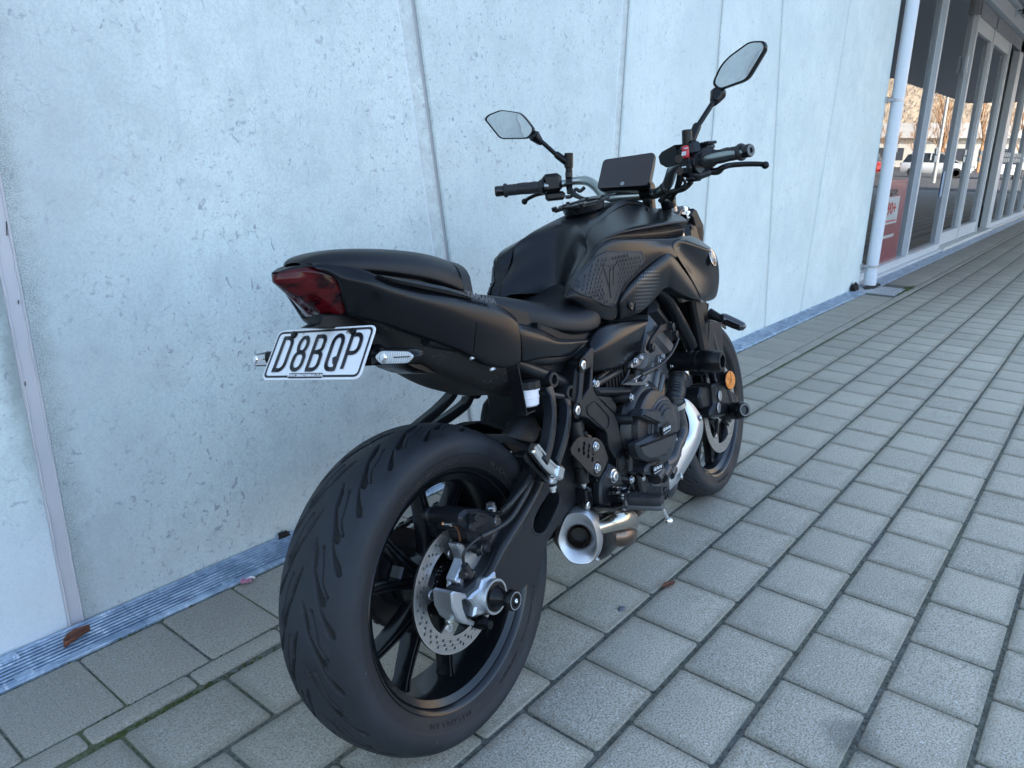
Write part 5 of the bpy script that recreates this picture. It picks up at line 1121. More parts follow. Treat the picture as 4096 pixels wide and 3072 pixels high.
# ------------------------------------------------------------------ passenger peg hangers (both sides)
def hanger(sg):
    def q(p): return Vector((p[0],-sg*p[1],p[2]))
    def arm(pts,r0,wy,ring):
        b=MB(); pts_,_=spline([q(p) for p in pts],0,5); N_=len(pts_); rings=[]
        for i in range(N_):
            T_=(pts_[min(i+1,N_-1)]-pts_[max(i-1,0)]).normalized(); nx=Vector((0,1,0)).cross(T_).normalized(); h=r0*(1-.15*i/N_); w_=wy/2; c_=.003
            rings.append([pts_[i]+nx*a+Vector((0,bb,0)) for a,bb in ((-h,-w_+c_),(-h+c_,-w_),(h-c_,-w_),(h,-w_+c_),(h,w_-c_),(h-c_,w_),(-h+c_,w_),(-h,w_-c_))])
        b.loft(rings); c=q(ring); b.lathe([(-.0145,.0105),(-.0145,.0160),(-.0125,.0175),(.0125,.0175),(.0145,.0160),(.0145,.0105)],c,(0,1,0),28,closed=True); return b
    e=MB(); 
    arm([(0.299,-0.128,0.642),(0.296,-0.135,0.62),(0.265,-0.155,0.593),(0.225,-0.175,0.571),(0.186,-0.19,0.55),(0.153,-0.198,0.529)],.0115,.025,(0.318,-0.126,0.652)).build('peg_hanger',M_cast,bike,35)
    arm([(0.354,-0.133,0.601),(0.343,-0.142,0.584),(0.308,-0.16,0.566),(0.267,-0.178,0.551),(0.229,-0.19,0.533),(0.192,-0.198,0.513)],.0115,.025,(0.372,-0.13,0.61)).build('peg_hanger',M_cast,bike,35)
hanger(1); hanger(-1)
b=MB(); b.tube([(0.313,-0.132,0.62),(0.349,-0.135,0.607)],.007,8); b.build('hanger_web',M_cast,bike)
# passenger pegs, folded
def ppeg(sg):
    def q(p): return (p[0],-sg*p[1],p[2])
    b=MB()
    A=[(0.109,-0.178,0.551),(0.118,-0.178,0.557),(0.136,-0.178,0.556),(0.152,-0.178,0.547),(0.173,-0.178,0.51),(0.24,-0.178,0.467),(0.235,-0.178,0.459),(0.205,-0.178,0.465),(0.172,-0.178,0.479),(0.159,-0.178,0.494),(0.114,-0.178,0.541)]
    H=[(0.133,-0.178,0.544),(0.146,-0.178,0.54),(0.164,-0.178,0.506),(0.155,-0.178,0.509),(0.133,-0.178,0.537)]
    o=flat('peg_bracket',[rounded([(p[0],p[2]) for p in A],.006,3),rounded([(p[0],p[2]) for p in H],.005,3)],.022,M_plas2,bike,sideM(sg*-.0 + (-.178 if sg>0 else .178)),.004,40)
    pts=[q((0.13,-0.198,0.565)),q((0.143,-0.199,0.547)),q((0.161,-0.2,0.523)),q((0.184,-0.201,0.499))]
    m=MB(); pp,_=spline(pts,0,5); rings=[]
    for i,p in enumerate(pp):
        T_=(pp[min(i+1,len(pp)-1)]-pp[max(i-1,0)]).normalized(); nx=Vector((0,1,0)).cross(T_).normalized(); w_=.0125 if 1<i<len(pp)-1 else (.0085 if i in(0,) else .0118); h=.008
        rings.append([p+nx*a*w_+Vector((0,bb*h,0)) for a,bb in ((-1,-.6),(-.8,-1),(-.5,-1),(-.42,-.6),(.42,-.6),(.5,-1),(.8,-1),(1,-.6),(1,.6),(.8,1),(-.8,1),(-1,.6))])
    m.loft(rings); c=Vector(q((0.196,-0.2,0.493))); m.box(c,(.030,.022,.030),Matrix.Rotation(.6,3,'Y'),bev=.005); m.build('passenger_peg',M_chrome,bike,30)
    m=MB(); c=Vector(q((0.19,-0.19,0.479))); m.lathe([(-.012,.011),(-.008,.012),(-.004,.009),(.010,.009),(.013,.012),(.016,.012)],c+Vector((0,0,.006)),(0,0,1),18); m.lathe([(-.026,.006),(-.018,.006),(-.018,.009),(-.013,.009)],c,(0,0,1),12); m.build('peg_pivot',M_bolt,bike,35)
ppeg(1); ppeg(-1)
# ------------------------------------------------------------------ rear mudguard, shock, reservoir
b=MB(); rg=[]
for k in range(15):
    a=R(100-k*7.5); r=.335; w_=.088; c=(math.cos(a)*r,.315+math.sin(a)*r)
    rg.append([Vector((math.cos(a)*(r+dr),y,.315+math.sin(a)*(r+dr))) for (y,dr) in ((-w_,-.030),(-w_*.92,0),(-w_*.5,.012),(0,.016),(w_*.5,.012),(w_*.92,0),(w_,-.030),(w_*.86,-.030),(w_*.80,-.005),(0,.010),(-w_*.80,-.005),(-w_*.86,-.030))])
# front half only: hugger
hg=MB(); rg=[]
for k in range(12):
    a=R(50-k*5); r=.334; w_=.086
    rg.append([Vector((math.cos(a)*(r+dr),y,.315+math.sin(a)*(r+dr))) for (y,dr) in ((-w_,-.035),(-w_*.95,0),(-w_*.5,.012),(0,.016),(w_*.5,.012),(w_*.95,0),(w_,-.035),(w_*.88,-.033),(w_*.84,-.004),(0,.012),(-w_*.84,-.004),(-w_*.88,-.033))])
hg.loft(rg); hg.build('rear_hugger',M_plas,bike,35)
b=MB(); b.loft([[(0.156,-0.06,0.577),(0.2,-0.085,0.565),(0.227,-0.12,0.528),(0.215,-0.1,0.54)],[off((0.156,-0.06,0.577),0,.0,-.006),off((0.2,-0.085,0.565),0,0,-.006),off((0.227,-0.12,0.528),0,0,-.006),off((0.215,-0.1,0.54),0,0,-.006)]]); b.build('hugger_wing',M_plas,bike,30)
gs=MB(); 
rows=[[(0.211,-0.06,0.56),(0.249,-0.05,0.569),(0.309,-0.03,0.576),(0.367,-0.02,0.564),(0.397,-0.02,0.55)],[(0.187,-0.09,0.565),(0.216,-0.085,0.576),(0.264,-0.075,0.583),(0.321,-0.06,0.569),(0.36,-0.05,0.548)],[(0.22,-0.1,0.544),(0.237,-0.1,0.561),(0.272,-0.09,0.564),(0.305,-0.08,0.552),(0.336,-0.07,0.541)],[(0.275,-0.1,0.521),(0.292,-0.095,0.532),(0.311,-0.085,0.534),(0.326,-0.08,0.534),(0.348,-0.07,0.531)]]
grid('shock_guard',rows,M_dirty,bike,2,thick=.004)
b=MB(); b.lathe([(-.0,.045),(.12,.045)],(.30,0,.47),(.9,0,.45),28); b.build('shock_body',M_plas2,bike,40)
b=MB(); pts=[Vector((.33,0,.50))+Vector((.9,0,.35)).normalized()*t*.14+Vector((0,math.cos(t*40)*.034,math.sin(t*40)*.034)) for t in np.linspace(0,1,110)]; b.tube(pts,.006,8,0,1); b.build('shock_spring',M_plas2,bike,60)
b=MB(); b.cyl((0.217,-0.06,0.529),(0.252,-0.06,0.516),.022,n=24,bev=.002); b.build('linkage_pin',M_steel,bike,40)
b=MB(); b.cyl((0.258,-0.055,0.514),(0.308,-0.05,0.494),.020,n=20); b.build('linkage',M_cast,bike,40)
c=Vector((0.218,-0.135,0.621)); top=Vector((0.222,-0.135,0.672)); up=(top-c).normalized(); H_=(top-c).length
b=MB(); b.lathe([(0,.020),(.003,.0235),(.016,.0245),(.017,.0255),(.0195,.0255),(.020,.0245),(H_*.60,.0245),(H_*.61,.0275),(H_*.68,.0275),(H_*.69,.025),(H_*.72,.025)],c,up,36); b.build('reservoir',mat('reservoir_plastic',(.72,.71,.76),.35,coat=.2,Subsurface_Weight=.15),bike,40)
b=MB(); rr_=[]
n_=60
pr=[(H_*.68,1),(H_*.69,1.03),(H_*.98,1.0),(H_*1.0,.94)]
a_=up; u_=Vector((1,0,0)); u_=(u_-a_*u_.dot(a_)).normalized(); w_=a_.cross(u_)
for h,k in pr: rr_.append([c+a_*h+(u_*math.cos(t)+w_*math.sin(t))*.029*k*(1-.05*(math.cos(t*12)>0.2)) for t in [2*PI*i/n_ for i in range(n_)]])
b.loft(rr_); b.build('reservoir_cap',M_plas,bike,30)
b=MB(); b.box(c+Vector((-.030,0,.045)),(.0025,.030,.115),Matrix.Rotation(-.08,3,'Y')); b.box(c+Vector((-.014,0,-.010)),(.035,.03,.0025)); b.box(c+Vector((-.018,.0,.102)),(.022,.02,.0025)); b.build('reservoir_bracket',M_gloss,bike)
b=MB(); b.tube([(0.333,-0.1,0.602),(0.34,-0.11,0.588),(0.361,-0.12,0.587),(0.401,-0.12,0.568),(0.431,-0.115,0.534),(0.44,-0.11,0.499),(0.444,-0.11,0.48)],.0125,14); b.tube([(0.392,-0.12,0.574),(0.415,-0.1,0.599)],.0125,14); b.build('breather_hose',M_hose,bike,60)
# underseat frame rails
for sg in(-1,1):
    b=MB(); b.tube([(.50,sg*.115,.70),(.36,sg*.12,.69),(.2,sg*.11,.73),(.0,sg*.09,.80)],.0135,12); b.build('subframe_rail',M_cast,bike,60)
    b=MB(); b.tube([(.56,sg*.11,.52),(.40,sg*.118,.62),(.26,sg*.115,.69),(.16,sg*.10,.745)],.0145,12); b.build('subframe_strut',M_cast,bike,60)
b=MB(); b.box((.46,0,.60),(.18,.17,.15),bev=.02); b.box((.40,.03,.55),(.1,.1,.2),bev=.01);  b.build('battery_box',M_plas,bike,30)
b=MB(); b.tube([(0.407,0.09,0.579),(0.393,0.09,0.565),(0.377,0.09,0.534),(0.387,0.09,0.509)],[.02,.03,.03,.02],10); b.build('side_case',M_plas,bike,60)

# ------------------------------------------------------------------ engine
b=MB()
b.prism([(.50,.30),(.52,.46),(.60,.52),(.76,.52),(.84,.46),(.86,.34),(.80,.24),(.62,.22)],-.135,.135,.012); b.build('crankcase',M_cast,bike,30)
cy=MB(); d=Vector((.62,0,.78)).normalized(); pxx=Vector((d.z,0,-d.x)); o_=Vector((.775,0,.49))
def slab(b,a0,a1,h,w_,bev=.01,dx=0):
    b.prism([(p.x,p.z) for p in (o_+d*a0-pxx*h+pxx*dx,o_+d*a1-pxx*h+pxx*dx,o_+d*a1+pxx*h+pxx*dx,o_+d*a0+pxx*h+pxx*dx)],-w_,w_,bev)
slab(cy,-.03,.10,.075,.118); slab(cy,.10,.16,.085,.122,.006); slab(cy,.16,.215,.080,.126,.014)
# vertical cast ribs and bosses on the right flank
for (a,w_) in ((-.055,.012),(-.02,.010),(.02,.013),(.055,.011)):
    p0=o_+d*-.02+pxx*a; p1=o_+d*.10+pxx*a; cy.cyl(p0+Vector((0,-.117,0)),p1+Vector((0,-.119,0)),w_,w_*.8,n=12)
cy.lathe([(0,.024),(.010,.022),(.012,.012),(.012,0)],o_+d*.115+pxx*.01+Vector((0,-.118,0)),(0,-1,0),24)
cy.build('cylinder',M_eng,bike,30)
hd=MB(); slab(hd,.215,.262,.085,.128,.018); hd.build('cylinder_head',M_cast,bike,30)
b=MB()
for px in ((0.864,-0.132,0.59),(0.909,-0.134,0.555),(0.841,-0.132,0.582)): b.bolt(px,(0,-1,0),.0062,.007)
b.build('cylinder_bolts',M_bolt,bike,30)
# thermostat flange with zinc plate
b=MB(); P=[(0.631,-0.15,0.611),(0.64,-0.15,0.616),(0.671,-0.15,0.623),(0.697,-0.15,0.627),(0.717,-0.15,0.623),(0.719,-0.15,0.615),(0.691,-0.15,0.602),(0.658,-0.15,0.603)]
b.prism([(p[0],p[2]) for p in P],-.152,-.142,.002); b.cyl((0.788,-0.12,0.601),(0.721,-0.145,0.615),.013,n=20); b.cyl((0.805,-0.11,0.586),(0.707,-0.145,0.608),.018,n=20); b.build('sensor_flange',M_eng,bike,30)
b=MB(); b.bolt((0.664,-0.153,0.618),(0,-1,0),.0075,.007); b.bolt((0.696,-0.153,0.621),(0,-1,0),.006,.006); b.lathe([(0,.005),(.006,.005)],(0.634,-0.153,0.614),(0,-1,0),12); b.build('flange_bolts',M_bolt,bike,30)
# clutch cover with race guard
def L_(c,pr,n=48,ax=(0,-1,0),m=0,b=None): b.lathe(pr,c,ax,n,m)
cc=Vector((0.711,-0.165,0.432)); print('clutch',cc)
M_gb=mat('guard_nylon',(.022,.025,.030),.33,spec=.45,bump=.12,bscale=800)
b=MB(); c1=Vector((cc.x-.02,-.13,cc.z+.01)); b.lathe([(0,.120),(.012,.122),(.020,.118),(.030,.108),(.032,.100),(.046,.096),(.050,.088)],c1,(0,-1,0),72); b.build('clutch_housing',M_cast,bike,35)
b=MB(); c2=Vector((cc.x+.015,-.165,cc.z-.006)); b.lathe([(-.012,.094),(.006,.093),(.012,.088),(.018,.078),(.020,.066),(.0255,.062),(.028,.050),(.033,.046),(.0345,.036),(.0345,0)],c2,(0,-1,0),72); b.build('clutch_guard',M_gb,bike,35)
# stepped shell on the rear half of the guard
for k,(r,h) in enumerate(((.088,.012),(.078,.020),(.068,.026),(.058,.031))):
    b=MB(); P=[]; 
    for i in range(15): a=R(60+ i*9.5); P.append((c2.x+math.cos(a)*r,c2.z+math.sin(a)*r))
    for i in range(15): a=R(60+(14-i)*9.5); P.append((c2.x+math.cos(a)*(r-.022),c2.z+math.sin(a)*(r-.022)))
    b.prism(P,-.165,-.165-h-.004,.0025); b.build('guard_step',M_gb,bike,30)
# shield shape: raised lower fairing of the guard
P=[(0.55,-0.2,0.445),(0.59,-0.2,0.442),(0.632,-0.2,0.441),(0.657,-0.2,0.438),(0.668,-0.2,0.43),(0.771,-0.2,0.415),(0.762,-0.2,0.399),(0.737,-0.2,0.391),(0.696,-0.2,0.373),(0.642,-0.2,0.373),(0.594,-0.2,0.385),(0.557,-0.2,0.406),(0.543,-0.2,0.431),(0.542,-0.2,0.444)]
b=MB(); b.prism(rounded([(p[0],p[2]) for p in P],.008,3),-.203,-.165,.010); b.build('guard_shell',M_gb,bike,35)
P=[(0.653,-0.2,0.439),(0.665,-0.2,0.472),(0.692,-0.2,0.474),(0.716,-0.2,0.462),(0.73,-0.2,0.444),(0.733,-0.2,0.435),(0.673,-0.2,0.431)]
b=MB(); b.prism(rounded([(p[0],p[2]) for p in P],.006,3),-.206,-.165,.007); b.build('guard_boss',M_gb,bike,35)
P=[(0.577,-0.19,0.503),(0.591,-0.19,0.518),(0.67,-0.19,0.496),(0.68,-0.19,0.475),(0.675,-0.19,0.453)]
b=MB(); b.prism(rounded([(p[0],p[2]) for p in P],.004,2),-.205,-.165,.006); b.build('guard_fin',M_gb,bike,30)
# cover bosses (empty screw sockets)
for p in ((0.585,-0.17,0.493),(0.592,-0.17,0.418),(0.604,-0.16,0.542)):
    b=MB(); c=Vector(p); b.lathe([(-.045,.0125),(.002,.0125),(.003,.0115),(.003,.0085),(-.006,.008),(-.006,0)],c,(.25,-1,0),24); b.build('cover_boss',M_cast,bike,35)
b=MB(); b.bolt((0.598,-0.166,0.543),(.1,-1,0),.0075,.006); b.bolt((0.585,-0.15,0.339),(0,-1,0),.0075,.006); b.bolt((0.629,-0.16,0.328),(0,-1,0),.006,.004); b.bolt((0.827,-0.17,0.327),(0,-1,0),.006,.005); b.bolt((0.814,-0.17,0.375),(0,-1,0),.005,.004); b.build('cover_bolts',M_bolt,bike,30)
# badges on the guards
def maker_badge(cpx,dpx,w_,h_,nrm=(0,-1,0)):
    c=Vector(cpx); dx=(Vector(dpx)-c).normalized(); up=Vector((0,0,1)); M_=frameM(c,dx,up); 
    if M_.col[2].to_3d().dot(Vector((0,-1,0)))<0: M_=frameM(c,dx,-up)
    flat('guard_badge',[rounded([(-w_/2,-h_/2),(w_/2,-h_/2),(w_/2,h_/2),(-w_/2,h_/2)],.006,4)],.006,M_plas2,bike,M_,.001)
    text('badge_lettering','GB Racing',h_*.42,M_white,bike,M_@Matrix.Translation((0,h_*.12,.0033)),.0003,shear=.2,bold=.0002,sx=1.05)
    text('badge_lettering','www.gbracing.eu',h_*.2,M_white,bike,M_@Matrix.Translation((0,-h_*.26,.0033)),.0002,sx=1.2)
maker_badge((0.681,-0.209,0.442),(0.709,-0.209,0.442),.052,.024)
maker_badge((0.636,-0.196,0.353),(0.659,-0.196,0.352),.050,.024)
# water pump cover
b=MB()
P=[(0.588,-0.18,0.37),(0.608,-0.18,0.375),(0.686,-0.18,0.355),(0.695,-0.18,0.336),(0.637,-0.18,0.335),(0.614,-0.18,0.344),(0.586,-0.18,0.359)]
b.prism([(p[0],p[2]) for p in P],-.192,-.12,.005)
for k,(a,bq,r) in enumerate((((0.677,-0.165,0.311),(0.707,-0.165,0.323),.020),((0.712,-0.165,0.305),(0.747,-0.165,0.316),.021),((0.762,-0.16,0.294),(0.784,-0.16,0.305),.022))): b.tube([a,bq],r,18)
b.lathe([(0,.052),(.018,.050),(.028,.040),(.032,.026),(.033,0)],(*(0.731,-0.14,0.272)[:1],-.135,(0.731,-0.14,0.272)[2]),(0,-1,0),44)
b.lathe([(0,.040),(.02,.038),(.027,.028),(.03,0)],(*(0.794,-0.14,0.256)[:1],-.135,(0.794,-0.14,0.256)[2]),(0,-1,0),40)
for k in range(5):
    a=R(200+k*28); c=Vector(((0.731,-0.14,0.272)[0],-.168,(0.731,-0.14,0.272)[2])); b.box(c+Vector((math.cos(a)*.02,0,math.sin(a)*.02)),(.03,.008,.003),Matrix.Rotation(-a,3,'Y'))
b.build('water_pump_guard',M_gb,bike,40)
b=MB(); b.prism([(p[0],p[2]) for p in ((0.608,-0.15,0.344),(0.655,-0.15,0.326),(0.669,-0.15,0.294),(0.656,-0.15,0.273),(0.617,-0.15,0.291),(0.61,-0.15,0.315))],-.160,-.11,.005); b.prism([(p[0],p[2]) for p in ((0.544,-0.15,0.363),(0.603,-0.15,0.341),(0.606,-0.15,0.297),(0.57,-0.15,0.337),(0.541,-0.15,0.351))],-.148,-.11,.004); b.prism([(p[0],p[2]) for p in ((0.581,-0.15,0.407),(0.635,-0.15,0.39),(0.666,-0.15,0.356),(0.636,-0.15,0.336),(0.596,-0.15,0.345),(0.575,-0.15,0.362))],-.158,-.11,.008); b.build('sump_cover_lugs',M_cast,bike,35)
# starter / upper case clutter
b=MB(); b.prism([(p[0],p[2]) for p in ((0.47,-0.14,0.595),(0.495,-0.14,0.593),(0.647,-0.14,0.556),(0.635,-0.14,0.542),(0.553,-0.14,0.56),(0.484,-0.14,0.577))],-.148,-.02,.006); b.prism([(p[0],p[2]) for p in ((0.474,-0.14,0.58),(0.553,-0.14,0.56),(0.577,-0.14,0.53),(0.564,-0.14,0.507),(0.538,-0.14,0.524),(0.507,-0.14,0.552))],-.140,-.05,.006); b.build('gearbox_case',M_cast,bike,30)
b=MB(); b.prism([(p[0],p[2]) for p in ((0.563,-0.1,0.613),(0.719,-0.1,0.584),(0.807,-0.1,0.565),(0.8,-0.1,0.534),(0.699,-0.1,0.549),(0.557,-0.1,0.583))],-.11,.11,.01)
for k in range(7): b.box(lerp((0.558,-0.118,0.601),(0.655,-0.118,0.583),k/6),(.008,.02,.055))
b.build('throttle_body',M_plas,bike,30)
b=MB(); b.tube([(0.491,-0.135,0.601),(0.544,-0.13,0.601),(0.606,-0.125,0.602),(0.639,-0.12,0.602)],.0095,10); b.tube([(0.501,-0.13,0.604),(0.532,-0.125,0.609),(0.572,-0.12,0.611)],.0085,10); b.tube([(0.617,-0.13,0.571),(0.648,-0.13,0.581),(0.667,-0.13,0.596)],.005,8); b.build('case_hoses',M_hose,bike,60)
b=MB(); b.lathe([(-.01,.010),(0,.010),(.002,.008),(.008,.008)],(0.485,-0.138,0.604),(0,-1,0),16); b.bolt((0.474,-0.146,0.606),(0,-1,0),.006,.005); b.build('hose_bolt',M_bolt,bike,30)
# clutch cable, arm and boot
b=MB(); b.tube([(0.934,-0.15,0.626),(0.899,-0.155,0.611),(0.839,-0.165,0.598),(0.774,-0.17,0.588),(0.719,-0.17,0.586)],.0042,10); b.tube([(0.719,-0.17,0.586),(0.689,-0.17,0.586),(0.655,-0.17,0.586)],[.0065,.0075,.005],12); b.build('clutch_cable',M_hose,bike,60)
b=MB(); b.tube([(0.655,-0.17,0.586),(0.61,-0.17,0.585)],.0016,6); b.lathe([(0,.004),(.012,.004)],(0.6,-0.172,0.584),(0,-1,0),10); b.build('cable_end',M_bolt,bike,40)
b=MB(); b.prism([(p[0],p[2]) for p in ((0.555,-0.168,0.586),(0.598,-0.168,0.584),(0.663,-0.168,0.567),(0.665,-0.168,0.558),(0.603,-0.168,0.572))],-.172,-.164,.001); b.tube([(0.668,-0.165,0.561),(0.686,-0.17,0.572),(0.692,-0.17,0.582),(0.702,-0.17,0.588)],.004,8,flat=2); b.build('clutch_arm',M_eng,bike,35)
b=MB(); c=Vector((0.71,-0.15,0.492)); up=(Vector((0.701,-0.15,0.551))-c).normalized(); L=(Vector((0.701,-0.15,0.551))-c).length
b.lathe([(0,.022),(L*.35,.026),(L*.5,.026),(L*.52,.020),(L*.56,.0145),(L*.62,.0165),(L*.66,.0135),(L*.72,.0165),(L*.76,.0135),(L*.82,.016),(L*.9,.013),(L,.011)],c,up,28); b.build('clutch_shaft_boot',M_gb,bike,50)
b=MB(); b.lathe([(L*.97,.013),(L*1.02,.013),(L*1.04,.009),(L*1.06,.009)],c,up,16); b.lathe([(L*.49,.021),(L*.53,.021)],c,up,24); b.build('clutch_shaft_nut',M_bolt,bike,35)
# corrugated coolant hose
b=MB(); pts,_=spline([Vector(p) for p in ((0.945,-0.135,0.521),(0.924,-0.14,0.505),(0.899,-0.145,0.489),(0.873,-0.15,0.47),(0.874,-0.152,0.449))],0,14); rr_=[.026+.0016*math.sin(i*1.5) for i in range(len(pts))]
b.tube(pts,rr_,22,0,1); b.build('coolant_hose',M_hose,bike,60)
b=MB(); 
for t,r in ((.03,.0295),(.97,.0275)):
    i=int(t*(len(pts)-2)); b.lathe([(-.006,r),(-.006,r+.001),(.006,r+.001),(.006,r)],pts[i],pts[i+1]-pts[i],28,closed=True)
b.build('hose_clamp',M_steel,bike,50)
b=MB(); b.tube([(0.874,-0.152,0.449),(0.877,-0.155,0.423),(0.881,-0.158,0.383),(0.851,-0.16,0.358),(0.829,-0.16,0.352),(0.805,-0.16,0.332),(0.783,-0.158,0.322),(0.747,-0.155,0.322)],[.022,.019,.019,.020,.021,.022,.024,.024],18); b.build('coolant_pipe',M_gb,bike,60)
b=MB(); b.prism(rounded([(p[0],p[2]) for p in ((0.808,-0.16,0.475),(0.873,-0.16,0.458),(0.887,-0.16,0.429),(0.863,-0.16,0.414),(0.852,-0.16,0.387),(0.807,-0.16,0.384),(0.801,-0.16,0.444))],.008,3),-.168,-.12,.004); b.build('front_guard_cover',M_gb,bike,30)
# header pipes, catalyst, heat shield
M_hdr=mat('heated_steel',(.17,.125,.10),.30,.95,var=.35,vscale=14)
b=MB()
for y in(-.045,.045): b.tube([(.93,y,.60),(.985,y,.55),(.995,y,.44),(.95,y*.9,.30),(.85,y*.7,.20),(.72,y*.3,.165)],.021,16)
b.build('header_pipe',M_hdr,bike,60)
b=MB(); b.tube([(.98,-.10,.42),(.96,-.13,.36),(.935,-.13,.30)],[.035,.045,.035],18); b.build('catalyst_box',mat('dark_brown_metal',(.035,.027,.022),.45,.5),bike,60)
b=MB(); b.tube([(.76,0,.175),(.66,-.02,.165),(.58,-.06,.175),(.50,-.10,.215),(.44,-.125,.25)],[.045,.05,.038,.034,.034],22); b.build('collector_pipe',M_hdr,bike,60)
HS0=[(0.922,-0.15,0.463),(0.956,-0.16,0.445),(0.991,-0.172,0.392),(0.995,-0.176,0.373),(0.984,-0.176,0.341),(0.95,-0.172,0.307),(0.87,-0.166,0.27),(0.801,-0.158,0.241),(0.792,-0.15,0.232)]
HS1=[(0.919,-0.156,0.452),(0.933,-0.166,0.434),(0.944,-0.18,0.394),(0.937,-0.184,0.381),(0.919,-0.184,0.35),(0.88,-0.18,0.32),(0.82,-0.174,0.288),(0.761,-0.164,0.254),(0.757,-0.156,0.243)]
HS2=[(0.921,-0.15,0.445),(0.919,-0.158,0.424),(0.915,-0.168,0.396),(0.898,-0.17,0.366),(0.874,-0.17,0.353),(0.835,-0.167,0.35),(0.779,-0.162,0.313),(0.721,-0.157,0.278),(0.723,-0.15,0.26)]
hs=grid('heat_shield',[HS0,HS1,HS2],M_alu,bike,2,crease_r={1:.35},thick=.003)
b=MB(); b.bolt((0.961,-0.182,0.394),(.3,-1,.2),.008,.004); b.bolt((0.814,-0.176,0.271),(.3,-1,.2),.007,.004); b.build('shield_bolts',M_bolt,bike,40)
b=MB(); b.prism([(p[0],p[2]) for p in ((0.947,-0.14,0.456),(0.965,-0.14,0.416),(0.999,-0.14,0.371),(0.988,-0.14,0.325),(0.944,-0.14,0.324),(0.902,-0.14,0.372),(0.91,-0.14,0.431))],-.150,-.12,.004); b.build('shield_stay',M_plas2,bike)
# muffler
CWX=.84; CSX=0.0; mc=Vector((.318,-.151,.293)); ax=Vector((-.86,-.44,.10)).normalized(); ux=Vector((0,0,1)); ux=(ux-ax*ux.dot(ax)).normalized(); wx=ax.cross(ux)   # wx: sideways
SH=[(.40,1.02),(.72,.62),(.98,.05),(.88,-.42),(.52,-.88),(0,-1.02),(-.52,-.95),(-.86,-.50),(-.90,.10),(-.78,.66),(-.46,1.0),(0,1.10)]
shp=[(p.x,p.y) for p in smoothloop([(a,c,0) for a,c in SH],4)]
def ring(h,s,ox=0,oy=0,k=0): return [mc+ax*h+wx*(((a*(1-k)*CWX+k*math.cos(math.atan2(c,a))))*s+ox+CSX)+ux*((c*(1-k)+k*math.sin(math.atan2(c,a)))*s*1.02+oy) for a,c in shp]
M_brush=mat('brushed_end_cap',(.50,.51,.52),.40,.92,bump=.08,bscale=400,var=.07,vscale=30)
b=MB(); b.loft([ring(-.085,.064,0,-.006),ring(-.055,.0635,0,-.004),ring(-.020,.0605),ring(-.006,.057),ring(.000,.053),ring(-.001,.0490),ring(-.005,.041,k=.3),ring(-.010,.032,k=.8),ring(-.018,.0270,k=1),ring(-.030,.0268,k=1)],cap=False); b.build('muffler_end_cap',M_brush,bike,50)
b=MB(); b.loft([ring(-.028,.029,k=1),ring(-.05,.029,k=1)],cap=False); b.loft([ring(-.05,.029,k=1),ring(-.0505,.001,k=1)],cap=False); b.build('muffler_throat',M_sock,bike,50)
b=MB(); b.lathe([(-.045,.0195),(-.018,.0195),(-.0165,.0205),(-.018,.0215),(-.045,.0215)],mc,ax,40,closed=True); b.build('muffler_tip',M_hdr,bike,50)
b=MB(); 
def ringb(t): # body runs forward under the gearbox
    c=Vector(lerp(tuple(mc+ax*-.08),(.60,-.02,.215),t)); s=.064*(1-.05*t)+.020*math.sin(min(1,t*1.6)*PI/1.0)**.7*(t<.625)+0*t; dirn=(Vector((.60,-.02,.215))-(mc+ax*-.08)).normalized()*-1
    a_=(ax*(1-min(1,t*2))+dirn*min(1,t*2)).normalized(); u_=(Vector((0,0,1))-a_*a_.z).normalized(); w_=a_.cross(u_)
    return [c+w_*a*s+u_*(q*s*.92-.006) for a,q in shp]
b.loft([ringb(t) for t in (0,.06,.15,.3,.45,.56,.7,.85,1)]); b.build('muffler_body',mat('muffler_black',(.014,.014,.015),.34,.4),bike,50)
b=MB(); b.tube([(.37,-.150,.295),(.43,-.168,.290),(.47,-.175,.282),(.53,-.162,.258),(.56,-.15,.235)],[.018,.022,.024,.024,.020],20); b.build('link_pipe',mat('blued_steel',(.58,.52,.44),.20,.98,var=.15,vscale=25),bike,60)
b=MB(); b.tube([(.46,-.135,.24),(.50,-.150,.226),(.535,-.148,.212),(.585,-.125,.195)],[.02,.026,.024,.024],18); b.tube([(.49,-.16,.222),(.545,-.165,.245)],.006,8,); b.build('link_clamp',M_hdr,bike,60)
b=MB(); b.tube([(.58,-.15,.26),(.66,-.13,.245),(.75,-.08,.235)],.020,14); b.build('balance_pipe',M_hdr,bike,60)
b=MB(); P=[(0.363,-0.17,0.353),(0.405,-0.17,0.343),(0.451,-0.17,0.322),(0.481,-0.17,0.305),(0.508,-0.17,0.292),(0.507,-0.17,0.27),(0.488,-0.17,0.27),(0.453,-0.17,0.299),(0.382,-0.17,0.333)]
b.prism([(p[0],p[2]) for p in P],-.178,-.10,.006); b.build('muffler_stay',M_gloss,bike,30)
b=MB(); b.lathe([(0,.0055),(.005,.005),(.006,.003)],mc+ax*-.05+wx*.0+ux*-.062+Vector((.01,-.03,0)),(0,-1,-.4),12); b.build('muffler_rivet',M_bolt,bike)
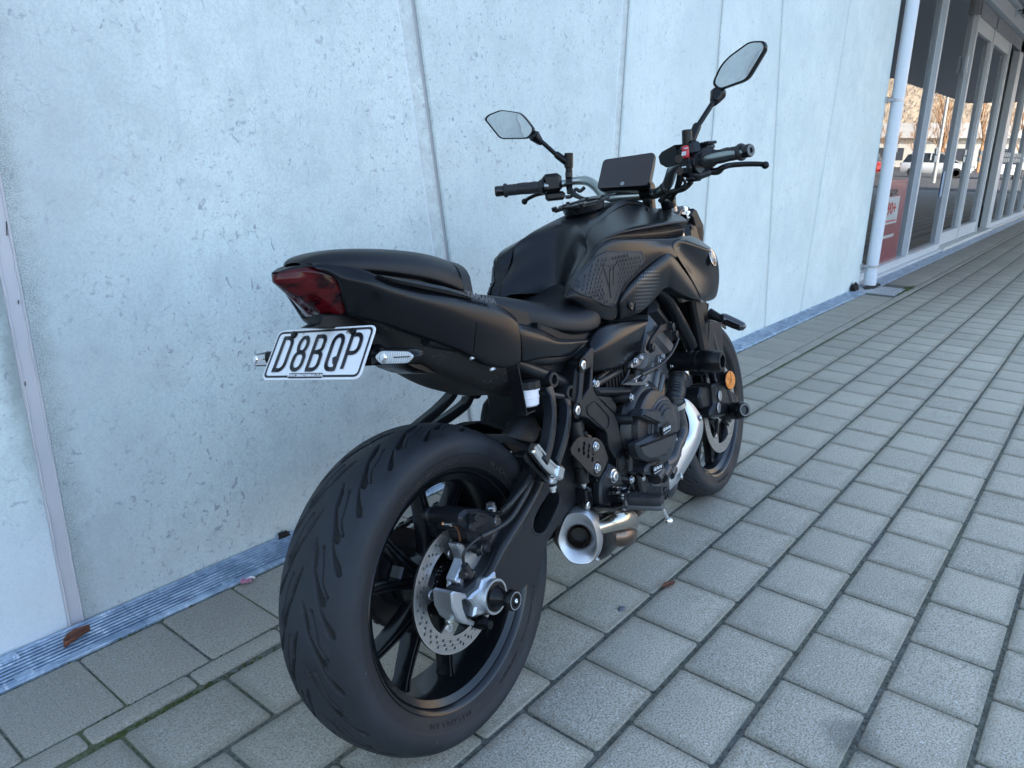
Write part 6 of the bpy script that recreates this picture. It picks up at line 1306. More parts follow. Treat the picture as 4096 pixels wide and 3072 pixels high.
# ------------------------------------------------------------------ frame bracket (Y shaped cover), heel guard, peg hanger plate
OB=[(0.467,-0.15,0.694),(0.472,-0.15,0.684),(0.458,-0.15,0.642),(0.448,-0.15,0.602),(0.466,-0.15,0.577),(0.496,-0.15,0.55),(0.539,-0.15,0.512),(0.548,-0.15,0.475),(0.554,-0.15,0.428),(0.578,-0.15,0.411),(0.583,-0.15,0.387),(0.569,-0.15,0.368),(0.544,-0.15,0.366),(0.523,-0.15,0.376),(0.517,-0.15,0.397),(0.514,-0.15,0.418),(0.49,-0.15,0.446),(0.489,-0.15,0.488),(0.445,-0.15,0.517),(0.411,-0.15,0.543),(0.38,-0.15,0.556),(0.363,-0.15,0.571),(0.371,-0.15,0.584),(0.389,-0.15,0.606),(0.404,-0.15,0.647),(0.414,-0.15,0.675),(0.439,-0.15,0.685)]
H1_=[(0.422,-0.15,0.646),(0.45,-0.15,0.652),(0.449,-0.15,0.637),(0.433,-0.15,0.606),(0.398,-0.15,0.59)]
fb=plate('frame_bracket',OB,[[(p[0],p[2]) for p in H1_]],-.154,-.122,M_cast,.007,.012)
b=MB(); P=[(0.411,-0.155,0.568),(0.442,-0.155,0.572),(0.455,-0.155,0.569),(0.502,-0.155,0.523),(0.501,-0.155,0.501),(0.481,-0.155,0.496),(0.411,-0.155,0.554)]
q=[(p[0],p[2]) for p in P]; b.tube([(x,-.1545,z) for x,z in rounded(q,.008,4)+rounded(q,.008,4)[:2]],.0022,6,0,1,cap=False); b.build('bracket_bead',M_cast,bike,60)
c=Vector((0.543,-0.155,0.396)); b=MB(); b.lathe([(-.002,.034),(.001,.034),(.0015,.031),(-.0005,.030),(-.0005,.025),(.001,.0245),(.001,.017),(-.004,.0165),(-.004,0)],c,(0,-1,0),44); b.build('pivot_cap',M_plas2,bike,35)
for p,r in (((0.414,-0.154,0.663),.0165),((0.369,-0.154,0.572),.0175)):
    c=Vector(p); b=MB(); b.lathe([(.0008,r),(.0022,r),(.0022,r-.0018),(-.003,r-.003),(-.003,0)],c,(0,-1,0),30); b.build('bracket_recess',M_plas2,bike,50)
    b=MB(); b.bolt(c+Vector((0,.001,0)),(0,-1,0),.0105,.006,0,0); b.build('bracket_bolt',M_bolt,bike,35)
b=MB(); P=[(0.416,-0.145,0.675),(0.474,-0.145,0.693),(0.452,-0.145,0.688),(0.395,-0.145,0.655),(0.369,-0.145,0.594),(0.375,-0.145,0.582),(0.395,-0.145,0.605)]; b.prism([(p[0],p[2]) for p in P],-.148,-.10,.004); b.build('bracket_backing',M_plas,bike)
M_hg=mat('heel_guard_metal',(.055,.052,.050),.40,.8,var=.12,vscale=40)
P=[(0.277,-0.185,0.515),(0.286,-0.185,0.522),(0.313,-0.185,0.531),(0.336,-0.185,0.523),(0.381,-0.185,0.508),(0.396,-0.185,0.5),(0.409,-0.185,0.486),(0.425,-0.185,0.445),(0.378,-0.185,0.419),(0.359,-0.185,0.426),(0.334,-0.185,0.446),(0.291,-0.185,0.492),(0.277,-0.185,0.505)]
hl=[]

holes=[(0.331,-0.185,0.51),(0.349,-0.185,0.499),(0.327,-0.185,0.501),(0.307,-0.185,0.503),(0.344,-0.185,0.49),(0.325,-0.185,0.491),(0.362,-0.185,0.479),(0.341,-0.185,0.479),(0.356,-0.185,0.467)]
plate('heel_guard',P,[circle2(p[0],p[2],.0052,16) for p in holes],-.187,-.183,M_hg,.0008,.012)
for p in ((0.374,-0.187,0.491),(0.37,-0.187,0.443)):
    c=Vector(p); b=MB(); b.lathe([(.0,.0185),(.0012,.0165),(-.0005,.013),(-.0005,0)],c,(0,-1,0),26); b.build('guard_dimple',M_hg,bike,60)
    b=MB(); b.bolt(c+Vector((0,-.0003,0)),(0,-1,0),.0085,.006); b.build('guard_bolt',M_bolt,bike,35)
b=MB(); P=[(0.436,-0.17,0.414),(0.446,-0.17,0.427),(0.47,-0.17,0.416),(0.49,-0.17,0.396),(0.498,-0.17,0.364),(0.518,-0.17,0.344),(0.514,-0.17,0.332),(0.45,-0.17,0.337),(0.425,-0.17,0.335),(0.404,-0.17,0.339),(0.389,-0.17,0.349),(0.392,-0.17,0.376),(0.401,-0.17,0.4),(0.421,-0.17,0.412)]
b.prism(rounded([(p[0],p[2]) for p in P],.008,3),-.176,-.150,.005); b.build('peg_plate',M_cast,bike,30)
b=MB(); b.prism([(p[0],p[2]) for p in ((0.402,-0.16,0.404),(0.416,-0.16,0.402),(0.415,-0.16,0.367),(0.406,-0.16,0.343),(0.392,-0.16,0.357))],-.168,-.12,.004); b.build('peg_plate_back',M_plas2,bike)
b=MB(); b.lathe([(0,.0165),(.002,.0165),(.003,.014)],(0.456,-0.176,0.394),(0,-1,0),28); b.bolt((0.454,-0.178,0.394),(0,-1,0),.0115,.007); b.bolt((0.506,-0.172,0.343),(0,-1,0),.009,.007); b.build('peg_plate_bolts',M_bolt,bike,35)
# brake pedal pump
b=MB(); b.lathe([(0,.014),(.035,.014),(.040,.020),(.062,.020),(.068,.016),(.10,.015),(.14,.013)],(0.367,-0.15,0.408),(-.02,0,1),24); b.build('master_cylinder',M_cast,bike,40)
b=MB(); b.lathe([(0,.0085),(.006,.0085)],(0.367,-0.15,0.404),(0,0,1),6); b.lathe([(-.034,.0058),(.003,.0058)],(0.367,-0.15,0.404),(0,0,1),12); b.build('pushrod',MATS['passivated_bolt'],bike,35)
b=MB(); b.box((0.364,-0.15,0.374),(.026,.030,.048),bev=.004); b.box((0.358,-0.15,0.355),(.024,.026,.030),bev=.008); b.build('clevis',M_gloss,bike)
b=MB(); b.lathe([(0,.008),(.004,.008),(.005,.006)],(0.346,-0.166,0.363),(0,-1,0),18); b.build('clevis_pin',M_bolt,bike,35)
b=MB(); b.box((0.39,-0.15,0.512),(.016,.016,.012),bev=.002); b.tube([(0.398,-0.15,0.504),(0.413,-0.15,0.497)],.007,8); b.build('banjo',M_plas2,bike)
b=MB(); pts=[Vector((0.427,-0.135,0.393))+Vector((math.cos(t*60)*.009,math.sin(t*60)*.009,-t*.05)) for t in np.linspace(0,1,90)]; b.tube(pts,.0022,6,0,1); b.build('return_spring',M_plas2,bike,60)
# rider peg
b=MB(); 
P0=Vector((0.434,-0.185,0.355)); P1=Vector((0.444,-0.21,0.352))
for dz in(.016,-.016): b.box((P0+P1)/2+Vector((0,0,dz)),(.060,.045,.004),Matrix.Rotation(.35,3,'Z'),bev=.001)
b.box(Vector((0.435,-0.178,0.358)),(.010,.04,.036)); b.build('peg_yoke',M_gloss,bike)
b=MB(); b.lathe([(-.019,.008),(-.010,.008),(-.010,.012),(-.004,.013),(.0,.011),(.004,.013),(.010,.012),(.010,.007),(.019,.007)],(P0+P1)/2+Vector((.008,-.006,0)),(0,0,1),20); b.lathe([(-.034,.007),(-.022,.007),(-.022,.010),(-.019,.010)],(P0+P1)/2+Vector((.008,-.006,0)),(0,0,1),12); b.build('peg_spring_pin',M_bolt,bike,35)
a=Vector((0.434,-0.215,0.35)); bq=Vector((0.448,-0.298,0.349)); dirp=(bq-a); Lp=dirp.length; dirp.normalize(); print('peg',a,bq,Lp)
sx_=Vector((1,0,0)); sx_=(sx_-dirp*sx_.dot(dirp)).normalized(); uz=sx_.cross(dirp); uz=uz if uz.z>0 else -uz
def bar(b,t0,t1,w0,w1,z0,z1,k=8):
    rings=[]
    for i in range(k+1):
        t=t0+(t1-t0)*i/k; w_=w0+(w1-w0)*i/k; c=a+dirp*Lp*t; e=1 if 0<i<k else .8
        rings.append([c+sx_*x*w_*e+uz*z for x,z in ((-.9,z0),(.9,z0),(1,z0+(z1-z0)*.3),(1,z1-(z1-z0)*.3),(.8,z1),(-.8,z1),(-1,z1-(z1-z0)*.3),(-1,z0+(z1-z0)*.3))])
    b.loft(rings)
b=MB(); bar(b,-.02,1.0,.019,.017,-.018,-.006); bar(b,-.03,.10,.016,.019,-.020,.010,3); b.build('rider_peg',mat('peg_metal',(.16,.165,.17),.45,.8),bike,35)
b=MB(); bar(b,.04,.98,.0195,.0175,-.007,.012)
for k in range(3): b.box(a+dirp*Lp*(.2+.27*k)+uz*.0125,(.036,.002,.0022))
for s_ in(-.35,.35): b.tube([a+dirp*Lp*.08+uz*.0125+sx_*.014*s_*2,a+dirp*Lp*.94+uz*.0125+sx_*.013*s_*2],.0016,6)
for k in range(9): b.tube([a+dirp*Lp*(.58+k*.043)+uz*(.012)+sx_*.012,a+dirp*Lp*(.58+k*.043)+uz*(.026)+sx_*.016,a+dirp*Lp*(.58+k*.043)+uz*.012+sx_*.021],.0022,6)
b.build('peg_rubber',M_rub,bike,35)
b=MB(); f0=Vector((0.447,-0.295,0.331)); f1=Vector((0.462,-0.3,0.298)); b.cyl(f0,f1,.0048,n=14); b.lathe([(-.006,.0055),(-.002,.0085),(.004,.0092),(.009,.007),(.011,.002)],f1,(f1-f0),18); b.build('peg_feeler',M_chrome,bike,40)
# left peg and side stand
b=MB(); b.cyl((.50,.17,.36),(.48,.29,.36),.016,n=16,bev=.003); b.build('rider_peg',M_rub,bike,40)
b=MB(); b.tube([(.60,.12,.27),(.55,.20,.15),(.50,.285,.06)],[.013,.011,.011],12); b.box((.495,.30,.050),(.06,.05,.010),Matrix.Rotation(-.18,3,'X'),bev=.004); b.build('side_stand',M_plas2,bike,40)
# chain on the left
b=MB(); path=[]
for k in range(40): t=k/39; path.append((.02+.53*t,.413+.012*t,.02))
for k in range(5): a=R(90-36*(k+.5)); path.append((.56+.028*math.cos(a),.393+.030*math.sin(a),-a+PI/2))
for k in range(40): t=1-k/39; path.append((.02+.53*t,.222+.140*t,.25))
for k in range(16): a=R(270-11*(k+.5)); path.append((.0+.098*math.cos(a),.315+.098*math.sin(a),-a+PI/2))
for k,(x,z,a) in enumerate(path):
    rm=Matrix.Rotation(-a if k<40 or 45<=k<85 else a,3,'Y'); b.box((x,.085+(.003 if k%2 else -.003),z),(.0175,.004,.0085),rm,bev=.002); b.box((x,.085-(.010 if k%2 else .007),z),(.0175,.0035,.0085),rm)
b.build('drive_chain',mat('chain_steel',(.05,.05,.052),.4,.8),bike,30)

# ------------------------------------------------------------------ fork and front end
fd=Vector((-math.sin(.43),0,math.cos(.43)))
def fk(t,y,dx=0): return Vector((1.40+dx,y,.302))+fd*t+Vector((fd.z,0,-fd.x))*(-.028)
M_fork=mat('fork_tube_steel',(.38,.38,.39),.2,.95)
for sg in(-1,1):
    y=sg*.104
    b=MB(); b.cyl(fk(.0,y),fk(.36,y),.0285,.027,n=28,bev=.003); b.lathe([(-.02,.030),(.0,.032),(.03,.0285)],fk(.02,y),fd,24); b.box(Vector((1.395,sg*.100,.302)),(.075,.040,.060),Matrix.Rotation(-.4,3,'Y'),bev=.012)
    b.box(fk(.06,y,-.045),(.06,.030,.05),Matrix.Rotation(-.43,3,'Y'),bev=.008); b.build('fork_lower',M_cast,bike,40)
    b=MB(); b.cyl(fk(.34,y),fk(.76,y),.0205,n=24); b.build('fork_tube',M_fork,bike,40)
    b=MB(); b.lathe([(0,.026),(.03,.027),(.034,.022)],fk(.345,y),fd,24); b.lathe([(0,.021),(.02,.021),(.022,.014)],fk(.76,y),fd,20); b.build('fork_cap',M_plas2,bike,40)
b=MB(); 
for t in (.55,.735): b.box(fk(t,0),(.07,.26,.028),Matrix.Rotation(-.43,3,'Y'),bev=.01)
b.cyl(fk(.5,0,-.03),fk(.74,0,-.03),.028,n=24); b.build('triple_clamp',M_cast,bike,40)
# fork guard (right visible)
for sg in(-1,1):
    P=[(1.18,-0.118,0.635),(1.193,-0.118,0.639),(1.238,-0.118,0.633),(1.29,-0.118,0.617),(1.324,-0.118,0.595),(1.325,-0.118,0.56),(1.321,-0.118,0.504),(1.282,-0.118,0.51),(1.163,-0.118,0.536),(1.153,-0.118,0.548)]
    b=MB(); b.prism(rounded([(p[0],p[2]) for p in P],.006,3),sg*.128,sg*.085,.006)
    b.prism([(p[0],p[2]) for p in ((1.203,-0.13,0.623),(1.234,-0.13,0.62),(1.243,-0.13,0.613),(1.222,-0.13,0.528),(1.209,-0.13,0.529),(1.18,-0.13,0.542))],sg*.134,sg*.120,.003); b.build('fork_guard',M_panel,bike,35)
# axle, bobbins
b=MB(); b.cyl((1.395,-.12,.302),(1.395,.12,.302),.012,n=20); b.build('front_axle',M_steel,bike,40)
c=Vector((1.335,-0.118,0.311)); e=Vector((1.297,-0.19,0.328)); d=(e-c)
b=MB(); b.lathe([(-.01,.026),(d.length*.45,.026)],c,d,28); b.build('fork_foot',M_cast,bike,40)
b=MB(); L=d.length; b.lathe([(L*.42,.0275),(L*.45,.0290),(L*.75,.0275),(L*.97,.0235),(L,.021),(L,.0125),(L-.004,.011),(L-.004,0)],c,d,32); b.build('front_bobbin',M_plas2,bike,40)
b=MB(); b.lathe([(L+.0002,.0195),(L+.0006,.0195),(L+.0006,.0165),(L+.0002,.0165)],c,d,32,closed=True); b.build('bobbin_ring',M_eng,bike)
b=MB(); P=[(1.311,-0.115,0.365),(1.358,-0.115,0.378),(1.399,-0.115,0.36),(1.418,-0.115,0.314),(1.404,-0.115,0.276),(1.317,-0.115,0.291),(1.306,-0.115,0.315)]; b.prism([(p[0],p[2]) for p in P],-.125,-.09,.006)
b.build('fork_foot_arm',M_cast,bike,35)
# front calipers
for sg in(-1,1):
    b=MB(); P=[(1.211,-0.105,0.429),(1.266,-0.105,0.424),(1.324,-0.105,0.398),(1.346,-0.105,0.373),(1.341,-0.105,0.325),(1.314,-0.105,0.304),(1.242,-0.105,0.316),(1.175,-0.105,0.332),(1.175,-0.105,0.353),(1.213,-0.105,0.367),(1.214,-0.105,0.397)]
    b.prism(rounded([(p[0],p[2]) for p in P],.008,3),sg*.128,sg*.045,.008)
    P=[(1.155,-0.095,0.435),(1.249,-0.095,0.416),(1.245,-0.095,0.35),(1.149,-0.095,0.368),(1.13,-0.095,0.411)]
    b.prism(rounded([(p[0],p[2]) for p in P],.006,3),sg*.112,sg*.050,.006)
    b.build('front_caliper',M_cast,bike,35)
for px in ((1.25,-0.129,0.385),(1.233,-0.129,0.35)):
    b=MB(); b.lathe([(0,.0165),(.0015,.0170),(.003,.016),(.003,.007)],px,(.1,-1,0),30); b.lathe([(.003,.007),(.0,.0065),(.0,0)],px,(.1,-1,0),6); b.build('caliper_cap',M_alu,bike,35)
b=MB(); b.bolt((1.298,-0.115,0.448),(0,-1,0),.008,.006); b.build('caliper_bolt',M_bolt,bike,35)
b=MB(); b.bolt((1.21,-0.115,0.327),(0,-1,0),.005,.005); b.build('caliper_bolt',M_bolt,bike,35)
b=MB(); b.tube([(1.274,-0.105,0.461),(1.255,-0.118,0.434),(1.277,-0.12,0.414),(1.312,-0.12,0.429),(1.318,-0.1,0.456),(1.31,-0.09,0.493)],.0055,10); b.tube([(1.305,-0.12,0.351),(1.311,-0.125,0.39),(1.3,-0.12,0.424),(1.328,-0.1,0.453)],.003,8); b.build('front_brake_hose',M_hose,bike,60)
# reflector
M_amb=mat('amber_reflector',(.85,.26,.02),.18,coat=.6,Emission_Strength=0.0); _n=NB(M_amb); _v=N(_n.nt,'ShaderNodeTexVoronoi'); _v.inputs['Scale'].default_value=260; _n.L(_n.tc.outputs['Object'],_v.inputs['Vector']); _n.color(_n.mix(_v.outputs['Distance'],(.95,.33,.03),(.55,.13,.01)))
c=Vector((1.293,-0.15,0.425))
b=MB(); b.lathe([(-.003,.0290),(.002,.0290),(.004,.027),(.0045,.0)],c,(-.15,-1,.05),44); b.build('reflector',M_amb,bike,40)
b=MB(); b.lathe([(-.006,.0305),(.0015,.0305),(.0015,.029),(-.004,.029)],c,(-.15,-1,.05),44); b.cyl(c+Vector((0,.004,0)),Vector((1.366,-0.11,0.376)),.010,n=12); b.build('reflector_holder',M_plas2,bike,40)
b=MB(); 
for k in range(3):
    a=R(30+60*k); u=Vector((math.cos(a),0,math.sin(a)))*.027; b.cyl(c+Vector((0,-.0046,0))-u,c+Vector((0,-.0046,0))+u,.0007,n=6)
b.build('reflector_rib',mat('amber_dark',(.30,.07,.01),.3),bike)
# mudguard
b=MB(); rg=[]
for k in range(13):
    a=R(148-k*7.5); r=.318; w_=.062*(1 if 2<k<10 else .85)
    rg.append([Vector((1.40+math.cos(a)*(r+dr),y,.302+math.sin(a)*(r+dr))) for (y,dr) in ((-w_,-.03),(-w_*.95,0),(-w_*.6,.010),(0,.014),(w_*.6,.010),(w_*.95,0),(w_,-.03),(w_*.92,-.03),(w_*.88,-.002),(0,.010),(-w_*.88,-.002),(-w_*.92,-.03))])
b.loft(rg); b.build('front_mudguard',M_paint,bike,40)
# radiator
b=MB(); b.box((1.085,0,.63),(.035,.30,.30),Matrix.Rotation(-.25,3,'Y'),bev=.006); b.box((1.07,-.155,.64),(.05,.025,.30),Matrix.Rotation(-.25,3,'Y'),bev=.008); b.box((1.07,.155,.64),(.05,.025,.30),Matrix.Rotation(-.25,3,'Y'),bev=.008); b.build('radiator',M_plas,bike,35)
b=MB(); P=[(0.928,-0.15,0.761),(1.013,-0.15,0.726),(1.012,-0.15,0.719),(0.958,-0.15,0.721),(0.923,-0.15,0.756)]; b.prism([(p[0],p[2]) for p in P],-.165,-.15,.003); b.build('shroud_tab',mat('matte_bronze_tab',(.12,.11,.10),.5,.4),bike)
b=MB(); P=[(1.06,-0.13,0.705),(1.161,-0.13,0.697),(1.166,-0.13,0.642),(1.128,-0.13,0.547),(1.085,-0.13,0.554),(1.12,-0.13,0.659),(1.092,-0.13,0.676)]; b.prism([(p[0],p[2]) for p in P],-.15,-.10,.004); b.build('radiator_shroud',M_plas2,bike,35)
# frame tubes in front
for sg in(-1,1):
    def q(p): return (p[0],-sg*p[1],p[2])
    b=MB(); b.tube([q((0.837,-0.135,0.788)),q((0.9,-0.135,0.749)),q((0.968,-0.135,0.677)),q((1.025,-0.135,0.616)),q((1.048,-0.135,0.583))],.0205,20); b.build('frame_tube',M_paint,bike,60)
    b=MB(); b.tube([q((1.219,-0.085,0.681)),q((1.176,-0.095,0.652)),q((1.114,-0.11,0.61)),q((1.069,-0.12,0.568)),q((1.061,-0.12,0.551))],.0205,20); b.build('frame_downtube',M_paint,bike,60)
b=MB(); c=Vector((0.999,-0.142,0.577)); b.lathe([(0,.004),(.0008,.004),(.0008,0)],c,(0,-1,0),12); b.build('tube_hole',M_sock,bike)
b=MB(); b.box((1.0,0,.85),(.12,.22,.20),bev=.03); b.box((.95,0,.70),(.14,.24,.14),bev=.02); b.box((1.10,0,.86),(.10,.10,.18),bev=.02); b.build('steering_head',M_plas,bike,40)
# engine hanger plate
P=[(0.819,-0.142,0.671),(0.837,-0.142,0.68),(0.893,-0.142,0.677),(0.92,-0.142,0.666),(0.928,-0.142,0.655),(0.903,-0.142,0.653),(0.852,-0.142,0.662),(0.823,-0.142,0.659),(0.787,-0.142,0.643),(0.791,-0.142,0.629),(0.773,-0.142,0.621),(0.754,-0.142,0.627),(0.752,-0.142,0.64),(0.776,-0.142,0.655)]
b=MB(); b.prism(rounded([(p[0],p[2]) for p in P],.008,3),-.148,-.140,.0015); b.build('engine_hanger',M_cast,bike,35)
for p in ((0.895,-0.149,0.665),(0.923,-0.145,0.639),(0.763,-0.149,0.633)):
    b=MB(); b.bolt(p,(.1,-1,0),.0105,.010,0,0); b.lathe([(-.001,.0145),(.002,.0145)],p,(.1,-1,0),24); b.build('hanger_bolt',M_cast,bike,35)
# crash slider
s0=Vector((0.93,-0.139,0.563)); s1=Vector((0.93,-0.191,0.562)); s2=Vector((0.93,-0.272,0.561)); print('slider',s0,s1,s2)
b=MB(); b.cyl(s0+Vector((0,.06,0)),s1,.0270,n=32,bev=.002); b.cyl(s1,s1+(s2-s1)*.2,.0290,n=32,bev=.002); b.build('slider_stem',M_plas2,bike,40)
d=(s2-s1); L=d.length
b=MB(); b.lathe([(L*.18,.0275),(L*.22,.0300),(L*.55,.0305),(L*.93,.0285),(L*1.0,.025),(L,.017),(L*.8,.015),(L*.8,0)],s1,d,40); 
b.build('crash_slider',M_plas2,bike,40)
# front indicator stalks
M_smoke=mat('smoked_lens',(.02,.02,.022),.08,coat=1)
for sg in(-1,1):
    def q(p): return (p[0],-sg*p[1],p[2])
    b=MB(); b.tube([q((1.183,-0.125,0.662)),q((1.187,-0.138,0.659))],[.028,.027],20); b.tube([q((1.189,-0.142,0.655)),q((1.187,-0.168,0.643)),q((1.191,-0.182,0.637))],[.017,.0125,.013],14); b.build('indicator_stem',M_plas,bike,50)
    b=MB(); b.tube([q((1.181,-0.18,0.637)),q((1.184,-0.188,0.638)),q((1.186,-0.215,0.624)),q((1.184,-0.24,0.612)),q((1.184,-0.248,0.605))],[.012,.0165,.0165,.0145,.006],16,flat=1.0); b.build('front_indicator',M_smoke,bike,50)
    b=MB(); b.tube([q((1.152,-0.206,0.638)),q((1.148,-0.247,0.62))],.0032,6); b.build('indicator_ridge',M_plas2,bike,50)
# headlight and its side plates
b=MB(); b.box((1.24,0,.86),(.14,.20,.17),Matrix.Rotation(.2,3,'Y'),bev=.03); b.build('headlight',M_plas2,bike,40)
for sg in(-1,1):
    P=[(1.246,-0.085,0.969),(1.266,-0.085,0.963),(1.286,-0.085,0.941),(1.31,-0.085,0.916),(1.308,-0.085,0.89),(1.296,-0.085,0.865),(1.266,-0.085,0.872),(1.252,-0.085,0.9),(1.236,-0.085,0.939),(1.218,-0.085,0.95)]
    b=MB(); b.prism([(p[0],p[2]) for p in P],sg*.100,sg*.082,.003); b.build('headlight_cowl',M_plas,bike,35)
b=MB(); P=[(1.174,-0.07,0.98),(1.224,-0.07,0.981),(1.251,-0.07,0.974),(1.261,-0.07,0.967),(1.256,-0.07,0.943),(1.219,-0.07,0.955),(1.175,-0.07,0.968)]; b.prism([(p[0],p[2]) for p in P],-.085,-.05,.003); b.build('headlight_stay',M_cast,bike)
b=MB(); b.prism([(p[0],p[2]) for p in ((1.155,-0.085,0.965),(1.201,-0.085,0.961),(1.208,-0.085,0.953),(1.184,-0.085,0.955))],-.09,-.08,.001); b.build('stay_tab',M_alu,bike)
b=MB(); b.bolt((1.204,-0.088,0.97),(-.4,-1,0),.0075,.006); b.bolt((1.223,-0.09,0.953),(-.3,-1,0),.0085,.003); b.build('stay_bolts',M_bolt,bike,35)
b=MB(); b.lathe([(0,.007),(.002,.006)],(1.212,-0.103,0.913),(-.2,-1,0),16); b.build('cowl_rivet',M_cast,bike)
b=MB(); b.tube([(1.094,-0.1,1.008),(1.086,-0.1,0.993),(1.077,-0.1,0.972)],[.010,.0125,.015],16); b.build('fork_top_tube',M_plas2,bike,50)
# ------------------------------------------------------------------ handlebar
M_bar=mat('anodised_bar',(.34,.38,.37),.30,.9,bump=.04,bscale=500)
HB=[(0.935,0.36,1.095),(0.981,0.262,1.092),(1.032,0.215,1.093),(1.051,0.185,1.096),(1.06,0.15,1.09),(1.052,0.12,1.071),(1.033,0.09,1.047),(1.028,0.06,1.032),(1.033,0.02,1.027),(1.058,-0.06,1.023),(1.043,-0.09,1.028),(1.03,-0.115,1.04),(1.01,-0.135,1.057),(0.987,-0.155,1.076),(0.974,-0.178,1.085),(0.958,-0.21,1.087),(0.942,-0.26,1.085),(0.908,-0.385,1.084)]
b=MB(); b.tube(HB,[.011,.011,.011,.0115,.014,.0145,.0145,.0145,.0145,.0145,.0145,.0150,.0150,.0145,.0125,.011,.011,.011],22); b.build('handlebar',M_bar,bike,60)
def grip(p,q,lab):
    p=Vector(p);q=Vector(q); d=q-p; L=d.length; b=MB(); pr=[(0,.0225),(.002,.0235),(.006,.0215),(.012,.0180)]
    for i in range(24): pr.append((.014+(L-.03)*i/23,.0166+.0005*math.sin(i*2.1)))
    pr+=[(L-.012,.0175),(L-.010,.0205),(L-.005,.0210),(L,.0185),(L,.012)]
    b.lathe(pr,p,d,40)
    # moulded twist ribs
    a_=d.normalized(); u=Vector((0,0,1)); u=(u-a_*u.dot(a_)).normalized(); w_=a_.cross(u)
    for k in range(7):
        pts=[p+a_*(.02+(L-.05)*t)+(u*math.cos(t*1.4+k*.9)+w_*math.sin(t*1.4+k*.9))*.0170 for t in np.linspace(0.02*k,.55+.05*k,14)]
        b.tube(pts,.0011,5,0,1)
    b.build('grip',M_rub,bike,50)
gl0=(0.988,0.262,1.092); gl1=(0.923,0.362,1.096); grip(gl0,gl1,'l')
gr0=(0.957,-0.262,1.086); gr1=(0.917,-0.372,1.085); grip(gr0,gr1,'r')
b=MB(); d=Vector(gl1)-Vector(gl0); b.lathe([(-.004,.0125),(.002,.0155),(.022,.0160),(.026,.0135),(.026,.006)],gl1,d,26); b.build('bar_end',M_gloss,bike,40)
b=MB(); d=Vector(gr1)-Vector(gr0); b.lathe([(-.004,.0145),(.004,.0155),(.020,.0160),(.023,.0140),(.023,.0065),(.019,.006),(.019,0)],gr1,d,30); b.build('bar_end',M_gloss,bike,40)
b=MB(); b.lathe([(.0215,.0150),(.0232,.0135),(.0236,.0105),(.0230,.0100)],gr1,d,30,closed=True); b.build('bar_end_face',M_eng,bike,40)
# throttle flange
b=MB(); d=Vector(gr1)-Vector(gr0); b.lathe([(-.030,.026),(-.004,.027),(-.002,.0285),(.006,.0285),(.014,.024),(.03,.0185)],gr0,d,36); b.build('throttle_flange',M_rub,bike,50)
# right switch gear
def oriented(c,dx,up=(0,0,1)):
    x=Vector(dx).normalized(); z=Vector(up); z=(z-x*z.dot(x)).normalized(); y=z.cross(x); return Matrix((x,y,z)).transposed()
dR=(Vector(gr1)-Vector(gr0)).normalized(); oR=oriented(0,dR); dL=(Vector(gl1)-Vector(gl0)).normalized(); oL=oriented(0,dL)
cR=Vector((0.945,-0.222,1.077))
b=MB(); b.box(cR,(.052,.044,.058),oR,bev=.010); b.box(cR+oR@Vector((-.004,-.0,.036)),(.050,.046,.026),oR,bev=.007); b.box(cR+oR@Vector((.010,.0,-.034)),(.036,.036,.018),oR,bev=.006); b.cyl(cR+oR@Vector((.022,0,0)),cR+oR@Vector((.040,0,0)),.0285,n=28,bev=.002)
b.build('switch_gear',M_plas2,bike,35)
M_redsw=mat('red_switch',(.55,.02,.03),.35)
c=Vector((0.916,-0.225,1.109)); b=MB(); b.box(c,(.018,.012,.032),oR,bev=.003); b.build('kill_switch',M_redsw,bike,35)
b=MB(); b.box(Vector((0.885,-0.233,1.106)),(.015,.002,.005),oR,bev=.001); b.box(Vector((0.883,-0.233,1.101)),(.015,.002,.0045),oR,bev=.001); b.box(Vector((0.901,-0.232,1.117)),(.013,.002,.003),oR,bev=.001); b.build('switch_marking',M_white,bike)
b=MB(); b.lathe([(0,.010),(.005,.010)],(0.895,-0.215,1.094),(-1,-.3,0),18); b.lathe([(0,.0095),(.005,.0095)],(0.892,-0.215,1.063),(-1,-.3,0),18); b.tube([(0.913,-0.232,1.083),(0.909,-0.236,1.07),(0.91,-0.232,1.061)],.008,10); b.build('bar_screws',M_plas2,bike)
b=MB(); b.box(Vector((0.88,-0.232,1.071)),(.012,.002,.003),oR); b.build('switch_marking',M_white,bike)
# front brake reservoir
c=Vector((0.948,-0.18,1.105)); P0=Vector((0.98,-0.14,1.108)); P1=Vector((0.95,-0.205,1.121)); dd=(P1-P0).normalized(); oM=oriented(0,dd)
b=MB(); b.loft([[P0+oM@Vector((0,-.022,.006)),P0+oM@Vector((0,.022,.006)),P0+oM@Vector((0,.022,-.014)),P0+oM@Vector((0,-.022,-.014))],[P0+oM@Vector((.02,-.026,.012)),P0+oM@Vector((.02,.026,.012)),P0+oM@Vector((.02,.022,-.03)),P0+oM@Vector((.02,-.022,-.03))],[P1+oM@Vector((0,-.026,.012)),P1+oM@Vector((0,.026,.012)),P1+oM@Vector((0,.020,-.034)),P1+oM@Vector((0,-.020,-.034))]]); 
P2_=Vector((0.942,-0.245,1.118)); b.box((P1+P2_)/2+Vector((0,0,-.006)),(.055,.036,.040),oM,bev=.008); b.build('brake_reservoir',M_plas2,bike,35)
b=MB(); rg=Vector((0.981,-0.255,1.116)); b.box(rg,(.045,.03,.022),oR,bev=.008); 
for k in range(5): b.cyl(rg+oR@Vector((-.018+k*.009,-.016,.010)),rg+oR@Vector((-.018+k*.009,.016,.010)),.0042,n=8)
b.build('brake_lever_mount',M_cast,bike,35)
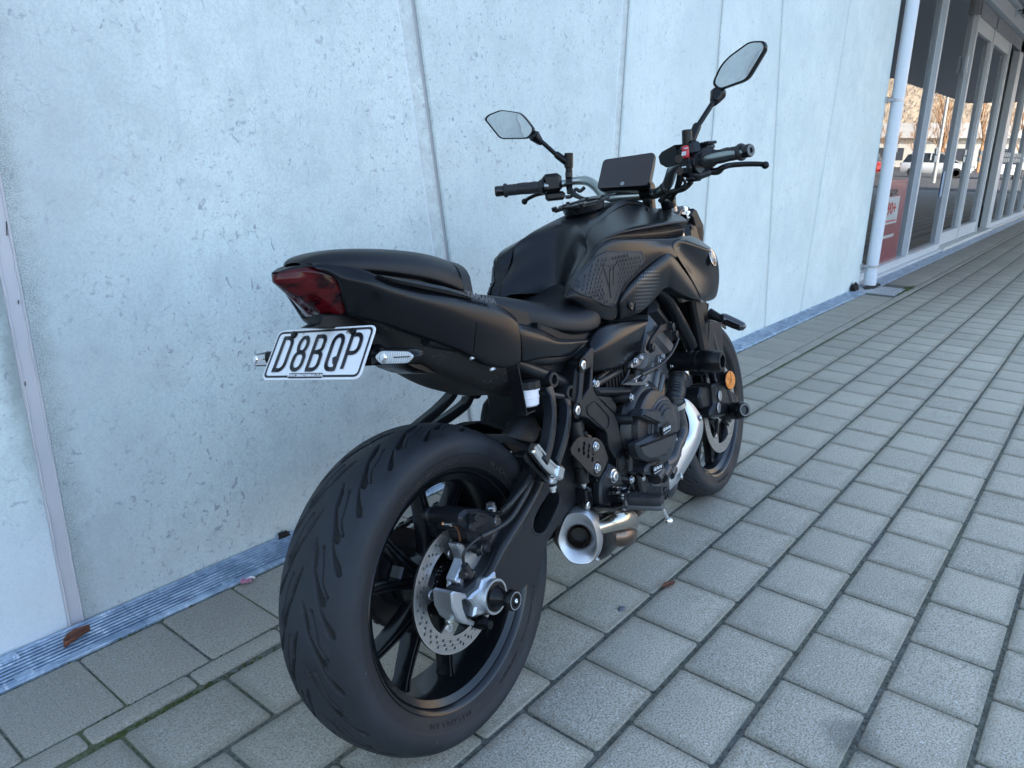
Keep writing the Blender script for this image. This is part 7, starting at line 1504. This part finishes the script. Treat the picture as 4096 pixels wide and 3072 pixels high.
def lever(pts,rr,name):
    b=MB(); b.tube(pts,rr,14,flat=.75); b.lathe([(-.009,.004),(-.005,.0085),(.0,.0100),(.005,.0085),(.009,.004)],pts[-1],Vector(pts[-1])-Vector(pts[-2]),18); b.build(name,M_plas2,bike,60)
lever([(0.949,-0.262,1.052),(0.961,-0.27,1.053),(0.969,-0.285,1.052),(0.969,-0.3,1.059),(0.987,-0.315,1.062),(1.013,-0.35,1.059),(1.027,-0.378,1.054),(1.028,-0.388,1.05)],[.008,.012,.013,.010,.0088,.0085,.0080,.0085],'brake_lever')
lever([(1.032,0.245,1.067),(1.026,0.262,1.073),(1.028,0.29,1.075),(1.017,0.31,1.073),(1.011,0.335,1.066),(1.012,0.352,1.059)],[.009,.010,.0085,.0080,.0075,.008],'clutch_lever')
b=MB(); b.tube([(0.934,-0.23,1.057),(0.931,-0.245,1.048),(0.945,-0.258,1.051),(0.956,-0.265,1.053)],.012,10); b.build('lever_perch',M_cast,bike,50)
# left switch gear
cL=Vector((1.009,0.242,1.097))
b=MB(); b.box(cL+Vector((0,0,.002)),(.058,.042,.054),oL,bev=.010); b.box(Vector((1.019,0.243,1.06)),(.060,.044,.026),oL,bev=.007); b.cyl(Vector(gl0)+(-dL)*.004,Vector(gl0)+dL*.004,.0235,n=28,bev=.001); b.build('switch_gear',M_plas2,bike,35)
b=MB(); b.box(Vector((1.025,0.268,1.116)),(.015,.010,.022),oL,bev=.003); b.box(Vector((1.038,0.272,1.092)),(.020,.012,.012),oL,bev=.003); b.box(Vector((1.03,0.275,1.065)),(.018,.008,.009),oL,bev=.003); b.box(Vector((1.077,0.268,1.066)),(.020,.008,.010),oL,bev=.002); b.build('switch_button',M_plas,bike,35)
b=MB(); b.prism([(0,0),(.001,0),(.0005,.001)],0,.001); 
c=Vector((1.084,0.272,1.079)); M_=frameM(c,-dL,(0,0,1)); 
flat('warning_mark',[[(-.0035,-.003),(.0035,-.003),(0,.0035)]],.0006,mat('warning_red',(.6,.03,.03),.4),bike,M_)
for hx,hy in ((565,1028),(572,1076)):
    b=MB(); b.box(Vector((1.027,0.274,1.124)) if hy==1028 else Vector((1.028,0.274,1.103)),(.005,.001,.003),oL); b.build('switch_marking',M_white,bike)
b=MB(); c=Vector((1.036,0.2,1.09)); b.lathe([(-.009,.0175),(.009,.0175)],c,dL,24); b.box(c+Vector((0,0,-.022)),(.018,.02,.018),oL,bev=.003); b.box(c+Vector((0,0,.026)),(.016,.018,.020),oL,bev=.003); b.build('clutch_perch',M_plas2,bike,35)
# mirrors
M_mir=mat('mirror_glass',(.62,.65,.66),.015,1.0)
def mirror(pts,stalk,rr,clamp,sg):
    P=[Vector(p) for p in pts]; c=sum(P,Vector())/len(P)
    n=Vector((0,0,0))
    for i in range(len(P)): a=P[i]-c; b_=P[(i+1)%len(P)]-c; n+=a.cross(b_)
    n.normalize(); n=n if n.x<0 else -n
    P=[p-n*((p-c).dot(n)) for p in P]
    up=Vector((0,0,1)); up=(up-n*up.dot(n)).normalized(); rt=up.cross(n)
    q=[((p-c).dot(rt),(p-c).dot(up)) for p in P]; q=rounded(q,.014,4)
    def rg(s,h): return [c+rt*a*s+up*b_*s+n*h for a,b_ in q]
    b=MB(); b.loft([rg(.915,.0018),rg(.93,.0042),rg(.985,.0048),rg(1.0,.001),rg(1.0,-.006),rg(.9,-.018),rg(.55,-.028),rg(.2,-.031)]); b.build('mirror_shell',M_plas2,bike,50)
    b=MB(); b.add(rg(.955,.0032),[tuple(range(len(q)))]); 
    # slightly convex glass
    k=len(q); b=MB(); R_=[rg(.915,.0024),rg(.7,.0034),rg(.4,.0042)]; 
    for r in R_: b.v+=[tuple(v) for v in r]
    for j in range(2):
        for i in range(k): b.f.append((j*k+i,j*k+(i+1)%k,(j+1)*k+(i+1)%k,(j+1)*k+i)); b.m.append(0)
    b.f.append(tuple(2*k+i for i in range(k))); b.m.append(0)
    b.build('mirror_glass',M_mir,bike,180)
    b=MB(); b.tube(stalk,rr,14); b.build('mirror_stalk',M_plas2,bike,60)
    b=MB(); b.cyl(clamp[0],clamp[1],.0135,n=22,bev=.002); 
    if len(clamp)>2: b.cyl(clamp[1],clamp[2],.0095,n=18); b.cyl(clamp[2],clamp[3],.0115,n=18)
    b.build('mirror_clamp',M_plas2,bike,40)
mirror([(1.035,-0.264,1.274),(1.035,-0.289,1.312),(1.03,-0.315,1.33),(1.02,-0.371,1.349),(1.015,-0.387,1.348),(1.01,-0.413,1.341),(1.005,-0.418,1.325),(1.01,-0.362,1.26),(1.03,-0.282,1.254)],
  [(1.045,-0.277,1.259),(1.04,-0.275,1.248),(1.02,-0.27,1.228),(1.015,-0.267,1.224),(0.975,-0.239,1.172),(0.973,-0.238,1.172),(0.955,-0.228,1.14),(0.95,-0.226,1.133)],[.016,.021,.011,.0068,.0070,.0115,.0115,.010],
  [(0.94,-0.221,1.123),(0.94,-0.224,1.165)],-1)
mirror([(0.97,0.431,1.319),(0.97,0.416,1.329),(0.975,0.37,1.335),(0.98,0.304,1.314),(0.985,0.287,1.292),(0.99,0.264,1.256),(0.985,0.288,1.235),(0.97,0.384,1.251)],
  [(0.985,0.273,1.247),(0.99,0.272,1.241),(1,0.26,1.222),(1,0.253,1.219),(1.03,0.23,1.181),(1.032,0.229,1.18),(1.045,0.209,1.158),(1.05,0.205,1.153)],[.013,.018,.0105,.0068,.0068,.0105,.0115,.011],
  [(1.05,0.203,1.137),(1.05,0.197,1.18)],1)
b=MB(); b.cyl((1.05,0.202,1.14),(1.05,0.206,1.1),.0105,n=20,bev=.001); b.build('mirror_post',M_plas2,bike,40)
# dash
D=[Vector((1.039,0.078,1.14)),Vector((1.052,-0.08,1.134)),Vector((0.988,-0.08,1.045)),Vector((0.983,0.078,1.058))]
c=sum(D,Vector())/4; xx=((D[1]-D[0])+(D[2]-D[3])).normalized(); yy=((D[0]-D[3])+(D[1]-D[2])); M_=frameM(c,xx,yy); 
print('dash',(D[1]-D[0]).length,(D[0]-D[3]).length)
I=M_.inverted(); q=[(I@p) for p in D]; q=[(p.x,p.y) for p in q]; q=rounded(q,.013,5)
def dr(s,h,dy=0): return [M_@Vector((a*s,b_*s+dy,h)) for a,b_ in q]
sgn=1 if (M_.col[2].to_3d().x<0) else -1
b=MB(); b.loft([dr(.965,.0*sgn),dr(.985,.002*sgn),dr(1.0,-.001*sgn),dr(1.0,-.012*sgn),dr(.97,-.018*sgn),dr(.86,-.040*sgn),dr(.75,-.045*sgn)]); b.build('dash_housing',M_plas2,bike,40)
M_scr=mat('display_glass',(.028,.021,.026),.10,spec=.55)
b=MB(); b.add(dr(.972,.0012*sgn),[tuple(range(len(q)))]); b.build('dash_screen',M_scr,bike)
cc_=Vector((0.99,0,1.063)); w_=I@cc_; b=MB(); cpos=M_@Vector((w_.x,w_.y,.0016*sgn)); b.lathe([(0,.0052),(.0006,.0052),(.0006,.0043),(0,.0043)],cpos,M_.col[2].to_3d()*sgn,24,closed=True)
for k in range(3):
    a=PI/2+k*2*PI/3; r_=Vector(M_.col[0].to_3d())*math.cos(a)+Vector(M_.col[1].to_3d())*math.sin(a); b.cyl(cpos,cpos+r_*.0045,.0006,n=6)
b.build('dash_emblem',M_white,bike)
b=MB(); b.box((1.075,0,1.045),(.05,.07,.05),bev=.01)
for y in (.045,-.045): b.lathe([(-.016,.0235),(.016,.0235)],(1.046 if y>0 else 1.05,y,1.034),(0,1,0),26); b.box((1.055,y,1.0),(.03,.03,.06),bev=.005)
b.build('bar_clamp',M_plas2,bike,40)
b=MB(); b.lathe([(0,.0060),(.012,.0060),(.013,.004)],(1.082,0.03,1.043),(-1,0,.3),14); b.build('clamp_bolt',M_bolt,bike,40)
# wires
b=MB()
b.tube([(1.029,0.19,1.072),(1.008,0.17,1.053),(0.996,0.13,1.037),(0.983,0.09,1.021),(1.05,.04,.97)],.006,10); b.tube([(1.03,0.2,1.082),(1.009,0.165,1.056),(1.003,0.12,1.029),(1.04,.05,.98)],.0045,8)
b.tube([(1.007,0.2,1.052),(1.016,0.185,1.052),(1.029,0.175,1.07),(1.028,0.16,1.063),(1.039,0.15,1.072)],.0055,8)
b.tube([(0.977,-0.215,1.044),(0.988,-0.2,1.033),(0.992,-0.18,1.024),(1.004,-0.155,1.02),(1.024,-0.12,1.017),(1.032,-0.09,0.999)],[.005,.007,.009,.008,.008,.008],12)
b.tube([(0.95,-0.195,1.056),(0.98,-0.175,1.039),(1.016,-0.15,1.022),(1.049,-0.12,1.007),(1.075,-0.09,0.987)],.0065,10); b.tube([(0.941,-0.2,1.046),(0.956,-0.2,1.036),(0.969,-0.19,1.028)],.004,8); b.tube([(0.927,-0.2,1.062),(0.98,-0.17,1.038),(1.042,-0.13,1.017),(1.076,-0.08,0.994)],.007,10)
b.tube([(1.034,-0.112,1.012),(1.019,-0.112,1.027),(1.021,-0.108,1.044)],.008,8); b.tube([(1.05,.0,1.0),(1.10,.05,.95),(1.08,.1,.9)],.012,8)
b.build('wiring',M_hose,bike,60)
# ------------------------------------------------------------------ number plate
PA=[Vector((-0.165,0.093,0.85)),Vector((-0.154,-0.137,0.851)),Vector((-0.211,-0.137,0.774)),Vector((-0.224,0.093,0.777))]
c=sum(PA,Vector())/4; xx=((PA[1]-PA[0])+(PA[2]-PA[3])).normalized(); yy=((PA[0]-PA[3])+(PA[1]-PA[2])).normalized(); PM=frameM(c,xx,yy); print('plate w,h',(PA[1]-PA[0]).length,(PA[2]-PA[3]).length,(PA[0]-PA[3]).length,(PA[1]-PA[2]).length,'dot',xx.dot(yy))
I=PM.inverted(); Q=[I@p for p in PA]; hw_=sum(abs(p.x) for p in Q)/4; hh_=sum(abs(p.y) for p in Q)/4; sk=(Q[0].x+Q[1].x-Q[2].x-Q[3].x)/4/hh_; print('half',hw_,hh_,'skew',sk,[tuple(p) for p in Q])
PN=PM
sgz=1 if PM.col[2].to_3d().x<0 else -1
def rr(w_,h_,r): return rounded([(-w_,-h_),(w_,-h_),(w_,h_),(-w_,h_)],r,6)
Zm=Matrix.Translation
plate_o=flat('number_plate',[rr(hw_,hh_,.014)],.0022,mat('plate_white',(.80,.81,.82),.32,coat=.3),bike,PM@Zm((0,0,-.0005*sgz)),.0006)
M_pk=mat('plate_black',(.015,.014,.02),.4)
flat('plate_border',[rr(hw_-.0038,hh_-.0038,.011),rr(hw_-.0076,hh_-.0076,.008)],.0004,M_pk,plate_o,PM@Zm((0,0,.0012*sgz)))
# characters made of strokes: centre lines on a 0-1 grid
def stroke(lines,w_,h_,t,x0,y0):
    loops=[]; b=MB()
    for ln in lines:
        pts=[(x0+a*w_,y0+c_*h_) for a,c_ in ln]
        for i in range(len(pts)-1):
            p=Vector(pts[i]);q_=Vector(pts[i+1]); d=(q_-p).normalized(); n=Vector((-d.y,d.x))*t/2
            V=[p+n,p-n,q_-n,q_+n]; b.add([PM@Vector((v.x,v.y,.0018*sgz)) for v in V],[(0,1,2,3)])
        for p in pts[1:-1]+([pts[0],pts[-1]] if ln[0]==ln[-1] else []):
            b.add([PM@Vector((p[0]+t/2*math.cos(k*PI/5),p[1]+t/2*math.sin(k*PI/5),.00185*sgz)) for k in range(10)],[tuple(range(10))])
    return b
def arcp(cx,cy,rx,ry,a0,a1,n=8): return [(cx+rx*math.cos(R(a0+(a1-a0)*i/n)),cy+ry*math.sin(R(a0+(a1-a0)*i/n))) for i in range(n+1)]
GL={'D':[[(0,0),(.0,1)],[(-.18,0),(.45,0)]+arcp(.45,.22,.5,.22,-90,0)+arcp(.45,.78,.5,.22,0,90)+[(.0,1),(-.1,1)]],
 '8':[arcp(.5,.76,.42,.24,90,450,16),[(.05,.28)]+arcp(.5,.36,.5,.18,180,0)[0:9]+arcp(.5,.2,.5,.2,0,-180)+[(.0,.36)]],
 'B':[[(0,0),(0,1)],[(-.12,0),(.5,0)]+arcp(.5,.18,.45,.18,-90,0)+arcp(.5,.38,.45,.14,0,90)+[(0,.53)],[(.5,.53)]+arcp(.5,.68,.38,.14,-90,0)+arcp(.5,.84,.38,.16,0,90)+[(-.1,1)]],
 'Q':[arcp(.5,.22,.46,.22,180,270)+[(.95,0),(.95,.12)],[(.04,.22),(.04,.78)]+arcp(.5,.78,.46,.22,180,0)+[(.96,.26),(.78,.20),(.62,.36)],[(.96,.26),(.95,0)]],
 'P':[[(0,0),(0,1)],[(-.06,1),(.5,1)]+arcp(.5,.8,.45,.2,90,0)+arcp(.5,.64,.45,.18,0,-90)+[(0,.46)]]}
cw=.0232*hw_/.1125; 
for k,ch in enumerate('D8BQP'):
    x0=-hw_*.79+k*hw_*.350; o=stroke(GL[ch],cw,hh_*1.28,.0076,x0,-hh_*.63).build('plate_character',M_pk,plate_o,fix=False)
text('plate_slogan','WWW.TIMARUYAMAHA.CO.NZ',.0068,MATS['plate_white'],plate_o,PM@Zm((-.008,-hh_+.0068,.0022*sgz)),.0002,shear=.25,bold=.0002,sx=.86)
flat('plate_slogan_ground',[rr(.040,.0045,.002)],.0004,M_pk,plate_o,PM@Zm((-.008,-hh_+.0068,.0016*sgz)))
for x,r,m in ((-.60,.0065,M_plas2),(-.44,.0038,M_chrome),(.50,.0036,M_chrome),(.60,.0062,M_plas2)):
    c_=PM@Vector((x*hw_,hh_*.76,.0015*sgz)); b=MB(); b.lathe([(0,r),(.004 if r>.005 else .0008,r*.9),(.005 if r>.005 else .001,r*.5),(.005 if r>.005 else .001,0)],c_,PM.col[2].to_3d()*sgz,18); b.build('plate_screw',m,plate_o,40)
b=MB(); b.box(PM@Vector((0,.0,-.010*sgz)),(.16,.06,.006),PM.to_3x3(),bev=.002); b.build('plate_backing',M_plas2,bike)
# plate arm and rear indicators
b=MB(); b.tube([(-.10,0,.86),(-.155,0,.83),(-.150,0,.80)],[.03,.022,.02],12,flat=.6); b.cyl((-0.101,-0.075,0.79),(-0.181,0.12,0.807),.011,n=14); b.build('indicator_bar',M_plas2,bike,50)
b=MB(); P=[(-0.093,-0.06,0.809),(-0.076,-0.06,0.798),(-0.084,-0.06,0.772),(-0.119,-0.06,0.777),(-0.113,-0.06,0.802)]; b.prism([(p[0],p[2]) for p in P],-.075,-.03,.006); b.build('indicator_root',M_plas2,bike)
b=MB(); P=[(-0.024,-0.05,0.76),(0.013,-0.05,0.752),(0.043,-0.05,0.73),(0.047,-0.05,0.726),(0.019,-0.05,0.735),(-0.012,-0.05,0.751)]; b.prism([(p[0],p[2]) for p in P],-.06,.03,.001); b.build('plate_light_flap',M_plas2,bike)
M_clear=mat('clear_lens',(.62,.64,.66),.12,spec=.8,coat=1); _n=NB(M_clear); _x=_n.xyz(); _wv=N(_n.nt,'ShaderNodeTexWave'); _wv.inputs['Scale'].default_value=95; _wv.bands_direction='Y'; _n.L(_n.tc.outputs['Object'],_wv.inputs['Vector']); _n.color(_n.mix(_wv.outputs['Fac'],(.30,.32,.34),(.72,.74,.76))); _n.bump(_wv.outputs['Fac'],.4,.002)
def indi(A,hb=.0):
    P=[Vector(a) for a in A]; c=sum(P,Vector())/len(P); n=Vector((-1,-.12,.05)).normalized(); up=(Vector((0,0,1))-n*n.z).normalized(); rt=up.cross(n)
    q=rounded([((p-c).dot(rt),(p-c).dot(up)) for p in P],.006,4)
    def rg(s,h,s2=None): return [c+rt*a*s+up*b_*(s2 or s)+n*h for a,b_ in q]
    b=MB(); b.loft([rg(.90,.010,.80),rg(1.0,.006,.97),rg(1.02,-.004,1.02),rg(.8,-.022,.8),rg(.3,-.026,.4)]); b.build('indicator_housing',M_plas2,bike,45)
    b=MB(); b.loft([rg(.90,.008,.80),rg(.87,.0125,.74),rg(.6,.0135,.45)]); o=b.build('indicator_lens',M_clear,bike,45)
    b=MB(); cc=c+rt*-.012*(1)+n*.0135; b.lathe([(0,.0085),(.002,.007),(.003,.003),(.003,0)],c+n*.0125+ (rt*(-.020) if rt.y<0 else rt*(.020))*1.0,n,20); b.build('indicator_bulb',M_chrome,bike,45)
    b=MB(); b.box(c+n*.014+(rt*(.016) if rt.y<0 else rt*(-.016)),(.030,.0016,.001),Matrix((rt,up,n)).transposed()); b.build('lens_bar',M_plas2,bike)
indi([(-0.17,-0.145,0.804),(-0.17,-0.161,0.816),(-0.17,-0.219,0.812),(-0.17,-0.231,0.802),(-0.17,-0.216,0.789),(-0.17,-0.157,0.79)])
indi([(-0.15,0.203,0.798),(-0.15,0.195,0.808),(-0.15,0.174,0.811),(-0.15,0.103,0.813),(-0.15,0.108,0.785),(-0.15,0.196,0.786)])

# ------------------------------------------------------------------ loose pieces become parts of their own
def split_clusters(name,single,dist):
    for o in [o for o in bpy.data.objects if o.type=='MESH' and o.name.split('.')[0]==name]:
        me=o.data; bm=bmesh.new(); bm.from_mesh(me); bm.verts.ensure_lookup_table(); seen=[-1]*len(bm.verts); isl=[]
        for v in bm.verts:
            if seen[v.index]>=0: continue
            st=[v]; seen[v.index]=len(isl); g=[]
            while st:
                q=st.pop(); g.append(q.index)
                for e in q.link_edges:
                    w_=e.other_vert(q)
                    if seen[w_.index]<0: seen[w_.index]=len(isl); st.append(w_)
            isl.append(g)
        cen=[sum((bm.verts[i].co for i in g),Vector())/len(g) for g in isl]; grp=list(range(len(isl)))
        for i in range(len(isl)):
            for j in range(i):
                if (cen[i]-cen[j]).length<dist:
                    a,b_=grp[i],grp[j]; grp=[b_ if k==a else k for k in grp]
        ids=sorted(set(grp))
        if len(ids)<2: bm.free(); o.name=single; continue
        for gi in ids:
            keep=set(i for k,g in enumerate(isl) if grp[k]==gi for i in g); b2=bmesh.new(); mp={}
            for i in sorted(keep): mp[i]=b2.verts.new(bm.verts[i].co)
            for f in bm.faces:
                if f.verts[0].index in keep:
                    try: nf=b2.faces.new([mp[v.index] for v in f.verts]); nf.smooth=f.smooth; nf.material_index=f.material_index
                    except ValueError: pass
            m2=bpy.data.meshes.new(single); b2.to_mesh(m2); b2.free()
            for m_ in me.materials: m2.materials.append(m_)
            if any(not e.smooth for e in bm.edges): shade(m2,40)
            n=bpy.data.objects.new(single,m2); COL.objects.link(n); n.parent=o.parent; n.matrix_basis=o.matrix_basis.copy()
        bm.free(); bpy.data.objects.remove(o)
for a,b_,d_ in (('filler_ring_bolts','ring_bolt',.012),('caliper_bolts','caliper_bolt',.02),('caliper_fittings','caliper_fitting',.02),('cylinder_bolts','cylinder_bolt',.012),('flange_bolts','flange_bolt',.012),('cover_bolts','cover_bolt',.015),('shield_bolts','shield_bolt',.012),('stay_bolts','stay_bolt',.012),('peg_plate_bolts','peg_plate_bolt',.012),('disc_bolts','disc_bolt',.012),('bar_screws','bar_screw',.015),('tail_lamps','tail_light',.3),('head_lamps','headlight',.3),('glass_marking','glass_marking',.02),('tail_trim','tail_trim',.05),('disc_carrier','disc_arm',.02),('window_band','window',.5),('case_hoses','case_hose',.001),('sump_cover_lugs','case_lug',.001)): split_clusters(a,b_,d_)
